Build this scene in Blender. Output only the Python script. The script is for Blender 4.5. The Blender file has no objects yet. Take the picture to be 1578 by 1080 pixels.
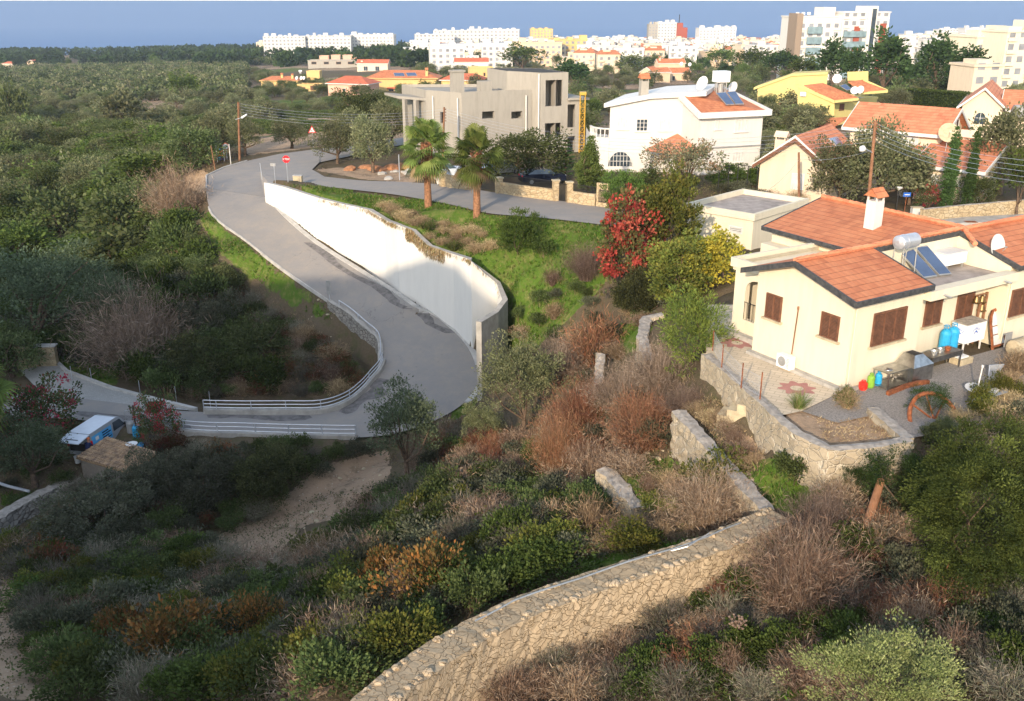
import bpy, math, random
import numpy as np
from mathutils import Vector
from mathutils.geometry import delaunay_2d_cdt
random.seed(7); rng=np.random.RandomState(7)
SC=bpy.context.scene; COL=SC.collection
# ---------------------------------------------------------------- camera, world, sun
FOC=1480.; YH=-7.
PITCH=math.atan((540-YH)/FOC); SPi,CPi=math.sin(PITCH),math.cos(PITCH)
cam=bpy.data.cameras.new('camera'); cam.sensor_width=36; cam.lens=FOC/1578*36
cam.clip_start=.5; cam.clip_end=20000
co=bpy.data.objects.new('camera',cam); COL.objects.link(co); co.rotation_euler=(math.pi/2-PITCH,0,0); SC.camera=co
SUN_EL=math.radians(19.5); SUN_AZ=math.radians(200.5)   # azimuth clockwise from +Y, towards the sun
W=bpy.data.worlds.new('World'); SC.world=W; W.use_nodes=True
nt=W.node_tree; sky=nt.nodes.new('ShaderNodeTexSky'); sky.sky_type='NISHITA'; sky.sun_disc=False
sky.sun_elevation=SUN_EL; sky.sun_rotation=SUN_AZ; sky.altitude=100
bgn=nt.nodes['Background']; bgn.inputs[1].default_value=.15; hsv=nt.nodes.new('ShaderNodeHueSaturation'); hsv.inputs['Saturation'].default_value=.72; nt.links.new(sky.outputs[0],hsv.inputs['Color']); nt.links.new(hsv.outputs[0],bgn.inputs[0])
SD=Vector((math.sin(SUN_AZ)*math.cos(SUN_EL),math.cos(SUN_AZ)*math.cos(SUN_EL),math.sin(SUN_EL)))
sl=bpy.data.lights.new('sun','SUN'); sl.energy=2.15; sl.angle=math.radians(.55); sl.color=(1,.81,.60)
so=bpy.data.objects.new('sun',sl); COL.objects.link(so); so.rotation_euler=SD.to_track_quat('Z','Y').to_euler()
SC.view_settings.view_transform='Standard'; SC.view_settings.look='None'; SC.view_settings.gamma=1
SC.view_settings.exposure=1.43
SC.cycles.max_bounces=5; SC.cycles.transparent_max_bounces=6; SC.cycles.volume_bounces=0
# ---------------------------------------------------------------- pixel (1578x1080) -> world
def ray(x,y):
    a=(x-789)/FOC; b=-(y-540)/FOC
    return (a, CPi+b*SPi, -SPi+b*CPi)
def P(x,y,z):
    r=ray(x,y); t=z/r[2]; return Vector((r[0]*t,r[1]*t,z))
def D(x,y,Y):
    r=ray(x,y); t=Y/r[1]; return Vector((r[0]*t,Y,r[2]*t))
def pix(X,Y,Z):
    d=Y*CPi-Z*SPi; return (789+FOC*X/d, 540-FOC*(Y*SPi+Z*CPi)/d, d)
class Fr:      # local frame: u heading az, v to its left
    def __init__(s,o,az):
        s.o=Vector(o); a=math.radians(az); s.az=az; s.u=(math.sin(a),math.cos(a)); s.v=(-s.u[1],s.u[0])
    def loc(s,x,y):
        r=ray(x,y); d=lambda p,q:p[0]*q[0]+p[1]*q[1]
        return d(r,s.u),d(r,s.v),r[2],-d(s.o,s.u),-d(s.o,s.v),-s.o[2]
    def onu(s,x,y,u):
        a,b,c,p,q,o=s.loc(x,y); t=(u-p)/a; return (u,q+t*b,o+t*c)
    def onv(s,x,y,v):
        a,b,c,p,q,o=s.loc(x,y); t=(v-q)/b; return (p+t*a,v,o+t*c)
    def onz(s,x,y,z):
        a,b,c,p,q,o=s.loc(x,y); t=(z-o)/c; return (p+t*a,q+t*b,z)
    def w(s,u,v,z): return Vector((s.o[0]+u*s.u[0]+v*s.v[0],s.o[1]+u*s.u[1]+v*s.v[1],s.o[2]+z))
# ---------------------------------------------------------------- materials
def _n(nt,t,**k):
    n=nt.nodes.new(t)
    for a,b in k.items(): setattr(n,a,b)
    return n
def newmat(name):
    m=bpy.data.materials.new(name); m.use_nodes=True; nt=m.node_tree; b=nt.nodes['Principled BSDF']
    return m,nt,b
def rampc(nt,src,stops):
    r=_n(nt,'ShaderNodeValToRGB'); e=r.color_ramp.elements
    while len(e)<len(stops): e.new(.5)
    for i,(p,c) in enumerate(stops):
        e[i].position=p; e[i].color=(*c,1)
    nt.links.new(src,r.inputs[0]); return r.outputs[0]
def mixc(nt,f,a,b,mode='MIX'):
    m=_n(nt,'ShaderNodeMix',data_type='RGBA',blend_type=mode)
    if isinstance(f,(int,float)): m.inputs[0].default_value=f
    else: nt.links.new(f,m.inputs[0])
    for i,v in ((6,a),(7,b)):
        if isinstance(v,tuple): m.inputs[i].default_value=(*v,1)
        else: nt.links.new(v,m.inputs[i])
    return m.outputs[2]
def noise(nt,scale,detail=5,rough=.6,vec=None,dist=0):
    n=_n(nt,'ShaderNodeTexNoise'); n.inputs['Scale'].default_value=scale; n.inputs['Detail'].default_value=detail
    n.inputs['Roughness'].default_value=rough; n.inputs['Distortion'].default_value=dist
    if vec is None:
        g=_n(nt,'ShaderNodeNewGeometry'); vec=g.outputs['Position']
    nt.links.new(vec,n.inputs['Vector']); return n.outputs['Fac']
def bump(nt,b,h,strength=.5,dist=.05):
    n=_n(nt,'ShaderNodeBump'); n.inputs['Strength'].default_value=strength; n.inputs['Distance'].default_value=dist
    nt.links.new(h,n.inputs['Height']); nt.links.new(n.outputs[0],b.inputs['Normal'])
def pm(name,c,var=.12,scale=2.,rough=.85,metal=0,bm=.0,c2=None,sp=.3):
    m,nt,b=newmat(name)
    if c2 is None: c2=tuple(v*(1-var*2.2) for v in c)
    f=noise(nt,scale)
    nt.links.new(rampc(nt,f,[(.3,c2),(.65,c)]),b.inputs['Base Color'])
    b.inputs['Roughness'].default_value=rough; b.inputs['Metallic'].default_value=metal; b.inputs['Specular IOR Level'].default_value=sp
    if bm: bump(nt,b,noise(nt,scale*9),bm,.03)
    return m
def stucco(name,c,dirt=.12):
    m,nt,b=newmat(name); g=_n(nt,'ShaderNodeNewGeometry')
    mp=_n(nt,'ShaderNodeMapping'); mp.inputs['Scale'].default_value=(1.6,1.6,.25); nt.links.new(g.outputs['Position'],mp.inputs[0])
    st=noise(nt,1.3,6,.7,mp.outputs[0]); f=noise(nt,.7,4)
    a=mixc(nt,f,tuple(v*(1-dirt) for v in c),c)
    col=rampc(nt,st,[(.33,tuple(v*(1-dirt*1.5) for v in c)),(.55,c)])
    nt.links.new(mixc(nt,.5,a,col),b.inputs['Base Color']); b.inputs['Roughness'].default_value=.92; b.inputs['Specular IOR Level'].default_value=.15
    bump(nt,b,noise(nt,30,3),.15,.01); return m
def stonemat(name,cols,scale=2.6,mortar=(.32,.27,.2),mw=.055,bs=.8,dist=.35):
    m,nt,b=newmat(name); g=_n(nt,'ShaderNodeNewGeometry')
    nz=_n(nt,'ShaderNodeTexNoise'); nz.inputs['Scale'].default_value=1.5; nt.links.new(g.outputs['Position'],nz.inputs['Vector'])
    vv=_n(nt,'ShaderNodeVectorMath',operation='MULTIPLY_ADD'); vv.inputs[1].default_value=(dist,)*3
    nt.links.new(nz.outputs['Color'],vv.inputs[0]); nt.links.new(g.outputs['Position'],vv.inputs[2])
    mp=_n(nt,'ShaderNodeMapping'); mp.inputs['Scale'].default_value=(1,1,1.5); nt.links.new(vv.outputs[0],mp.inputs[0])
    v1=_n(nt,'ShaderNodeTexVoronoi'); v1.inputs['Scale'].default_value=scale
    v2=_n(nt,'ShaderNodeTexVoronoi',feature='DISTANCE_TO_EDGE'); v2.inputs['Scale'].default_value=scale
    for v in (v1,v2): nt.links.new(mp.outputs[0],v.inputs['Vector'])
    sx=_n(nt,'ShaderNodeSeparateColor'); nt.links.new(v1.outputs['Color'],sx.inputs[0])
    sc=rampc(nt,sx.outputs[0],[(i/(len(cols)-1),c) for i,c in enumerate(cols)])
    fn=noise(nt,7,6,.7); sc=mixc(nt,.55,sc,mixc(nt,fn,tuple(v*.45 for v in cols[0]),cols[-1]))
    er=_n(nt,'ShaderNodeValToRGB'); er.color_ramp.elements[0].position=mw*.35; er.color_ramp.elements[1].position=mw*1.4
    nt.links.new(v2.outputs['Distance'],er.inputs[0])
    nt.links.new(mixc(nt,er.outputs[0],mortar,sc),b.inputs['Base Color'])
    b.inputs['Roughness'].default_value=.95; b.inputs['Specular IOR Level'].default_value=.1
    ad=_n(nt,'ShaderNodeMath',operation='MULTIPLY_ADD'); ad.inputs[1].default_value=.5; nt.links.new(fn,ad.inputs[0]); nt.links.new(er.outputs[0],ad.inputs[2])
    bump(nt,b,ad.outputs[0],bs,.06); return m
def tilemat(name,c1,c2,c3,tw=.3,th=.36,seed=0.):
    """clay tiles: uv in metres, u along the eave, v up the slope"""
    m,nt,b=newmat(name); uv=_n(nt,'ShaderNodeUVMap'); sx=_n(nt,'ShaderNodeSeparateXYZ'); nt.links.new(uv.outputs[0],sx.inputs[0])
    def M(op,a,bb=None):
        n=_n(nt,'ShaderNodeMath',operation=op)
        for i,v in enumerate((a,bb)):
            if v is None: continue
            if isinstance(v,(int,float)): n.inputs[i].default_value=v
            else: nt.links.new(v,n.inputs[i])
        return n.outputs[0]
    wob=M('MULTIPLY',noise(nt,.8,2,.5),.10)
    vv=M('DIVIDE',M('ADD',sx.outputs[1],wob),th); uu=M('DIVIDE',sx.outputs[0],tw)
    fv=M('FRACT',vv); fu=M('FRACT',uu)
    cx=_n(nt,'ShaderNodeCombineXYZ'); nt.links.new(M('FLOOR',uu),cx.inputs[0]); nt.links.new(M('FLOOR',vv),cx.inputs[1]); cx.inputs[2].default_value=seed
    wn=_n(nt,'ShaderNodeTexWhiteNoise'); nt.links.new(cx.outputs[0],wn.inputs[0])
    col=rampc(nt,wn.outputs['Value'],[(0,c3),(.35,c1),(.75,c2),(1,c1)])
    big=noise(nt,.5,8,.75); col=mixc(nt,.55,col,rampc(nt,big,[(.3,c3),(.6,c2)])); col=mixc(nt,rampc(nt,noise(nt,1.7,9,.8),[(.56,(0,0,0)),(.70,(.5,.5,.5))]),col,tuple(v*.45 for v in c3))
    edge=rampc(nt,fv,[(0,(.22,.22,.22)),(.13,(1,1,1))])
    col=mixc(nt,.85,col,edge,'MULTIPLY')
    nt.links.new(col,b.inputs['Base Color']); b.inputs['Roughness'].default_value=.85; b.inputs['Specular IOR Level'].default_value=.2
    wave=M('ABSOLUTE',M('SUBTRACT',fu,.5)); h=M('ADD',M('MULTIPLY',wave,-.35),M('MULTIPLY',fv,-1.))
    bump(nt,b,h,.7,.07); return m
def emitless(name,c,rough=.5,metal=0): return pm(name,c,.04,3,rough,metal)
M={}
M['cream']=stucco('cream_stucco',(.66,.595,.455),.12); M['white']=stucco('white_stucco',(.60,.58,.54),.10); M['wallwhite']=stucco('white_retaining_paint',(.68,.66,.61),.06)
M['peach']=stucco('peach_stucco',(.62,.48,.33)); M['yellow']=stucco('yellow_stucco',(.56,.47,.19)); M['orange']=stucco('orange_stucco',(.60,.42,.18)); M['pink']=stucco('pink_stucco',(.62,.38,.28))
M['pcream']=stucco('pale_cream_stucco',(.62,.52,.39),.12); M['plinth']=pm('plinth_cement',(.42,.40,.36),.15,3,.9,bm=.3)
M['concrete']=stucco('raw_concrete',(.34,.315,.27),.16); M['conc2']=pm('concrete',(.40,.38,.34),.15,1.5,.9,bm=.25); M['conc_dark']=pm('dark_concrete',(.22,.21,.20),.2,1.2,.9,bm=.3)
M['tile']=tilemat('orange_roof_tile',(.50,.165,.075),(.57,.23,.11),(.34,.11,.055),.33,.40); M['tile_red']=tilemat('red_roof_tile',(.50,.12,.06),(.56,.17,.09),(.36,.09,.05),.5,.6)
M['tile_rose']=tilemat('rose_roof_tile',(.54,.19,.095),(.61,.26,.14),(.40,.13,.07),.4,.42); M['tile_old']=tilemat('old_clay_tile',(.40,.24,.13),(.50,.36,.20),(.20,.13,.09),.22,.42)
M['fascia']=pm('black_fascia',(.03,.032,.035),.3,6,.6,c2=(.08,.08,.08)); M['trim']=pm('white_trim',(.64,.62,.58),.05,3,.6)
M['wood']=pm('brown_shutter_wood',(.18,.08,.045),.2,5,.6); M['woodpole']=pm('pole_wood',(.26,.13,.07),.2,2,.85,bm=.3); M['glass']=pm('window_glass',(.05,.07,.09),.2,1,.08,sp=.8)
M['void']=pm('dark_interior',(.05,.045,.04),.2,2,.95); M['curtain']=pm('pale_curtain',(.55,.55,.52),.1,3,.8); M['flat']=pm('flat_roof_cement',(.38,.33,.29),.18,1.5,.9,bm=.2)
M['steel']=pm('stainless_steel',(.55,.54,.52),.2,4,.35,1.); M['galv']=pm('galvanised_rail',(.55,.57,.60),.08,4,.45,.6); M['rust']=pm('rusty_iron',(.30,.10,.04),.3,6,.85,bm=.3); M['iron']=pm('black_iron',(.03,.03,.03),.2,5,.6)
M['alu']=pm('dull_aluminium',(.50,.50,.48),.1,4,.45,.7); M['panel']=pm('solar_glass',(.07,.11,.20),.15,1,.12,sp=.9); M['bluegas']=pm('blue_gas_paint',(.03,.34,.62),.1,6,.4); M['redgas']=pm('red_gas_paint',(.65,.03,.02),.1,6,.35)
M['greengas']=pm('green_gas_paint',(.22,.42,.05),.1,6,.4); M['dish']=pm('dish_grey',(.62,.62,.60),.05,3,.5); M['red']=pm('sign_red',(.70,.02,.03),.05,5,.4); M['signwhite']=pm('sign_white',(.74,.74,.72),.03,5,.4)
M['purple']=pm('sign_purple',(.08,.03,.10),.1,5,.5); M['signorange']=pm('sign_orange',(.60,.16,.05),.1,5,.5); M['blue']=pm('sign_blue',(.03,.12,.45),.05,5,.4); M['lblue']=pm('sky_blue_vinyl',(.10,.42,.75),.05,3,.4)
M['ymetal']=pm('yellow_scaffold_paint',(.55,.33,.05),.12,5,.5); M['vanw']=pm('van_white',(.62,.68,.74),.04,3,.3,sp=.5); M['vang']=pm('van_grey',(.36,.38,.40),.06,3,.3,sp=.5); M['black']=pm('black_rubber',(.02,.02,.02),.1,6,.7)
M['navy']=pm('navy_paint',(.010,.014,.03),.1,3,.2,sp=.7); M['silver']=pm('silver_paint',(.45,.47,.48),.05,3,.25,.5); M['skin']=pm('skin',(.42,.22,.14),.1,8,.6); M['navycloth']=pm('navy_cloth',(.02,.03,.09),.2,9,.9)
M['kerb']=pm('kerb_concrete',(.50,.48,.44),.15,1.4,.9,bm=.3); M['tank']=pm('grey_tank',(.34,.34,.33),.12,3,.5,.2); M['trunk']=pm('bark',(.16,.11,.075),.3,5,.95,bm=.5); M['twig']=pm('dry_twig',(.22,.15,.11),.2,8,.95)
M['palmtrunk']=pm('palm_trunk',(.34,.17,.09),.25,6,.95,bm=.6); M['stone']=stonemat('field_stone',[(.30,.24,.17),(.48,.40,.28),(.40,.32,.22),(.54,.47,.35)],2.3,(.50,.44,.34),.05)
M['stone_y']=stonemat('yellow_rubble',[(.44,.33,.21),(.52,.41,.27),(.48,.37,.24),(.57,.46,.32)],3.4,(.34,.25,.15),.03,1.,1.1); M['stone_g']=stonemat('grey_rubble',[(.20,.19,.17),(.36,.34,.30),(.28,.26,.23),(.44,.41,.36)],2.6,(.15,.13,.11),.06,1.)
M['stone_gate']=stonemat('gate_stone',[(.40,.28,.15),(.58,.45,.27),(.50,.37,.21),(.60,.50,.34)],2.4,(.34,.26,.16),.04)
M['cap']=pm('wall_cap_mortar',(.40,.36,.31),.22,4,.95,bm=.6); M['block']=pm('cut_limestone',(.50,.42,.28),.15,3,.9,bm=.3)
# ---------------------------------------------------------------- mesh builder
def uvdir(pts):
    a,b,c=pts[0],pts[1],pts[2]; n=(b-a).cross(c-a)
    if n.length<1e-9: return None
    n.normalize()
    if abs(n.z)>.999: return Vector((1,0,0)),Vector((0,1,0))
    u=Vector((0,0,1)).cross(n).normalized(); return u,n.cross(u)
class MB:
    def __init__(s): s.v=[]; s.f=[]; s.uv=[]; s.mi=[]; s.k=0
    def mat(s,k): s.k=k; return s
    def poly(s,pts,flip=False):
        pts=[Vector(p) for p in pts]
        if flip: pts=pts[::-1]
        i=len(s.v); s.v+=pts; s.f.append(tuple(range(i,i+len(pts)))); s.mi.append(s.k)
        d=uvdir(pts) or (Vector((1,0,0)),Vector((0,1,0)))
        s.uv+=[(p.dot(d[0]),p.dot(d[1])) for p in pts]; return s
    def hexa(s,b,t):   # bottom 4, top 4 (ccw)
        s.poly(b[::-1]); s.poly(t)
        for i in range(len(b)):
            j=(i+1)%len(b); s.poly([b[i],b[j],t[j],t[i]])
        return s
    def box(s,fr,u0,u1,v0,v1,z0,z1):
        c=[(u0,v0),(u1,v0),(u1,v1),(u0,v1)]
        return s.hexa([fr.w(a,b,z0) for a,b in c],[fr.w(a,b,z1) for a,b in c])
    def bx(s,c,sx,sy,sz,rz=0):   # centre-bottom world box
        fr=Fr(c,90-math.degrees(rz)); return s.box(fr,-sx/2,sx/2,-sy/2,sy/2,0,sz)
    def slab(s,pts,th):    # roof plane with thickness below
        pts=[Vector(p) for p in pts]; n=(pts[1]-pts[0]).cross(pts[2]-pts[0]).normalized()
        if n.z<0: pts=pts[::-1]
        b=[p-Vector((0,0,th)) for p in pts]; return s.hexa(b,pts)
    def tube(s,path,r,n=6,cap=True,r2=None):
        path=[Vector(p) for p in path]; m=len(path); rings=[]
        up=Vector((0,0,1))
        for i,p in enumerate(path):
            d=(path[min(i+1,m-1)]-path[max(i-1,0)]).normalized()
            a=up if abs(d.dot(up))<.95 else Vector((1,0,0)); x=d.cross(a).normalized(); y=x.cross(d)
            rr=r if r2 is None else r+(r2-r)*i/(m-1)
            if isinstance(r,(list,tuple)): rr=r[i]
            rings.append([p+(x*math.cos(2*math.pi*k/n)+y*math.sin(2*math.pi*k/n))*rr for k in range(n)])
        for i in range(m-1):
            for k in range(n):
                l=(k+1)%n; s.poly([rings[i][k],rings[i+1][k],rings[i+1][l],rings[i][l]],True)
        if cap: s.poly(rings[0]); s.poly(rings[-1],True)
        return s
    def lathe(s,c,prof,n=14,axis=Vector((0,0,1))):   # prof [(r,h)]
        c=Vector(c); q=Vector((0,0,1)).rotation_difference(Vector(axis).normalized())
        R=[[c+q@Vector((r*math.cos(2*math.pi*k/n),r*math.sin(2*math.pi*k/n),h)) for k in range(n)] for r,h in prof]
        for i in range(len(R)-1):
            for k in range(n):
                l=(k+1)%n; s.poly([R[i][k],R[i][l],R[i+1][l],R[i+1][k]])
        s.poly(R[0][::-1]); s.poly(R[-1]); return s
    def build(s,name,mats,parent=None,smooth=False,merge=False):
        v=np.array([tuple(p) for p in s.v])
        if parent is None:
            o=Vector(((v[:,0].min()+v[:,0].max())/2,(v[:,1].min()+v[:,1].max())/2,v[:,2].min()))
        else: o=wloc(parent)
        me=bpy.data.meshes.new(name); me.from_pydata([tuple(Vector(p)-o) for p in s.v],[],s.f)
        ul=me.uv_layers.new(name='UVMap'); ul.data.foreach_set('uv',np.array(s.uv,dtype=np.float32).ravel())
        if not isinstance(mats,(list,tuple)): mats=[mats]
        for m in mats: me.materials.append(M[m] if isinstance(m,str) else m)
        me.polygons.foreach_set('material_index',s.mi)
        if smooth: me.polygons.foreach_set('use_smooth',[True]*len(s.f))
        if merge:
            import bmesh
            b=bmesh.new(); b.from_mesh(me); bmesh.ops.remove_doubles(b,verts=b.verts,dist=.0005); b.to_mesh(me); b.free()
        ob=bpy.data.objects.new(name,me); COL.objects.link(ob)
        if parent is not None:
            ob.parent=parent; ob['_w']=tuple(o); ob.location=(0,0,0)
        else: ob.location=o; ob['_w']=tuple(o)
        return ob
WL={}
def wloc(o): return Vector(o['_w'])
def thing(name,label,cat,loc,group=None):
    o=bpy.data.objects.new(name,None); COL.objects.link(o); o.location=loc; o['_w']=tuple(loc); o.empty_display_size=.3
    o['label']=label; o['category']=cat
    if group: o['group']=group
    return o
def tag(o,label,cat,group=None):
    o['label']=label; o['category']=cat
    if group: o['group']=group
    return o
def struct(o,label=None):
    o['kind']='structure'
    if label: o['label']=label
    return o
def npmesh(name,V,Fa,mats,col=None,mi=None,loc=(0,0,0),parent=None,smooth=False,link=True):
    """V (n,3); Fa (m,3|4)"""
    me=bpy.data.meshes.new(name); k=Fa.shape[1]; m=len(Fa)
    me.vertices.add(len(V)); me.vertices.foreach_set('co',np.ascontiguousarray(V,dtype=np.float32).ravel())
    me.loops.add(m*k); me.loops.foreach_set('vertex_index',np.ascontiguousarray(Fa,dtype=np.int32).ravel())
    me.polygons.add(m); me.polygons.foreach_set('loop_start',np.arange(0,m*k,k,dtype=np.int32))
    if mi is not None: me.polygons.foreach_set('material_index',np.ascontiguousarray(mi,dtype=np.int32))
    if smooth: me.polygons.foreach_set('use_smooth',np.ones(m,dtype=bool))
    me.update(calc_edges=True)
    if col is not None:
        a=me.color_attributes.new('Col','FLOAT_COLOR','POINT'); c=np.ones((len(V),4),dtype=np.float32); c[:,:3]=col; a.data.foreach_set('color',c.ravel())
    for mm in mats: me.materials.append(M[mm] if isinstance(mm,str) else mm)
    if not link: return me
    ob=bpy.data.objects.new(name,me); COL.objects.link(ob); ob.location=loc
    ob['_w']=tuple(loc)
    if parent is not None: ob.parent=parent
    return ob
# ---------------------------------------------------------------- terrain, roads (structure)
def LIN(x,xs,ys): return float(np.interp(x,xs,ys))
# descending road cross-sections: left px, right px, z
ROAD_A=[((317,290),(408,303),-18.9),((328,330),(440,337),-19.9),((380,370),(484,374),-21.1),((430,409),(548,415),-22.3),((478,443),(606,451),-23.3),
 ((508,463),(638,473),-24.0),((540,483),(668,486),-24.6),((566,505),(690,503),-25.2),((585,522),(712,524),-25.8),((589,542),(726,545),-26.3),((588,558),(735,572),-26.8),((582,574),(734,596),-27.2),((570,588),(716,620),-27.6),
 ((554,606),(680,643),-28.0),((530,624),(630,662),-28.3),((495,635),(570,673),-28.5),((442,636),(470,673),-28.5),((356,636),(370,670),-28.5),((280,633),(300,668),-28.5),((223,626),(220,658),-28.6),((127,614),(114,646),-28.8),((68,607),(20,642),-29.),((-40,600),(-100,640),-29.2)]
ROAD_B=[((1016,328),(1012,357),-17.),((943,320),(936,347),-17.),((862,309),(841,336),-17.),((800,302),(790,332),-17.),((765,297),(750,328),-17.),((715,289),(716,320),-17.05),((679,284),(684,313),-17.1),((616,280),(610,300),-17.2),((558,278),(542,292),-17.35),((500,272),(481,285),-17.5)]
JUNC=[(408,303,-18.9),(317,290,-18.9),(317,271,-18.8),(345,258,-18.5),(380,248,-18.3),(431,237,-18.2),(494,229,-18.2),(492,250,-18.),(481,261,-17.9),(500,272,-17.5),(481,285,-17.5),(433,281,-17.7),(415,283,-17.9)]
ROAD_C=[((494,229),(492,250),-18.1),((560,221),(560,236),-18.3),((620,212),(620,223),-18.6),((690,207),(690,217),-19.)]
ROAD_D=[((1425,338),(1425,362),-16.6),((1500,335),(1500,366),-16.6),((1640,322),(1640,372),-16.6)]
def strip(sec,n=4):
    A=[P(*a,z) for a,b,z in sec]; B=[P(*b,z) for a,b,z in sec]
    def cr(p,i,t):
        p0=p[max(i-1,0)];p1=p[i];p2=p[i+1];p3=p[min(i+2,len(p)-1)]
        return .5*((2*p1)+(p2-p0)*t+(2*p0-5*p1+4*p2-p3)*t*t+(3*p1-p0-3*p2+p3)*t**3)
    LA,LB=[],[]
    for i in range(len(A)-1):
        for k in range(n):
            LA.append(cr(A,i,k/n)); LB.append(cr(B,i,k/n))
    LA.append(A[-1]); LB.append(B[-1]); return LA,LB
SA=strip(ROAD_A); SB=strip(ROAD_B); SC_=strip(ROAD_C); SD_=strip(ROAD_D)
# white wall: base line and top line
WB=[(409,308,-18.95),(443,332,-19.75),(492,369,-21.),(558,406,-22.3),(596,434,-23.1),(616,453,-23.5),(640,465,-23.9),(701,507,-25.3),(728,533,-25.9)]
WT=[(409,281),(441,289),(487,304),(522,313),(568,323),(596,340),(636,355),(659,378),(694,390),(720,398),(755,423),(767,432)]
wbase=[P(*q) for q in WB]
def coltop(p):
    z=p.z+4
    for _ in range(12):
        xx,_y,_d=pix(p.x,p.y,z); y=LIN(xx,[q[0] for q in WT],[q[1] for q in WT]); z=D(xx,y,p.y).z
    return z
_pl=[]
for i in range(len(wbase)-1):
    for k in range(5): _pl.append(wbase[i].lerp(wbase[i+1],k/5))
_pl.append(wbase[-1])
wall_base=[(p,coltop(p)) for p in _pl]
q1=P(774,461,-21.3); e1=P(735,608,-27.); ez=D(744,495,e1.y).z
m0=Vector((P(765,436,-21.).x,P(765,436,-21.).y,-26.2))
last=wall_base[-1][0]
for p,zt in [(m0,-21.),(Vector((q1.x,q1.y,-26.5)),-21.3),(Vector((q1.x*.55+e1.x*.45+.15,q1.y*.55+e1.y*.45,-26.8)),-21.55),(Vector((e1.x,e1.y,-27.2)),ez)]: wall_base.append((p,zt))
CP=[] # control points
def cp(*l):
    for x,y,z in l: CP.append(tuple(P(x,y,z)))
def cw(*l): CP.extend(l)
for S in (SA,SB,SC_,SD_):
    for L in S: CP+= [(p.x,p.y,p.z-.06) for p in L[::2]]
cp(*[(x,y,z-.06) for x,y,z in JUNC])
# outward normal of the white wall (towards the upper side)
def offs(path,d):
    o=[]
    for i,p in enumerate(path):
        t=(path[min(i+1,len(path)-1)]-path[max(i-1,0)]); t.z=0; t.normalize(); o.append(Vector((p.x-t.y*d,p.y+t.x*d,p.z)))
    return o
wp=[p for p,_ in wall_base]; wo=offs(wp,.9)
for i,(p,(b,zt)) in enumerate(zip(wo,wall_base)):
    n=len(wall_base)
    drop=0 if i<n-4 else (1.0,2.2,3.4,4.6)[i-(n-4)]
    if i>2: CP.append((p.x,p.y,zt-.12-drop))
    else: CP.append((p.x,p.y,zt-.05))
for p in offs(wp,.36)[1:]: CP.append((p.x,p.y,p.z-.25))
for _i,_p in enumerate(offs([SA[0][i] for i in range(20,41)],-.8)): CP.append((_p.x,_p.y,_p.z-float(np.interp(_i,[0,4,14,20],[1.2,2.7,2.5,1.6]))))
for _p in offs([SA[0][i] for i in range(41,71)],-.7): CP.append((_p.x,_p.y,_p.z-1.1))
cp((300,340,-20.3),(340,400,-22.3),(400,440,-24.3),(450,480,-25.6),(486,480,-25.1),
 (512,528,-26.7),(545,552,-27.),(570,580,-27.7),(480,540,-27.1),(420,560,-28.1),(340,590,-29.3),(450,610,-29.3),(540,592,-28.4),(558,586,-28.1),(345,620,-29.4),(450,621,-29.4),(500,618,-29.4),
 (300,560,-29.6),(250,600,-29.6),(200,590,-29.4),(120,560,-29.2),(60,540,-29.1),(0,560,-29.4),
 (350,480,-26.8),(300,430,-25.2),(280,380,-23.3),(290,300,-20.3),(200,500,-29.5),(100,500,-30),(0,480,-29.5),(150,430,-28.5),(250,340,-24.5),(150,350,-27),(0,380,-29),
 (200,290,-24.5),(100,280,-27),(0,290,-29),(250,240,-22.5),(150,240,-27),(50,230,-31),(300,210,-23.5),(200,200,-28.5),(350,220,-20.5),(450,210,-19.6),(550,200,-20),(640,205,-19.5),
 (300,262,-19.6),(360,235,-19.),(340,245,-19.),
 (620,690,-30.),(560,692,-30.),(450,690,-29.9),(350,690,-29.9),(290,682,-29.7),(600,705,-29.7),(570,720,-29.8),(500,760,-30.2),(430,800,-30.5),(350,850,-30.4),(560,780,-29),(690,668,-28.8),(640,690,-29.4),
 (140,720,-30.),(240,700,-29.8),(60,720,-30.2),(180,780,-31),(60,770,-31.2),(0,770,-31.2),(110,668,-29.6),(240,672,-29.3),(0,845,-32.2),(100,795,-32.),
 (80,850,-31.3),(150,900,-29.5),(300,900,-28.8),(450,880,-28),(0,950,-28),(0,1080,-24),(200,1000,-27),(200,1080,-24),(400,1000,-24.5),(400,1080,-22),(500,950,-24.5),(550,880,-26),(650,850,-24.5),(650,800,-26),(750,780,-25),(700,740,-27),
 (800,720,-25.5),(750,660,-27.2),(745,625,-27.6),(720,640,-28.),
 (700,360,-18.7),(650,330,-17.5),(800,370,-18.3),(900,370,-17.8),(800,420,-19.9),(805,470,-22),(800,520,-24),(785,560,-25.8),(775,600,-26.9),(850,400,-19),(870,450,-20.3),(850,500,-22.2),(830,560,-24.3),(900,480,-20.7),(900,530,-22.2),(950,430,-18.4),
 (940,400,-17.6),(960,520,-20.6),(900,600,-23.3),(850,640,-24.8),(900,680,-23.3),(850,750,-24),(800,800,-23.3),(700,900,-21.7),(620,960,-21.2),(560,1010,-20.7),(500,1060,-20.7),(870,830,-21),(900,868,-19.9),(800,900,-20.6),(740,940,-20.6),(1000,840,-19.6),
 (960,640,-20.7),(935,600,-21.2),(1000,480,-18.2),(1060,440,-17.2),(1000,400,-17.1),(1050,500,-17.),(1080,520,-16.6))
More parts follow.
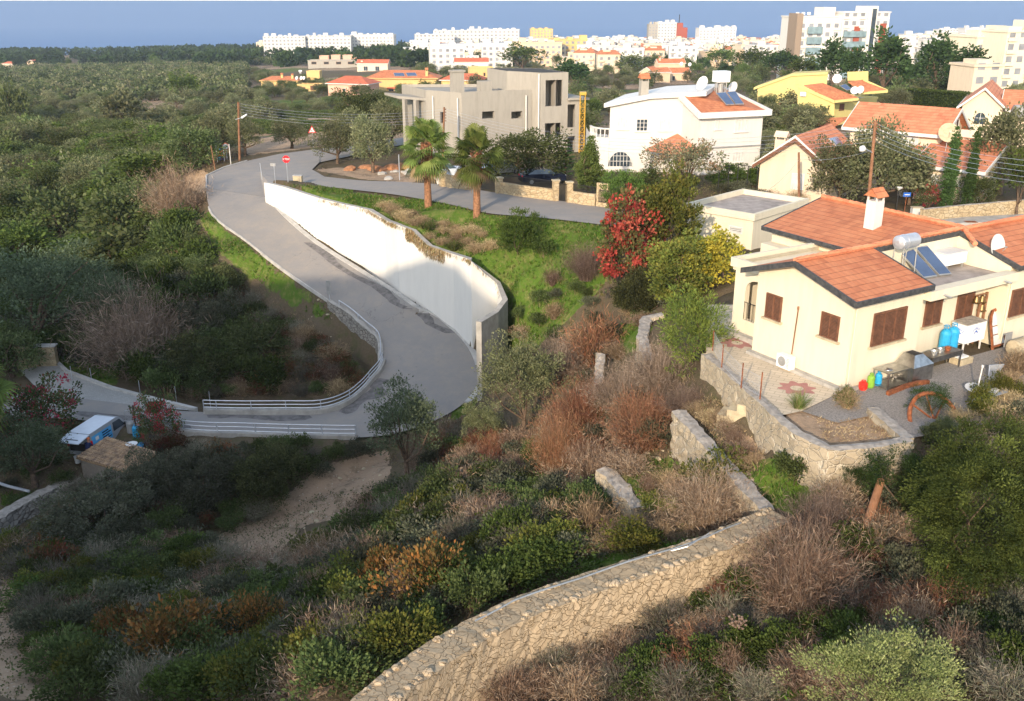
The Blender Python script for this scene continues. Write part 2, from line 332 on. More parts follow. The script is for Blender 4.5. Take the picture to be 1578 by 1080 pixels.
# garden platform of the near house
PLW=[(1092,470,-15.9),(1088,545,-15.85),(1122,572,-15.8),(1168,612,-15.75),(1200,642,-15.7),(1232,668,-15.7),(1278,690,-15.7),(1345,686,-15.7),(1402,676,-15.7)]
plw=[P(*q) for q in PLW]
for p in offs(plw,.55): CP.append((p.x,p.y,-16.04))
for p,zb in zip(offs(plw,-.35),(-17,-17.3,-17.3,-17.35,-17.4,-17.45,-17.6,-17.4,-17.0)): CP.append((p.x,p.y,zb))
cp((1300,640,-16.04),(1500,600,-16.04),(1578,560,-16.04),(1578,640,-16.1),(1470,660,-16.2),(1200,500,-16.04),(1150,440,-16.1),(1100,420,-16.5))
cp((1120,625,-17.4),(1100,650,-17.6),(1180,705,-17.8),(1230,755,-17.9),(1300,770,-17.7),(1080,612,-17.5),(1060,590,-17.6),(1450,720,-16.9))
def walltwin(l,ztop,dh,w=.3):
    pth=[P(x,y,z) for x,y,z in l]
    for p in offs(pth,-w): CP.append((p.x,p.y,p.z-dh))
    for p in offs(pth,w): CP.append((p.x,p.y,p.z-ztop))
    return pth
W3=[(1046,632,-17.45),(1090,682,-17.55),(1140,738,-17.65),(1184,786,-17.8)]; w3=walltwin(W3,.25,2.5)
W4=[(930,722,-20.1),(960,752,-20.3),(985,782,-20.6)]; w4=walltwin(W4,.15,1.7)
W1=[(1022,484,-17.2),(996,488,-17.3),(990,520,-17.5),(1000,556,-17.8)]; w1=walltwin(W1,.2,2.2)
cp((1010,710,-20.1),(1040,745,-20.2),(1060,790,-20.1),(1100,812,-19.9),(1010,800,-20.3),(900,760,-22.3),(940,825,-21.6),(1150,800,-19.2))
AQ=[(1200,792,-17.75),(1150,815,-17.8),(1100,836,-17.85),(1050,853,-17.9),(1000,869,-17.95),(930,891,-18.),(880,908,-18.),(800,937,-18.05),(740,967,-18.1),(680,1002,-18.1),(620,1043,-18.1),(570,1085,-18.1),(540,1120,-18.1)]
aq=[P(*q) for q in AQ]
for p,d in zip(offs(aq,.75),(.9,1.2,1.6,1.9,2.,2.1,2.1,2.1,2.1,2.1,2.1,2.1,2.1)): CP.append((p.x,p.y,p.z-d))
for p,d in zip(offs(aq,-.75),(1.,1.2,1.5,1.9,2.2,2.4,2.4,2.4,2.4,2.4,2.3,2.2,2.2)): CP.append((p.x,p.y,p.z-d))
cp((1100,905,-19.6),(1200,850,-18.8),(1250,800,-18.1),(1300,850,-18),(1400,850,-17.5),(1500,800,-16.9),(1578,760,-16.5),(1578,950,-17),(1300,950,-18.3),(1150,1000,-19.2),(1000,1000,-20.1),(900,1060,-20),(1300,1080,-17.8),(1100,1080,-19),(700,1100,-19.8),(1578,1080,-16.2))
cp((900,270,-17.),(1100,290,-16.8),(1000,300,-16.9),(1250,320,-16.4),(1500,320,-16.5),(700,270,-17.3),(600,265,-17.6),(560,260,-17.5),(640,250,-17.9),(750,250,-18),(850,235,-18),(1300,280,-17),(1578,300,-16.5),(1420,325,-16.5))
cw((0,6,-15),(-15,8,-17),(15,6,-14),(35,10,-13),(-40,8,-17),(-75,10,-16),(60,10,-12),(-90,60,-27),(-80,100,-29),(-90,140,-30),(75,60,-15),(80,100,-16.5),(80,150,-18),(-110,0,-12),(110,0,-8),(110,60,-13),
   (-200,20,-22),(-200,100,-32),(200,20,-8),(200,100,-16),(0,-20,-11),(110,-20,-6),(-110,-20,-8),(-200,-20,-14),(200,-20,-6),(-320,-20,-20),(320,-20,-4),(-400,150,-35),(400,150,-14))
ZY=([100,150,200,300,500,700,1000,1300,1600,2000,2600],[-19,-22,-25,-31,-38,-44,-54,-62,-80,-104,-114])
def zfar(x,y):
    k=np.clip((-x/np.maximum(y,1)-.08)/.35,0,1); r=np.clip((x/np.maximum(y,1)-.2)/.3,0,1)
    return np.interp(y,*ZY)-k*np.interp(y,[100,200,1000,1400],[3,5,11,10])+r*np.interp(y,[100,300,800,1300],[2,6,6,4])
for y in (170,200,240,300):
    for x in (-160,-110,-70,-40,-15,10,40,80,140): cw((x*y/200*1.1,y,float(zfar(x*y/200*1.1,y))))
for x in (-400,400): cw((x,300,float(zfar(x,300))))
def tin(CP,gx,gy):
    pts=[(p[0],p[1]) for p in CP]
    vo,ed,fa,ov,_,_=delaunay_2d_cdt([Vector(p) for p in pts],[],[],0,1e-4)
    zz=[CP[o[0]][2] if o else 0 for o in ov]
    Z=np.full((len(gy),len(gx)),np.nan)
    V=np.array([tuple(v) for v in vo])
    for f in fa:
        a,b,c=V[f[0]],V[f[1]],V[f[2]]; za,zb,zc=zz[f[0]],zz[f[1]],zz[f[2]]
        det=(b[1]-c[1])*(a[0]-c[0])+(c[0]-b[0])*(a[1]-c[1])
        if abs(det)<1e-9: continue
        i0=np.searchsorted(gx,min(a[0],b[0],c[0])-1e-6); i1=np.searchsorted(gx,max(a[0],b[0],c[0])+1e-6)
        j0=np.searchsorted(gy,min(a[1],b[1],c[1])-1e-6); j1=np.searchsorted(gy,max(a[1],b[1],c[1])+1e-6)
        if i1<=i0 or j1<=j0: continue
        X,Y=np.meshgrid(gx[i0:i1],gy[j0:j1])
        l1=((b[1]-c[1])*(X-c[0])+(c[0]-b[0])*(Y-c[1]))/det; l2=((c[1]-a[1])*(X-c[0])+(a[0]-c[0])*(Y-c[1]))/det; l3=1-l1-l2
        m=(l1>=-1e-6)&(l2>=-1e-6)&(l3>=-1e-6); S=Z[j0:j1,i0:i1]; S[m]=(l1*za+l2*zb+l3*zc)[m]
    return Z
def axis(lo,hi,step,end_lo,end_hi,g=1.09):
    a=list(np.arange(lo,hi,step)); s=step; x=hi
    while x<end_hi: a.append(x); s=min(s*g,90); x+=s
    a.append(end_hi); s=step; x=lo
    b=[]
    while x>end_lo:
        s=min(s*g,90); x-=s; b.append(x)
    return np.array(b[::-1]+a)
GX=axis(-52,36,.36,-2600,2600); GY=axis(14,108,.36,-20,2700)
GX=np.clip(GX,-2600,2600)
Zt=tin(CP,GX,GY); XX,YY=np.meshgrid(GX,GY)
Zf=zfar(XX,np.maximum(YY,100)); bl=np.clip((YY-230)/60,0,1); bx=np.clip((np.abs(XX)-250)/100,0,1)
Zt=np.where(np.isnan(Zt),Zf,Zt); Zt=Zt*(1-bl)+Zf*bl
# value noise
def vnoise(x,y,s,seed):
    r=np.random.RandomState(seed).rand(64,64); x=x/s; y=y/s; i=np.floor(x).astype(int); j=np.floor(y).astype(int); a=x-i; b=y-j; a=a*a*(3-2*a); b=b*b*(3-2*b)
    g=lambda p,q:r[p%64,q%64]
    return (g(i,j)*(1-a)+g(i+1,j)*a)*(1-b)+(g(i,j+1)*(1-a)+g(i+1,j+1)*a)*b-.5
# distance to the roads (for noise masking and road clearance)
def inpoly(poly,X,Y):
    r=np.zeros(X.shape,bool); n=len(poly)
    for i in range(n):
        x1,y1=poly[i][0],poly[i][1]; x2,y2=poly[(i+1)%n][0],poly[(i+1)%n][1]
        if y1==y2: continue
        c=((y1>Y)!=(y2>Y))&(X<(x2-x1)*(Y-y1)/(y2-y1)+x1); r^=c
    return r
ROADPOLY=[S[0]+S[1][::-1] for S in (SA,SB,SC_,SD_)]+[[P(*q) for q in JUNC]]
rm=np.zeros(XX.shape,bool)
for pl in ROADPOLY: rm|=inpoly(pl,XX,YY)
DRIVE=[(28,568,-29.),(82,557,-29.),(100,574,-29.),(170,600,-28.9),(235,617,-28.75),(300,633,-28.6),(220,627,-28.66),(127,616,-28.86),(66,608,-29.)]
drp=[P(*q) for q in DRIVE]; rm|=inpoly(drp,XX,YY)
PATIO=[P(x,y,-16) for x,y in ((1090,470),(1088,545),(1122,572),(1168,612),(1200,642),(1236,634),(1300,603),(1160,545),(1140,470))]
flatm=inpoly([P(x,y,-16) for x,y in ((1080,440),(1088,545),(1168,612),(1232,668),(1278,690),(1402,676),(1600,690),(1700,400))],XX,YY)
def dil(m,n):
    for _ in range(n):
        q=m.copy(); q[1:]|=m[:-1]; q[:-1]|=m[1:]; q[:,1:]|=m[:,:-1]; q[:,:-1]|=m[:,1:]; m=q
    return m
near=dil(rm,2)|flatm
nz=vnoise(XX,YY,3.1,1)*.35+vnoise(XX,YY,1.1,2)*.18+vnoise(XX,YY,11,3)*.6*np.clip((YY-30)/60,0,1)
Zt=Zt+np.where(near,0,nz)*np.where(YY<600,1,2)
def rastrip(S,lo=.13,grow=1):
    A,B=S; C=[]
    for i in range(len(A)-1):
        for tri in ((A[i],B[i],B[i+1]),(A[i],B[i+1],A[i+1])):
            a,b,c=tri; det=(b.y-c.y)*(a.x-c.x)+(c.x-b.x)*(a.y-c.y)
            if abs(det)<1e-9: continue
            i0=max(np.searchsorted(GX,min(a.x,b.x,c.x))-1,0); i1=np.searchsorted(GX,max(a.x,b.x,c.x))+1; j0=max(np.searchsorted(GY,min(a.y,b.y,c.y))-1,0); j1=np.searchsorted(GY,max(a.y,b.y,c.y))+1
            X,Y=XX[j0:j1,i0:i1],YY[j0:j1,i0:i1]
            l1=((b.y-c.y)*(X-c.x)+(c.x-b.x)*(Y-c.y))/det; l2=((c.y-a.y)*(X-c.x)+(a.x-c.x)*(Y-c.y))/det; l3=1-l1-l2; e=-.12
            m=(l1>=e)&(l2>=e)&(l3>=e); Q=Zt[j0:j1,i0:i1]; Q[m]=np.minimum(Q[m],(l1*a.z+l2*b.z+l3*c.z)[m]-lo)
for S in (SC_,SD_,SB,SA): rastrip(S)
_jc=P(400,265,-18.35); _jp=[P(*q) for q in JUNC]
rastrip((_jp+[_jp[0]],[_jc]*(len(_jp)+1)))
_dc=P(130,592,-28.93); rastrip((drp+[drp[0]],[_dc]*(len(drp)+1)),.08)
def H(x,y):
    x=np.asarray(x,float); y=np.asarray(y,float)
    i=np.clip(np.searchsorted(GX,x)-1,0,len(GX)-2); j=np.clip(np.searchsorted(GY,y)-1,0,len(GY)-2)
    a=np.clip((x-GX[i])/(GX[i+1]-GX[i]),0,1); b=np.clip((y-GY[j])/(GY[j+1]-GY[j]),0,1)
    return (Zt[j,i]*(1-a)+Zt[j,i+1]*a)*(1-b)+(Zt[j+1,i]*(1-a)+Zt[j+1,i+1]*a)*b
def G(x,y,tmax=2500):
    """pixel -> ground point"""
    r=ray(x,y); n=math.hypot(r[0],r[1]); 
    t=np.concatenate([np.arange(12,160,.25),np.arange(160,tmax,2.)])
    X=r[0]*t; Y=r[1]*t; Z=r[2]*t; h=H(X,Y); k=np.argmax(Z<h)
    if not (Z<h).any(): k=len(t)-1
    return Vector((X[k],Y[k],float(h[k])))
def gz(x,y): return float(H(x,y))
# ground colour zones (attribute: r=grass, g=bare soil, b=dry straw) from pixel polygons
def gpoly(pl): return [G(x,y) for x,y in pl]
PXp=pix(XX,YY,Zt); PX,PY=PXp[0],PXp[1]
def zone(pl):
    return inpoly(pl,PX,PY)&(PXp[2]>0)
GREEN=[[(320,322),(345,352),(398,392),(500,470),(520,500),(440,470),(380,420),(330,380),(310,340)],[(415,283),(481,287),(600,303),(684,314),(750,330),(841,337),(940,349),(935,440),(900,470),(800,560),(780,540),(770,440),(700,392),(600,340),(480,302)],
 [(955,500),(1005,490),(1000,540),(930,545)],[(960,700),(1045,715),(1050,770),(980,785)],[(1180,700),(1290,730),(1260,800),(1190,785),(1150,740)],[(1060,610),(1090,640),(1180,770),(1160,700)],[(80,545),(180,570),(180,598),(100,572)],[(1190,990),(1240,990),(1240,1080),(1180,1080)],[(0,760),(45,760),(0,790)],[(900,850),(1100,830),(1000,860),(880,900)],[(745,600),(720,640),(690,650),(700,620)],[(880,960),(920,950),(900,1050),(860,1040)]]
SOIL=[[(500,715),(600,695),(600,745),(560,790),(470,810),(400,880),(340,890),(330,830),(430,770)],[(405,270),(485,262),(560,276),(640,282),(640,262),(520,258)],[(0,860),(50,930),(110,1080),(0,1080)],[(1150,670),(1190,720),(1180,780),(1130,720),(1110,660)],[(1195,620),(1240,630),(1290,648),(1345,636),(1395,680),(1280,694),(1232,668)],[(540,1060),(480,1080),(300,1080),(420,1030)],[(1010,890),(1070,900),(1060,1000),(1000,960)],[(480,195),(640,195),(640,215),(480,228)],[(380,205),(490,205),(490,226),(380,240)],[(280,265),(320,262),(320,300),(290,290)]]
STRAW=[[(270,350),(320,345),(330,420),(270,430)],[(320,400),(470,480),(500,520),(380,520),(320,470)],[(300,225),(380,235),(345,256),(317,271)],[(640,330),(760,350),(720,390),(640,360),(590,325)],[(1040,560),(1160,640),(1180,740),(1090,700),(1040,630)],[(860,600),(1040,640),(1040,720),(900,720)],[(1000,880),(1578,900),(1578,1080),(900,1080)]]
def msk(L):
    m=np.zeros(XX.shape)
    for pl in L: m[zone(pl)]=1
    return m
def blur(m,n=3):
    for _ in range(n):
        q=m.copy(); q[1:-1,1:-1]=(m[1:-1,1:-1]*2+m[:-2,1:-1]+m[2:,1:-1]+m[1:-1,:-2]+m[1:-1,2:])/6; m=q
    return m
mg,ms,mt=blur(msk(GREEN)),blur(msk(SOIL)),blur(msk(STRAW))
far=YY>150
mg=np.where(far,.25+vnoise(XX,YY,25,5)*.8,mg); ms=np.where(far,.35+vnoise(XX,YY,40,6)*.9,ms); mt=np.where(far,.3,mt)
def terrain_mat():
    m,nt,b=newmat('hillside_ground'); at=_n(nt,'ShaderNodeAttribute',attribute_name='Col'); sx=_n(nt,'ShaderNodeSeparateColor'); nt.links.new(at.outputs['Color'],sx.inputs[0])
    n1=noise(nt,.9,8,.7); n2=noise(nt,6,6,.7); n3=noise(nt,.22,4)
    base=mixc(nt,n2,(.07,.055,.035),(.17,.13,.085)); base=mixc(nt,rampc(nt,n1,[(.5,(0,0,0)),(.66,(.8,.8,.8))]),base,(.08,.085,.035))
    grass=mixc(nt,n2,(.04,.08,.012),(.12,.20,.03)); grass=mixc(nt,rampc(nt,noise(nt,2.2,5,.7),[(.48,(0,0,0)),(.66,(.6,.6,.6))]),grass,(.15,.15,.05)); grass=mixc(nt,rampc(nt,n1,[(.5,(0,0,0)),(.7,(.7,.7,.7))]),grass,(.26,.21,.10))
    soil=mixc(nt,n2,(.28,.19,.125),(.46,.34,.23)); soil=mixc(nt,rampc(nt,n1,[(.35,(1,1,1)),(.5,(0,0,0))]),soil,(.20,.15,.10))
    v=_n(nt,'ShaderNodeTexVoronoi'); v.inputs['Scale'].default_value=3.5; g=_n(nt,'ShaderNodeNewGeometry'); nt.links.new(g.outputs['Position'],v.inputs['Vector'])
    peb=rampc(nt,v.outputs['Distance'],[(.10,(1,1,1)),(.16,(0,0,0))]); soil=mixc(nt,peb,soil,(.50,.45,.37))
    straw=mixc(nt,n2,(.16,.11,.06),(.40,.29,.15))
    def edge(o,th):   # noisy edge
        a=_n(nt,'ShaderNodeMath',operation='ADD'); nt.links.new(o,a.inputs[0]); nt.links.new(n1,a.inputs[1])
        return rampc(nt,a.outputs[0],[(th,(0,0,0)),(th+.18,(1,1,1))])
    c=mixc(nt,edge(sx.outputs[2],1.0),base,straw); c=mixc(nt,edge(sx.outputs[1],.98),c,soil); c=mixc(nt,edge(sx.outputs[0],.95),c,grass)
    nt.links.new(c,b.inputs['Base Color']); b.inputs['Roughness'].default_value=1; b.inputs['Specular IOR Level'].default_value=.05
    bump(nt,b,n2,.9,.12); return m
M['ground']=terrain_mat()
ny,nx=XX.shape; idx=np.arange(ny*nx).reshape(ny,nx)
Fq=np.stack([idx[:-1,:-1],idx[:-1,1:],idx[1:,1:],idx[1:,:-1]],-1).reshape(-1,4)
ground=struct(npmesh('ground',np.stack([XX,YY,Zt],-1).reshape(-1,3),Fq,['ground'],col=np.stack([mg,ms,mt],-1).reshape(-1,3),smooth=True),'hillside ground')
# sea
def sea_mat():
    m,nt,b=newmat('sea_water'); b.inputs['Base Color'].default_value=(.085,.20,.42,1); b.inputs['Roughness'].default_value=.6; b.inputs['Specular IOR Level'].default_value=.3
    g=_n(nt,'ShaderNodeNewGeometry'); mp=_n(nt,'ShaderNodeMapping'); mp.inputs['Scale'].default_value=(.004,.02,.02); nt.links.new(g.outputs['Position'],mp.inputs[0])
    f=noise(nt,1,8,.7,mp.outputs[0]); nt.links.new(mixc(nt,f,(.020,.085,.225),(.034,.12,.285)),b.inputs['Base Color'])
    bump(nt,b,noise(nt,.08,4),.3,1.); return m
M['sea']=sea_mat()
s=MB(); s.poly([(-60000,1000,-100),(60000,1000,-100),(60000,90000,-100),(-60000,90000,-100)]); struct(s.build('sea','sea'))
# roads
def asphalt(name,c):
    m,nt,b=newmat(name); n1=noise(nt,.35,7,.65); n2=noise(nt,25,3); n3=noise(nt,1.6,8,.75)
    a=mixc(nt,n1,tuple(v*.78 for v in c),c); a=mixc(nt,rampc(nt,n3,[(.6,(0,0,0)),(.68,(.8,.8,.8))]),a,tuple(v*.6 for v in c)); a=mixc(nt,.25,a,mixc(nt,n2,(.05,.05,.05),(.3,.3,.29)))
    v=_n(nt,'ShaderNodeTexVoronoi',feature='DISTANCE_TO_EDGE'); v.inputs['Scale'].default_value=.42; g=_n(nt,'ShaderNodeNewGeometry')
    nz_=_n(nt,'ShaderNodeTexNoise'); nz_.inputs['Scale'].default_value=1.2; nz_.inputs['Detail'].default_value=6; ma=_n(nt,'ShaderNodeVectorMath',operation='MULTIPLY_ADD'); ma.inputs[1].default_value=(1.6,1.6,0)
    nt.links.new(g.outputs['Position'],nz_.inputs['Vector']); nt.links.new(nz_.outputs['Color'],ma.inputs[0]); nt.links.new(g.outputs['Position'],ma.inputs[2]); nt.links.new(ma.outputs[0],v.inputs['Vector'])
    ck=rampc(nt,v.outputs['Distance'],[(.003,(.35,.35,.35)),(.008,(0,0,0))]); ck2=mixc(nt,1.,ck,rampc(nt,noise(nt,.15,2),[(.52,(0,0,0)),(.6,(1,1,1))]),'MULTIPLY')
    a=mixc(nt,ck2,a,(.03,.03,.03)); a=mixc(nt,rampc(nt,noise(nt,.6,9,.8),[(.45,(0,0,0)),(.75,(.6,.6,.6))]),a,(.36,.30,.23)); nt.links.new(a,b.inputs['Base Color']); b.inputs['Roughness'].default_value=.85; b.inputs['Specular IOR Level'].default_value=.25
    bump(nt,b,n2,.3,.01); return m
M['asphalt']=asphalt('asphalt_old',(.30,.275,.25)); M['asphalt2']=asphalt('asphalt_lower',(.155,.15,.145))
def roadstrip(name,S,mat,lift=0.,sub=5):
    s=MB(); A,B=S
    for i in range(len(A)-1):
        for k in range(sub):
            t0,t1=k/sub,(k+1)/sub; l=Vector((0,0,lift))
            s.poly([A[i].lerp(B[i],t0)+l,A[i].lerp(B[i],t1)+l,A[i+1].lerp(B[i+1],t1)+l,A[i+1].lerp(B[i+1],t0)+l],True)
    return s.build(name,mat,merge=True,smooth=True)
for S,l in ((SA,0),(SB,.004),(SC_,-.006),(SD_,0)): struct(roadstrip('road',S,'asphalt' if S is not SA else 'asphalt',l))
jp=[P(*q)+Vector((0,0,.008)) for q in JUNC]; jc=P(400,265,-18.35)+Vector((0,0,.008)); s=MB()
for i in range(len(jp)): s.poly([jp[i],jp[(i+1)%len(jp)],jc])
struct(s.build('road_junction','asphalt'))
# dark damp patches of newer tarmac on the bend and by the wall foot
M['patch']=pm('tarmac_patch',(.19,.175,.165),.25,2.5,.8,bm=.2)
def drape(pl,lift=.012,zf=None):
    out=[]
    for x,y in pl:
        g=G(x,y); out.append(Vector((g.x,g.y,g.z)))
    return out
def roadpatch(i0,i1,t0,t1,seed,mat='patch'):
    A,B=SA; r=random.Random(seed); s=MB(); pts=[]
    for i in range(i0,i1+1):
        e=.03*r.uniform(-1,1)+(.06*math.sin(i*.9)); k=1 if 0<(i-i0)<(i1-i0) else .6
        m=(t0+t1)/2; a=m+(t0-m)*k+e*.5; b=m+(t1-m)*k+e; pts.append((A[i].lerp(B[i],a)+Vector((0,0,.006)),A[i].lerp(B[i],b)+Vector((0,0,.006))))
    for p,q in zip(pts[:-1],pts[1:]): s.poly([p[0],p[1],q[1],q[0]],True)
    struct(s.build('tarmac_patch',mat,merge=True,smooth=True))
roadpatch(8,30,.80,.95,1); roadpatch(46,58,.03,.20,2); roadpatch(62,70,.1,.3,3); roadpatch(72,80,.55,.8,4)
def roadz(x,y):  # height on the descending road at a world point
    A,B=SA; best=None
    for i in range(len(A)-1):
        m=(A[i]+B[i])*.5; d=(m.x-x)**2+(m.y-y)**2
        if best is None or d<best[0]: best=(d,i)
    i=best[1]; i0=max(i-1,0); i1=min(i+1,len(A)-1); m0=(A[i0]+B[i0])/2; m1=(A[i1]+B[i1])/2; t=((x-m0.x)*(m1.x-m0.x)+(y-m0.y)*(m1.y-m0.y))/max((m1.x-m0.x)**2+(m1.y-m0.y)**2,1e-6)
    return m0.z+(m1.z-m0.z)*min(max(t,0),1)
# kerbs
def kerb(name,path,w,h,mat='kerb',label=None,z0=.25,side=1):
    s=MB(); o=offs(path,w*side)
    for i in range(len(path)-1):
        a,b,c,d=path[i],path[i+1],o[i+1],o[i]; dz=Vector((0,0,h)); dn=Vector((0,0,-z0))
        s.poly([a+dz,b+dz,c+dz,d+dz]); s.poly([a+dn,b+dn,b+dz,a+dz]); s.poly([d+dn,c+dn,c+dz,d+dz],True)
    s.poly([path[0]+dn,path[0]+dz,o[0]+dz,o[0]+dn]); s.poly([path[-1]+dn,path[-1]+dz,o[-1]+dz,o[-1]+dn],True)
    ob=s.build(name,mat); struct(ob,label); return ob
A,B=SA
kerb('kerb',[p.copy() for p in A[3:22]],.11,.07,'kerb','pale concrete kerb along the outer road edge',side=-1)
kerb('kerb',[P(317,290,-18.9),P(317,271,-18.8),P(345,258,-18.5),P(380,248,-18.3)],.14,.12,'kerb',side=-1)
kerb('wall_kerb',[p.copy() for p in B[1:49]],.45,.10,'kerb','concrete kerb at the foot of the white wall',side=1)
# driveway of pale paving
def pavemat(name,c,s1=2.5):
    m,nt,b=newmat(name); g=_n(nt,'ShaderNodeNewGeometry'); mp=_n(nt,'ShaderNodeMapping'); mp.inputs['Rotation'].default_value=(0,0,.5); nt.links.new(g.outputs['Position'],mp.inputs[0])
    br=_n(nt,'ShaderNodeTexBrick'); br.inputs['Scale'].default_value=s1; br.inputs['Color1'].default_value=(*c,1); br.inputs['Color2'].default_value=(*[v*.84 for v in c],1); br.inputs['Mortar'].default_value=(*[v*.6 for v in c],1); br.inputs['Mortar Size'].default_value=.015
    nt.links.new(mp.outputs[0],br.inputs['Vector']); nt.links.new(mixc(nt,noise(nt,.8,6),mixc(nt,.4,br.outputs['Color'],(.16,.14,.11)),br.outputs['Color']),b.inputs['Base Color']); b.inputs['Roughness'].default_value=.9; return m
M['paver']=pavemat('driveway_paver',(.40,.39,.36)); M['patio']=pavemat('patio_slab',(.66,.55,.40),.9)
s=MB(); dc=P(130,592,-28.93); 
for i in range(len(drp)): s.poly([drp[i]+Vector((0,0,.012)),drp[(i+1)%len(drp)]+Vector((0,0,.012)),dc+Vector((0,0,.012))])
struct(s.build('driveway','paver'),'pale block paved driveway')
kerb('kerb',[P(82,557,-29.),P(100,574,-29.),P(170,600,-28.9),P(235,617,-28.75),P(300,633,-28.6)],.3,.18,'kerb',side=1)
s=MB(); s.bx(P(112,604,-28.98)+Vector((0,0,.02)),1.1,.6,.015,.2); struct(s.build('drain_cover','rust'),'rusty drain cover in the driveway')
# patio slabs
s=MB(); s.poly([p+Vector((0,0,.03)) for p in PATIO],True)
o=s.build('patio','patio'); 
struct(o,'cream paved patio beside the house')
# gravel yard
M['gravel']=pm('grey_gravel',(.34,.31,.28),.25,14,.95,bm=.8)
s=MB(); s.poly([P(x,y,-16)+Vector((0,0,.012)) for x,y in ((1236,634),(1300,603),(1600,520),(1700,560),(1600,640),(1400,676),(1345,640),(1290,652))],True); struct(s.build('gravel_yard','gravel'),'grey gravel yard below the shuttered wall')
# ---------------------------------------------------------------- builders for walls and houses
def resample(path,step):
    out=[]
    for i in range(len(path)-1):
        n=max(1,int((path[i+1]-path[i]).length/step))
        for k in range(n): out.append(path[i].lerp(path[i+1],k/n))
    out.append(path[-1]); return out
def stonewall(name,label,path,w,down,face='stone',cap='cap',rough=.05,step=.3,cat='stone wall',capbump=.05,side=0,closed_end=True,parts=True):
    """free form masonry wall along the top line `path`; `down` = depth below the top"""
    p=resample([Vector(q) for q in path],step); n=len(p); L=offs(p,-w/2+side*w/2); R=offs(p,w/2+side*w/2)
    dn=down if callable(down) else (lambda i,q:down)
    r=random.Random(len(path)*13+int(w*100)); K=5 if down.__class__!=float or down<2.2 else 11
    def jit(v,a): return v+Vector((r.uniform(-a,a),r.uniform(-a,a),r.uniform(-a,a)*.7))
    LL=[[jit(L[i]-Vector((0,0,dn(i,p[i])*k/K)),rough) for k in range(K+1)] for i in range(n)]
    RR=[[jit(R[i]-Vector((0,0,dn(i,p[i])*k/K)),rough) for k in range(K+1)] for i in range(n)]
    MM=[jit(p[i]+Vector((0,0,capbump*r.random())),rough) for i in range(n)]
    s=MB()
    for i in range(n-1):
        for k in range(K):
            s.poly([LL[i][k+1],LL[i+1][k+1],LL[i+1][k],LL[i][k]]); s.poly([RR[i][k],RR[i+1][k],RR[i+1][k+1],RR[i][k+1]])
    for i in (0,n-1):
        for k in range(K): s.poly([LL[i][k],LL[i][k+1],RR[i][k+1],RR[i][k]],i==0)
    t=MB()
    for i in range(n-1):
        t.poly([LL[i][0],LL[i+1][0],MM[i+1],MM[i]],True); t.poly([MM[i],MM[i+1],RR[i+1][0],RR[i][0]],True)
    c=p[n//2]-Vector((0,0,dn(n//2,p[n//2])))
    e=thing(name,label,cat,c); s.build('masonry',face,e,merge=True); t.build('wall_top',cap,e,merge=True); return e
def beam(s,p,q,w,h):   # beam hanging below the line p-q
    p,q=Vector(p),Vector(q); d=(q-p); d.z=0; d.normalize(); n=Vector((-d.y,d.x,0))*w/2; dz=Vector((0,0,-h))
    return s.hexa([p-n+dz,q-n+dz,q+n+dz,p+n+dz],[p-n,q-n,q+n,p+n])
def hitx(o,az,xp,z):   # travel from o along heading az until pixel column xp
    a=math.radians(az); d=(math.sin(a),math.cos(a)); lo,hi=0,200
    f=lambda t:pix(o[0]+d[0]*t,o[1]+d[1]*t,z)[0]-xp
    s=1 if f(1)>f(0) else -1
    for _ in range(50):
        m=(lo+hi)/2
        if f(m)*s<0: lo=m
        else: hi=m
    return Vector((o[0]+d[0]*lo,o[1]+d[1]*lo,o[2]))
def wpx(a,b,x,y):      # pixel -> (s along a-b, height above a.z) on the vertical plane through a,b
    d=(b-a); d.z=0; L=d.length; d/=L; n=Vector((-d.y,d.x,0)); r=Vector(ray(x,y)); t=a.dot(n)/r.dot(n); p=r*t
    return (p-a).dot(d), p.z-a.z
def panel(s,a,b,h,holes=(),depth=.25,k=0,kr=None,back=True):
    """wall panel from a to b (outside on the right of a->b), real openings"""
    d=(b-a); d.z=0; L=d.length; d/=L; n=Vector((d.y,-d.x,0)); U=Vector((0,0,1))
    X=sorted({0,L,*[q[0] for q in holes],*[q[1] for q in holes]}); Zs=sorted({0,h,*[q[2] for q in holes],*[q[3] for q in holes]})
    X=[x for x in X if 0<=x<=L]; Zs=[z for z in Zs if 0<=z<=h]
    P0=lambda x,z,o=0:a+d*x+U*z-n*o
    ins=lambda x,z:any(q[0]<x<q[1] and q[2]<z<q[3] for q in holes)
    s.mat(k)
    for i in range(len(X)-1):
        for j in range(len(Zs)-1):
            if ins((X[i]+X[i+1])/2,(Zs[j]+Zs[j+1])/2): continue
            q=[P0(X[i],Zs[j]),P0(X[i+1],Zs[j]),P0(X[i+1],Zs[j+1]),P0(X[i],Zs[j+1])]; s.poly(q)
            if back: s.poly([p-n*depth for p in q],True)
    for q in holes:
        A,B,C,Dd=P0(q[0],q[2]),P0(q[1],q[2]),P0(q[1],q[3]),P0(q[0],q[3])
        for m,o in ((A,B),(B,C),(C,Dd),(Dd,A)): s.poly([m,m-n*depth,o-n*depth,o],True)
    return s
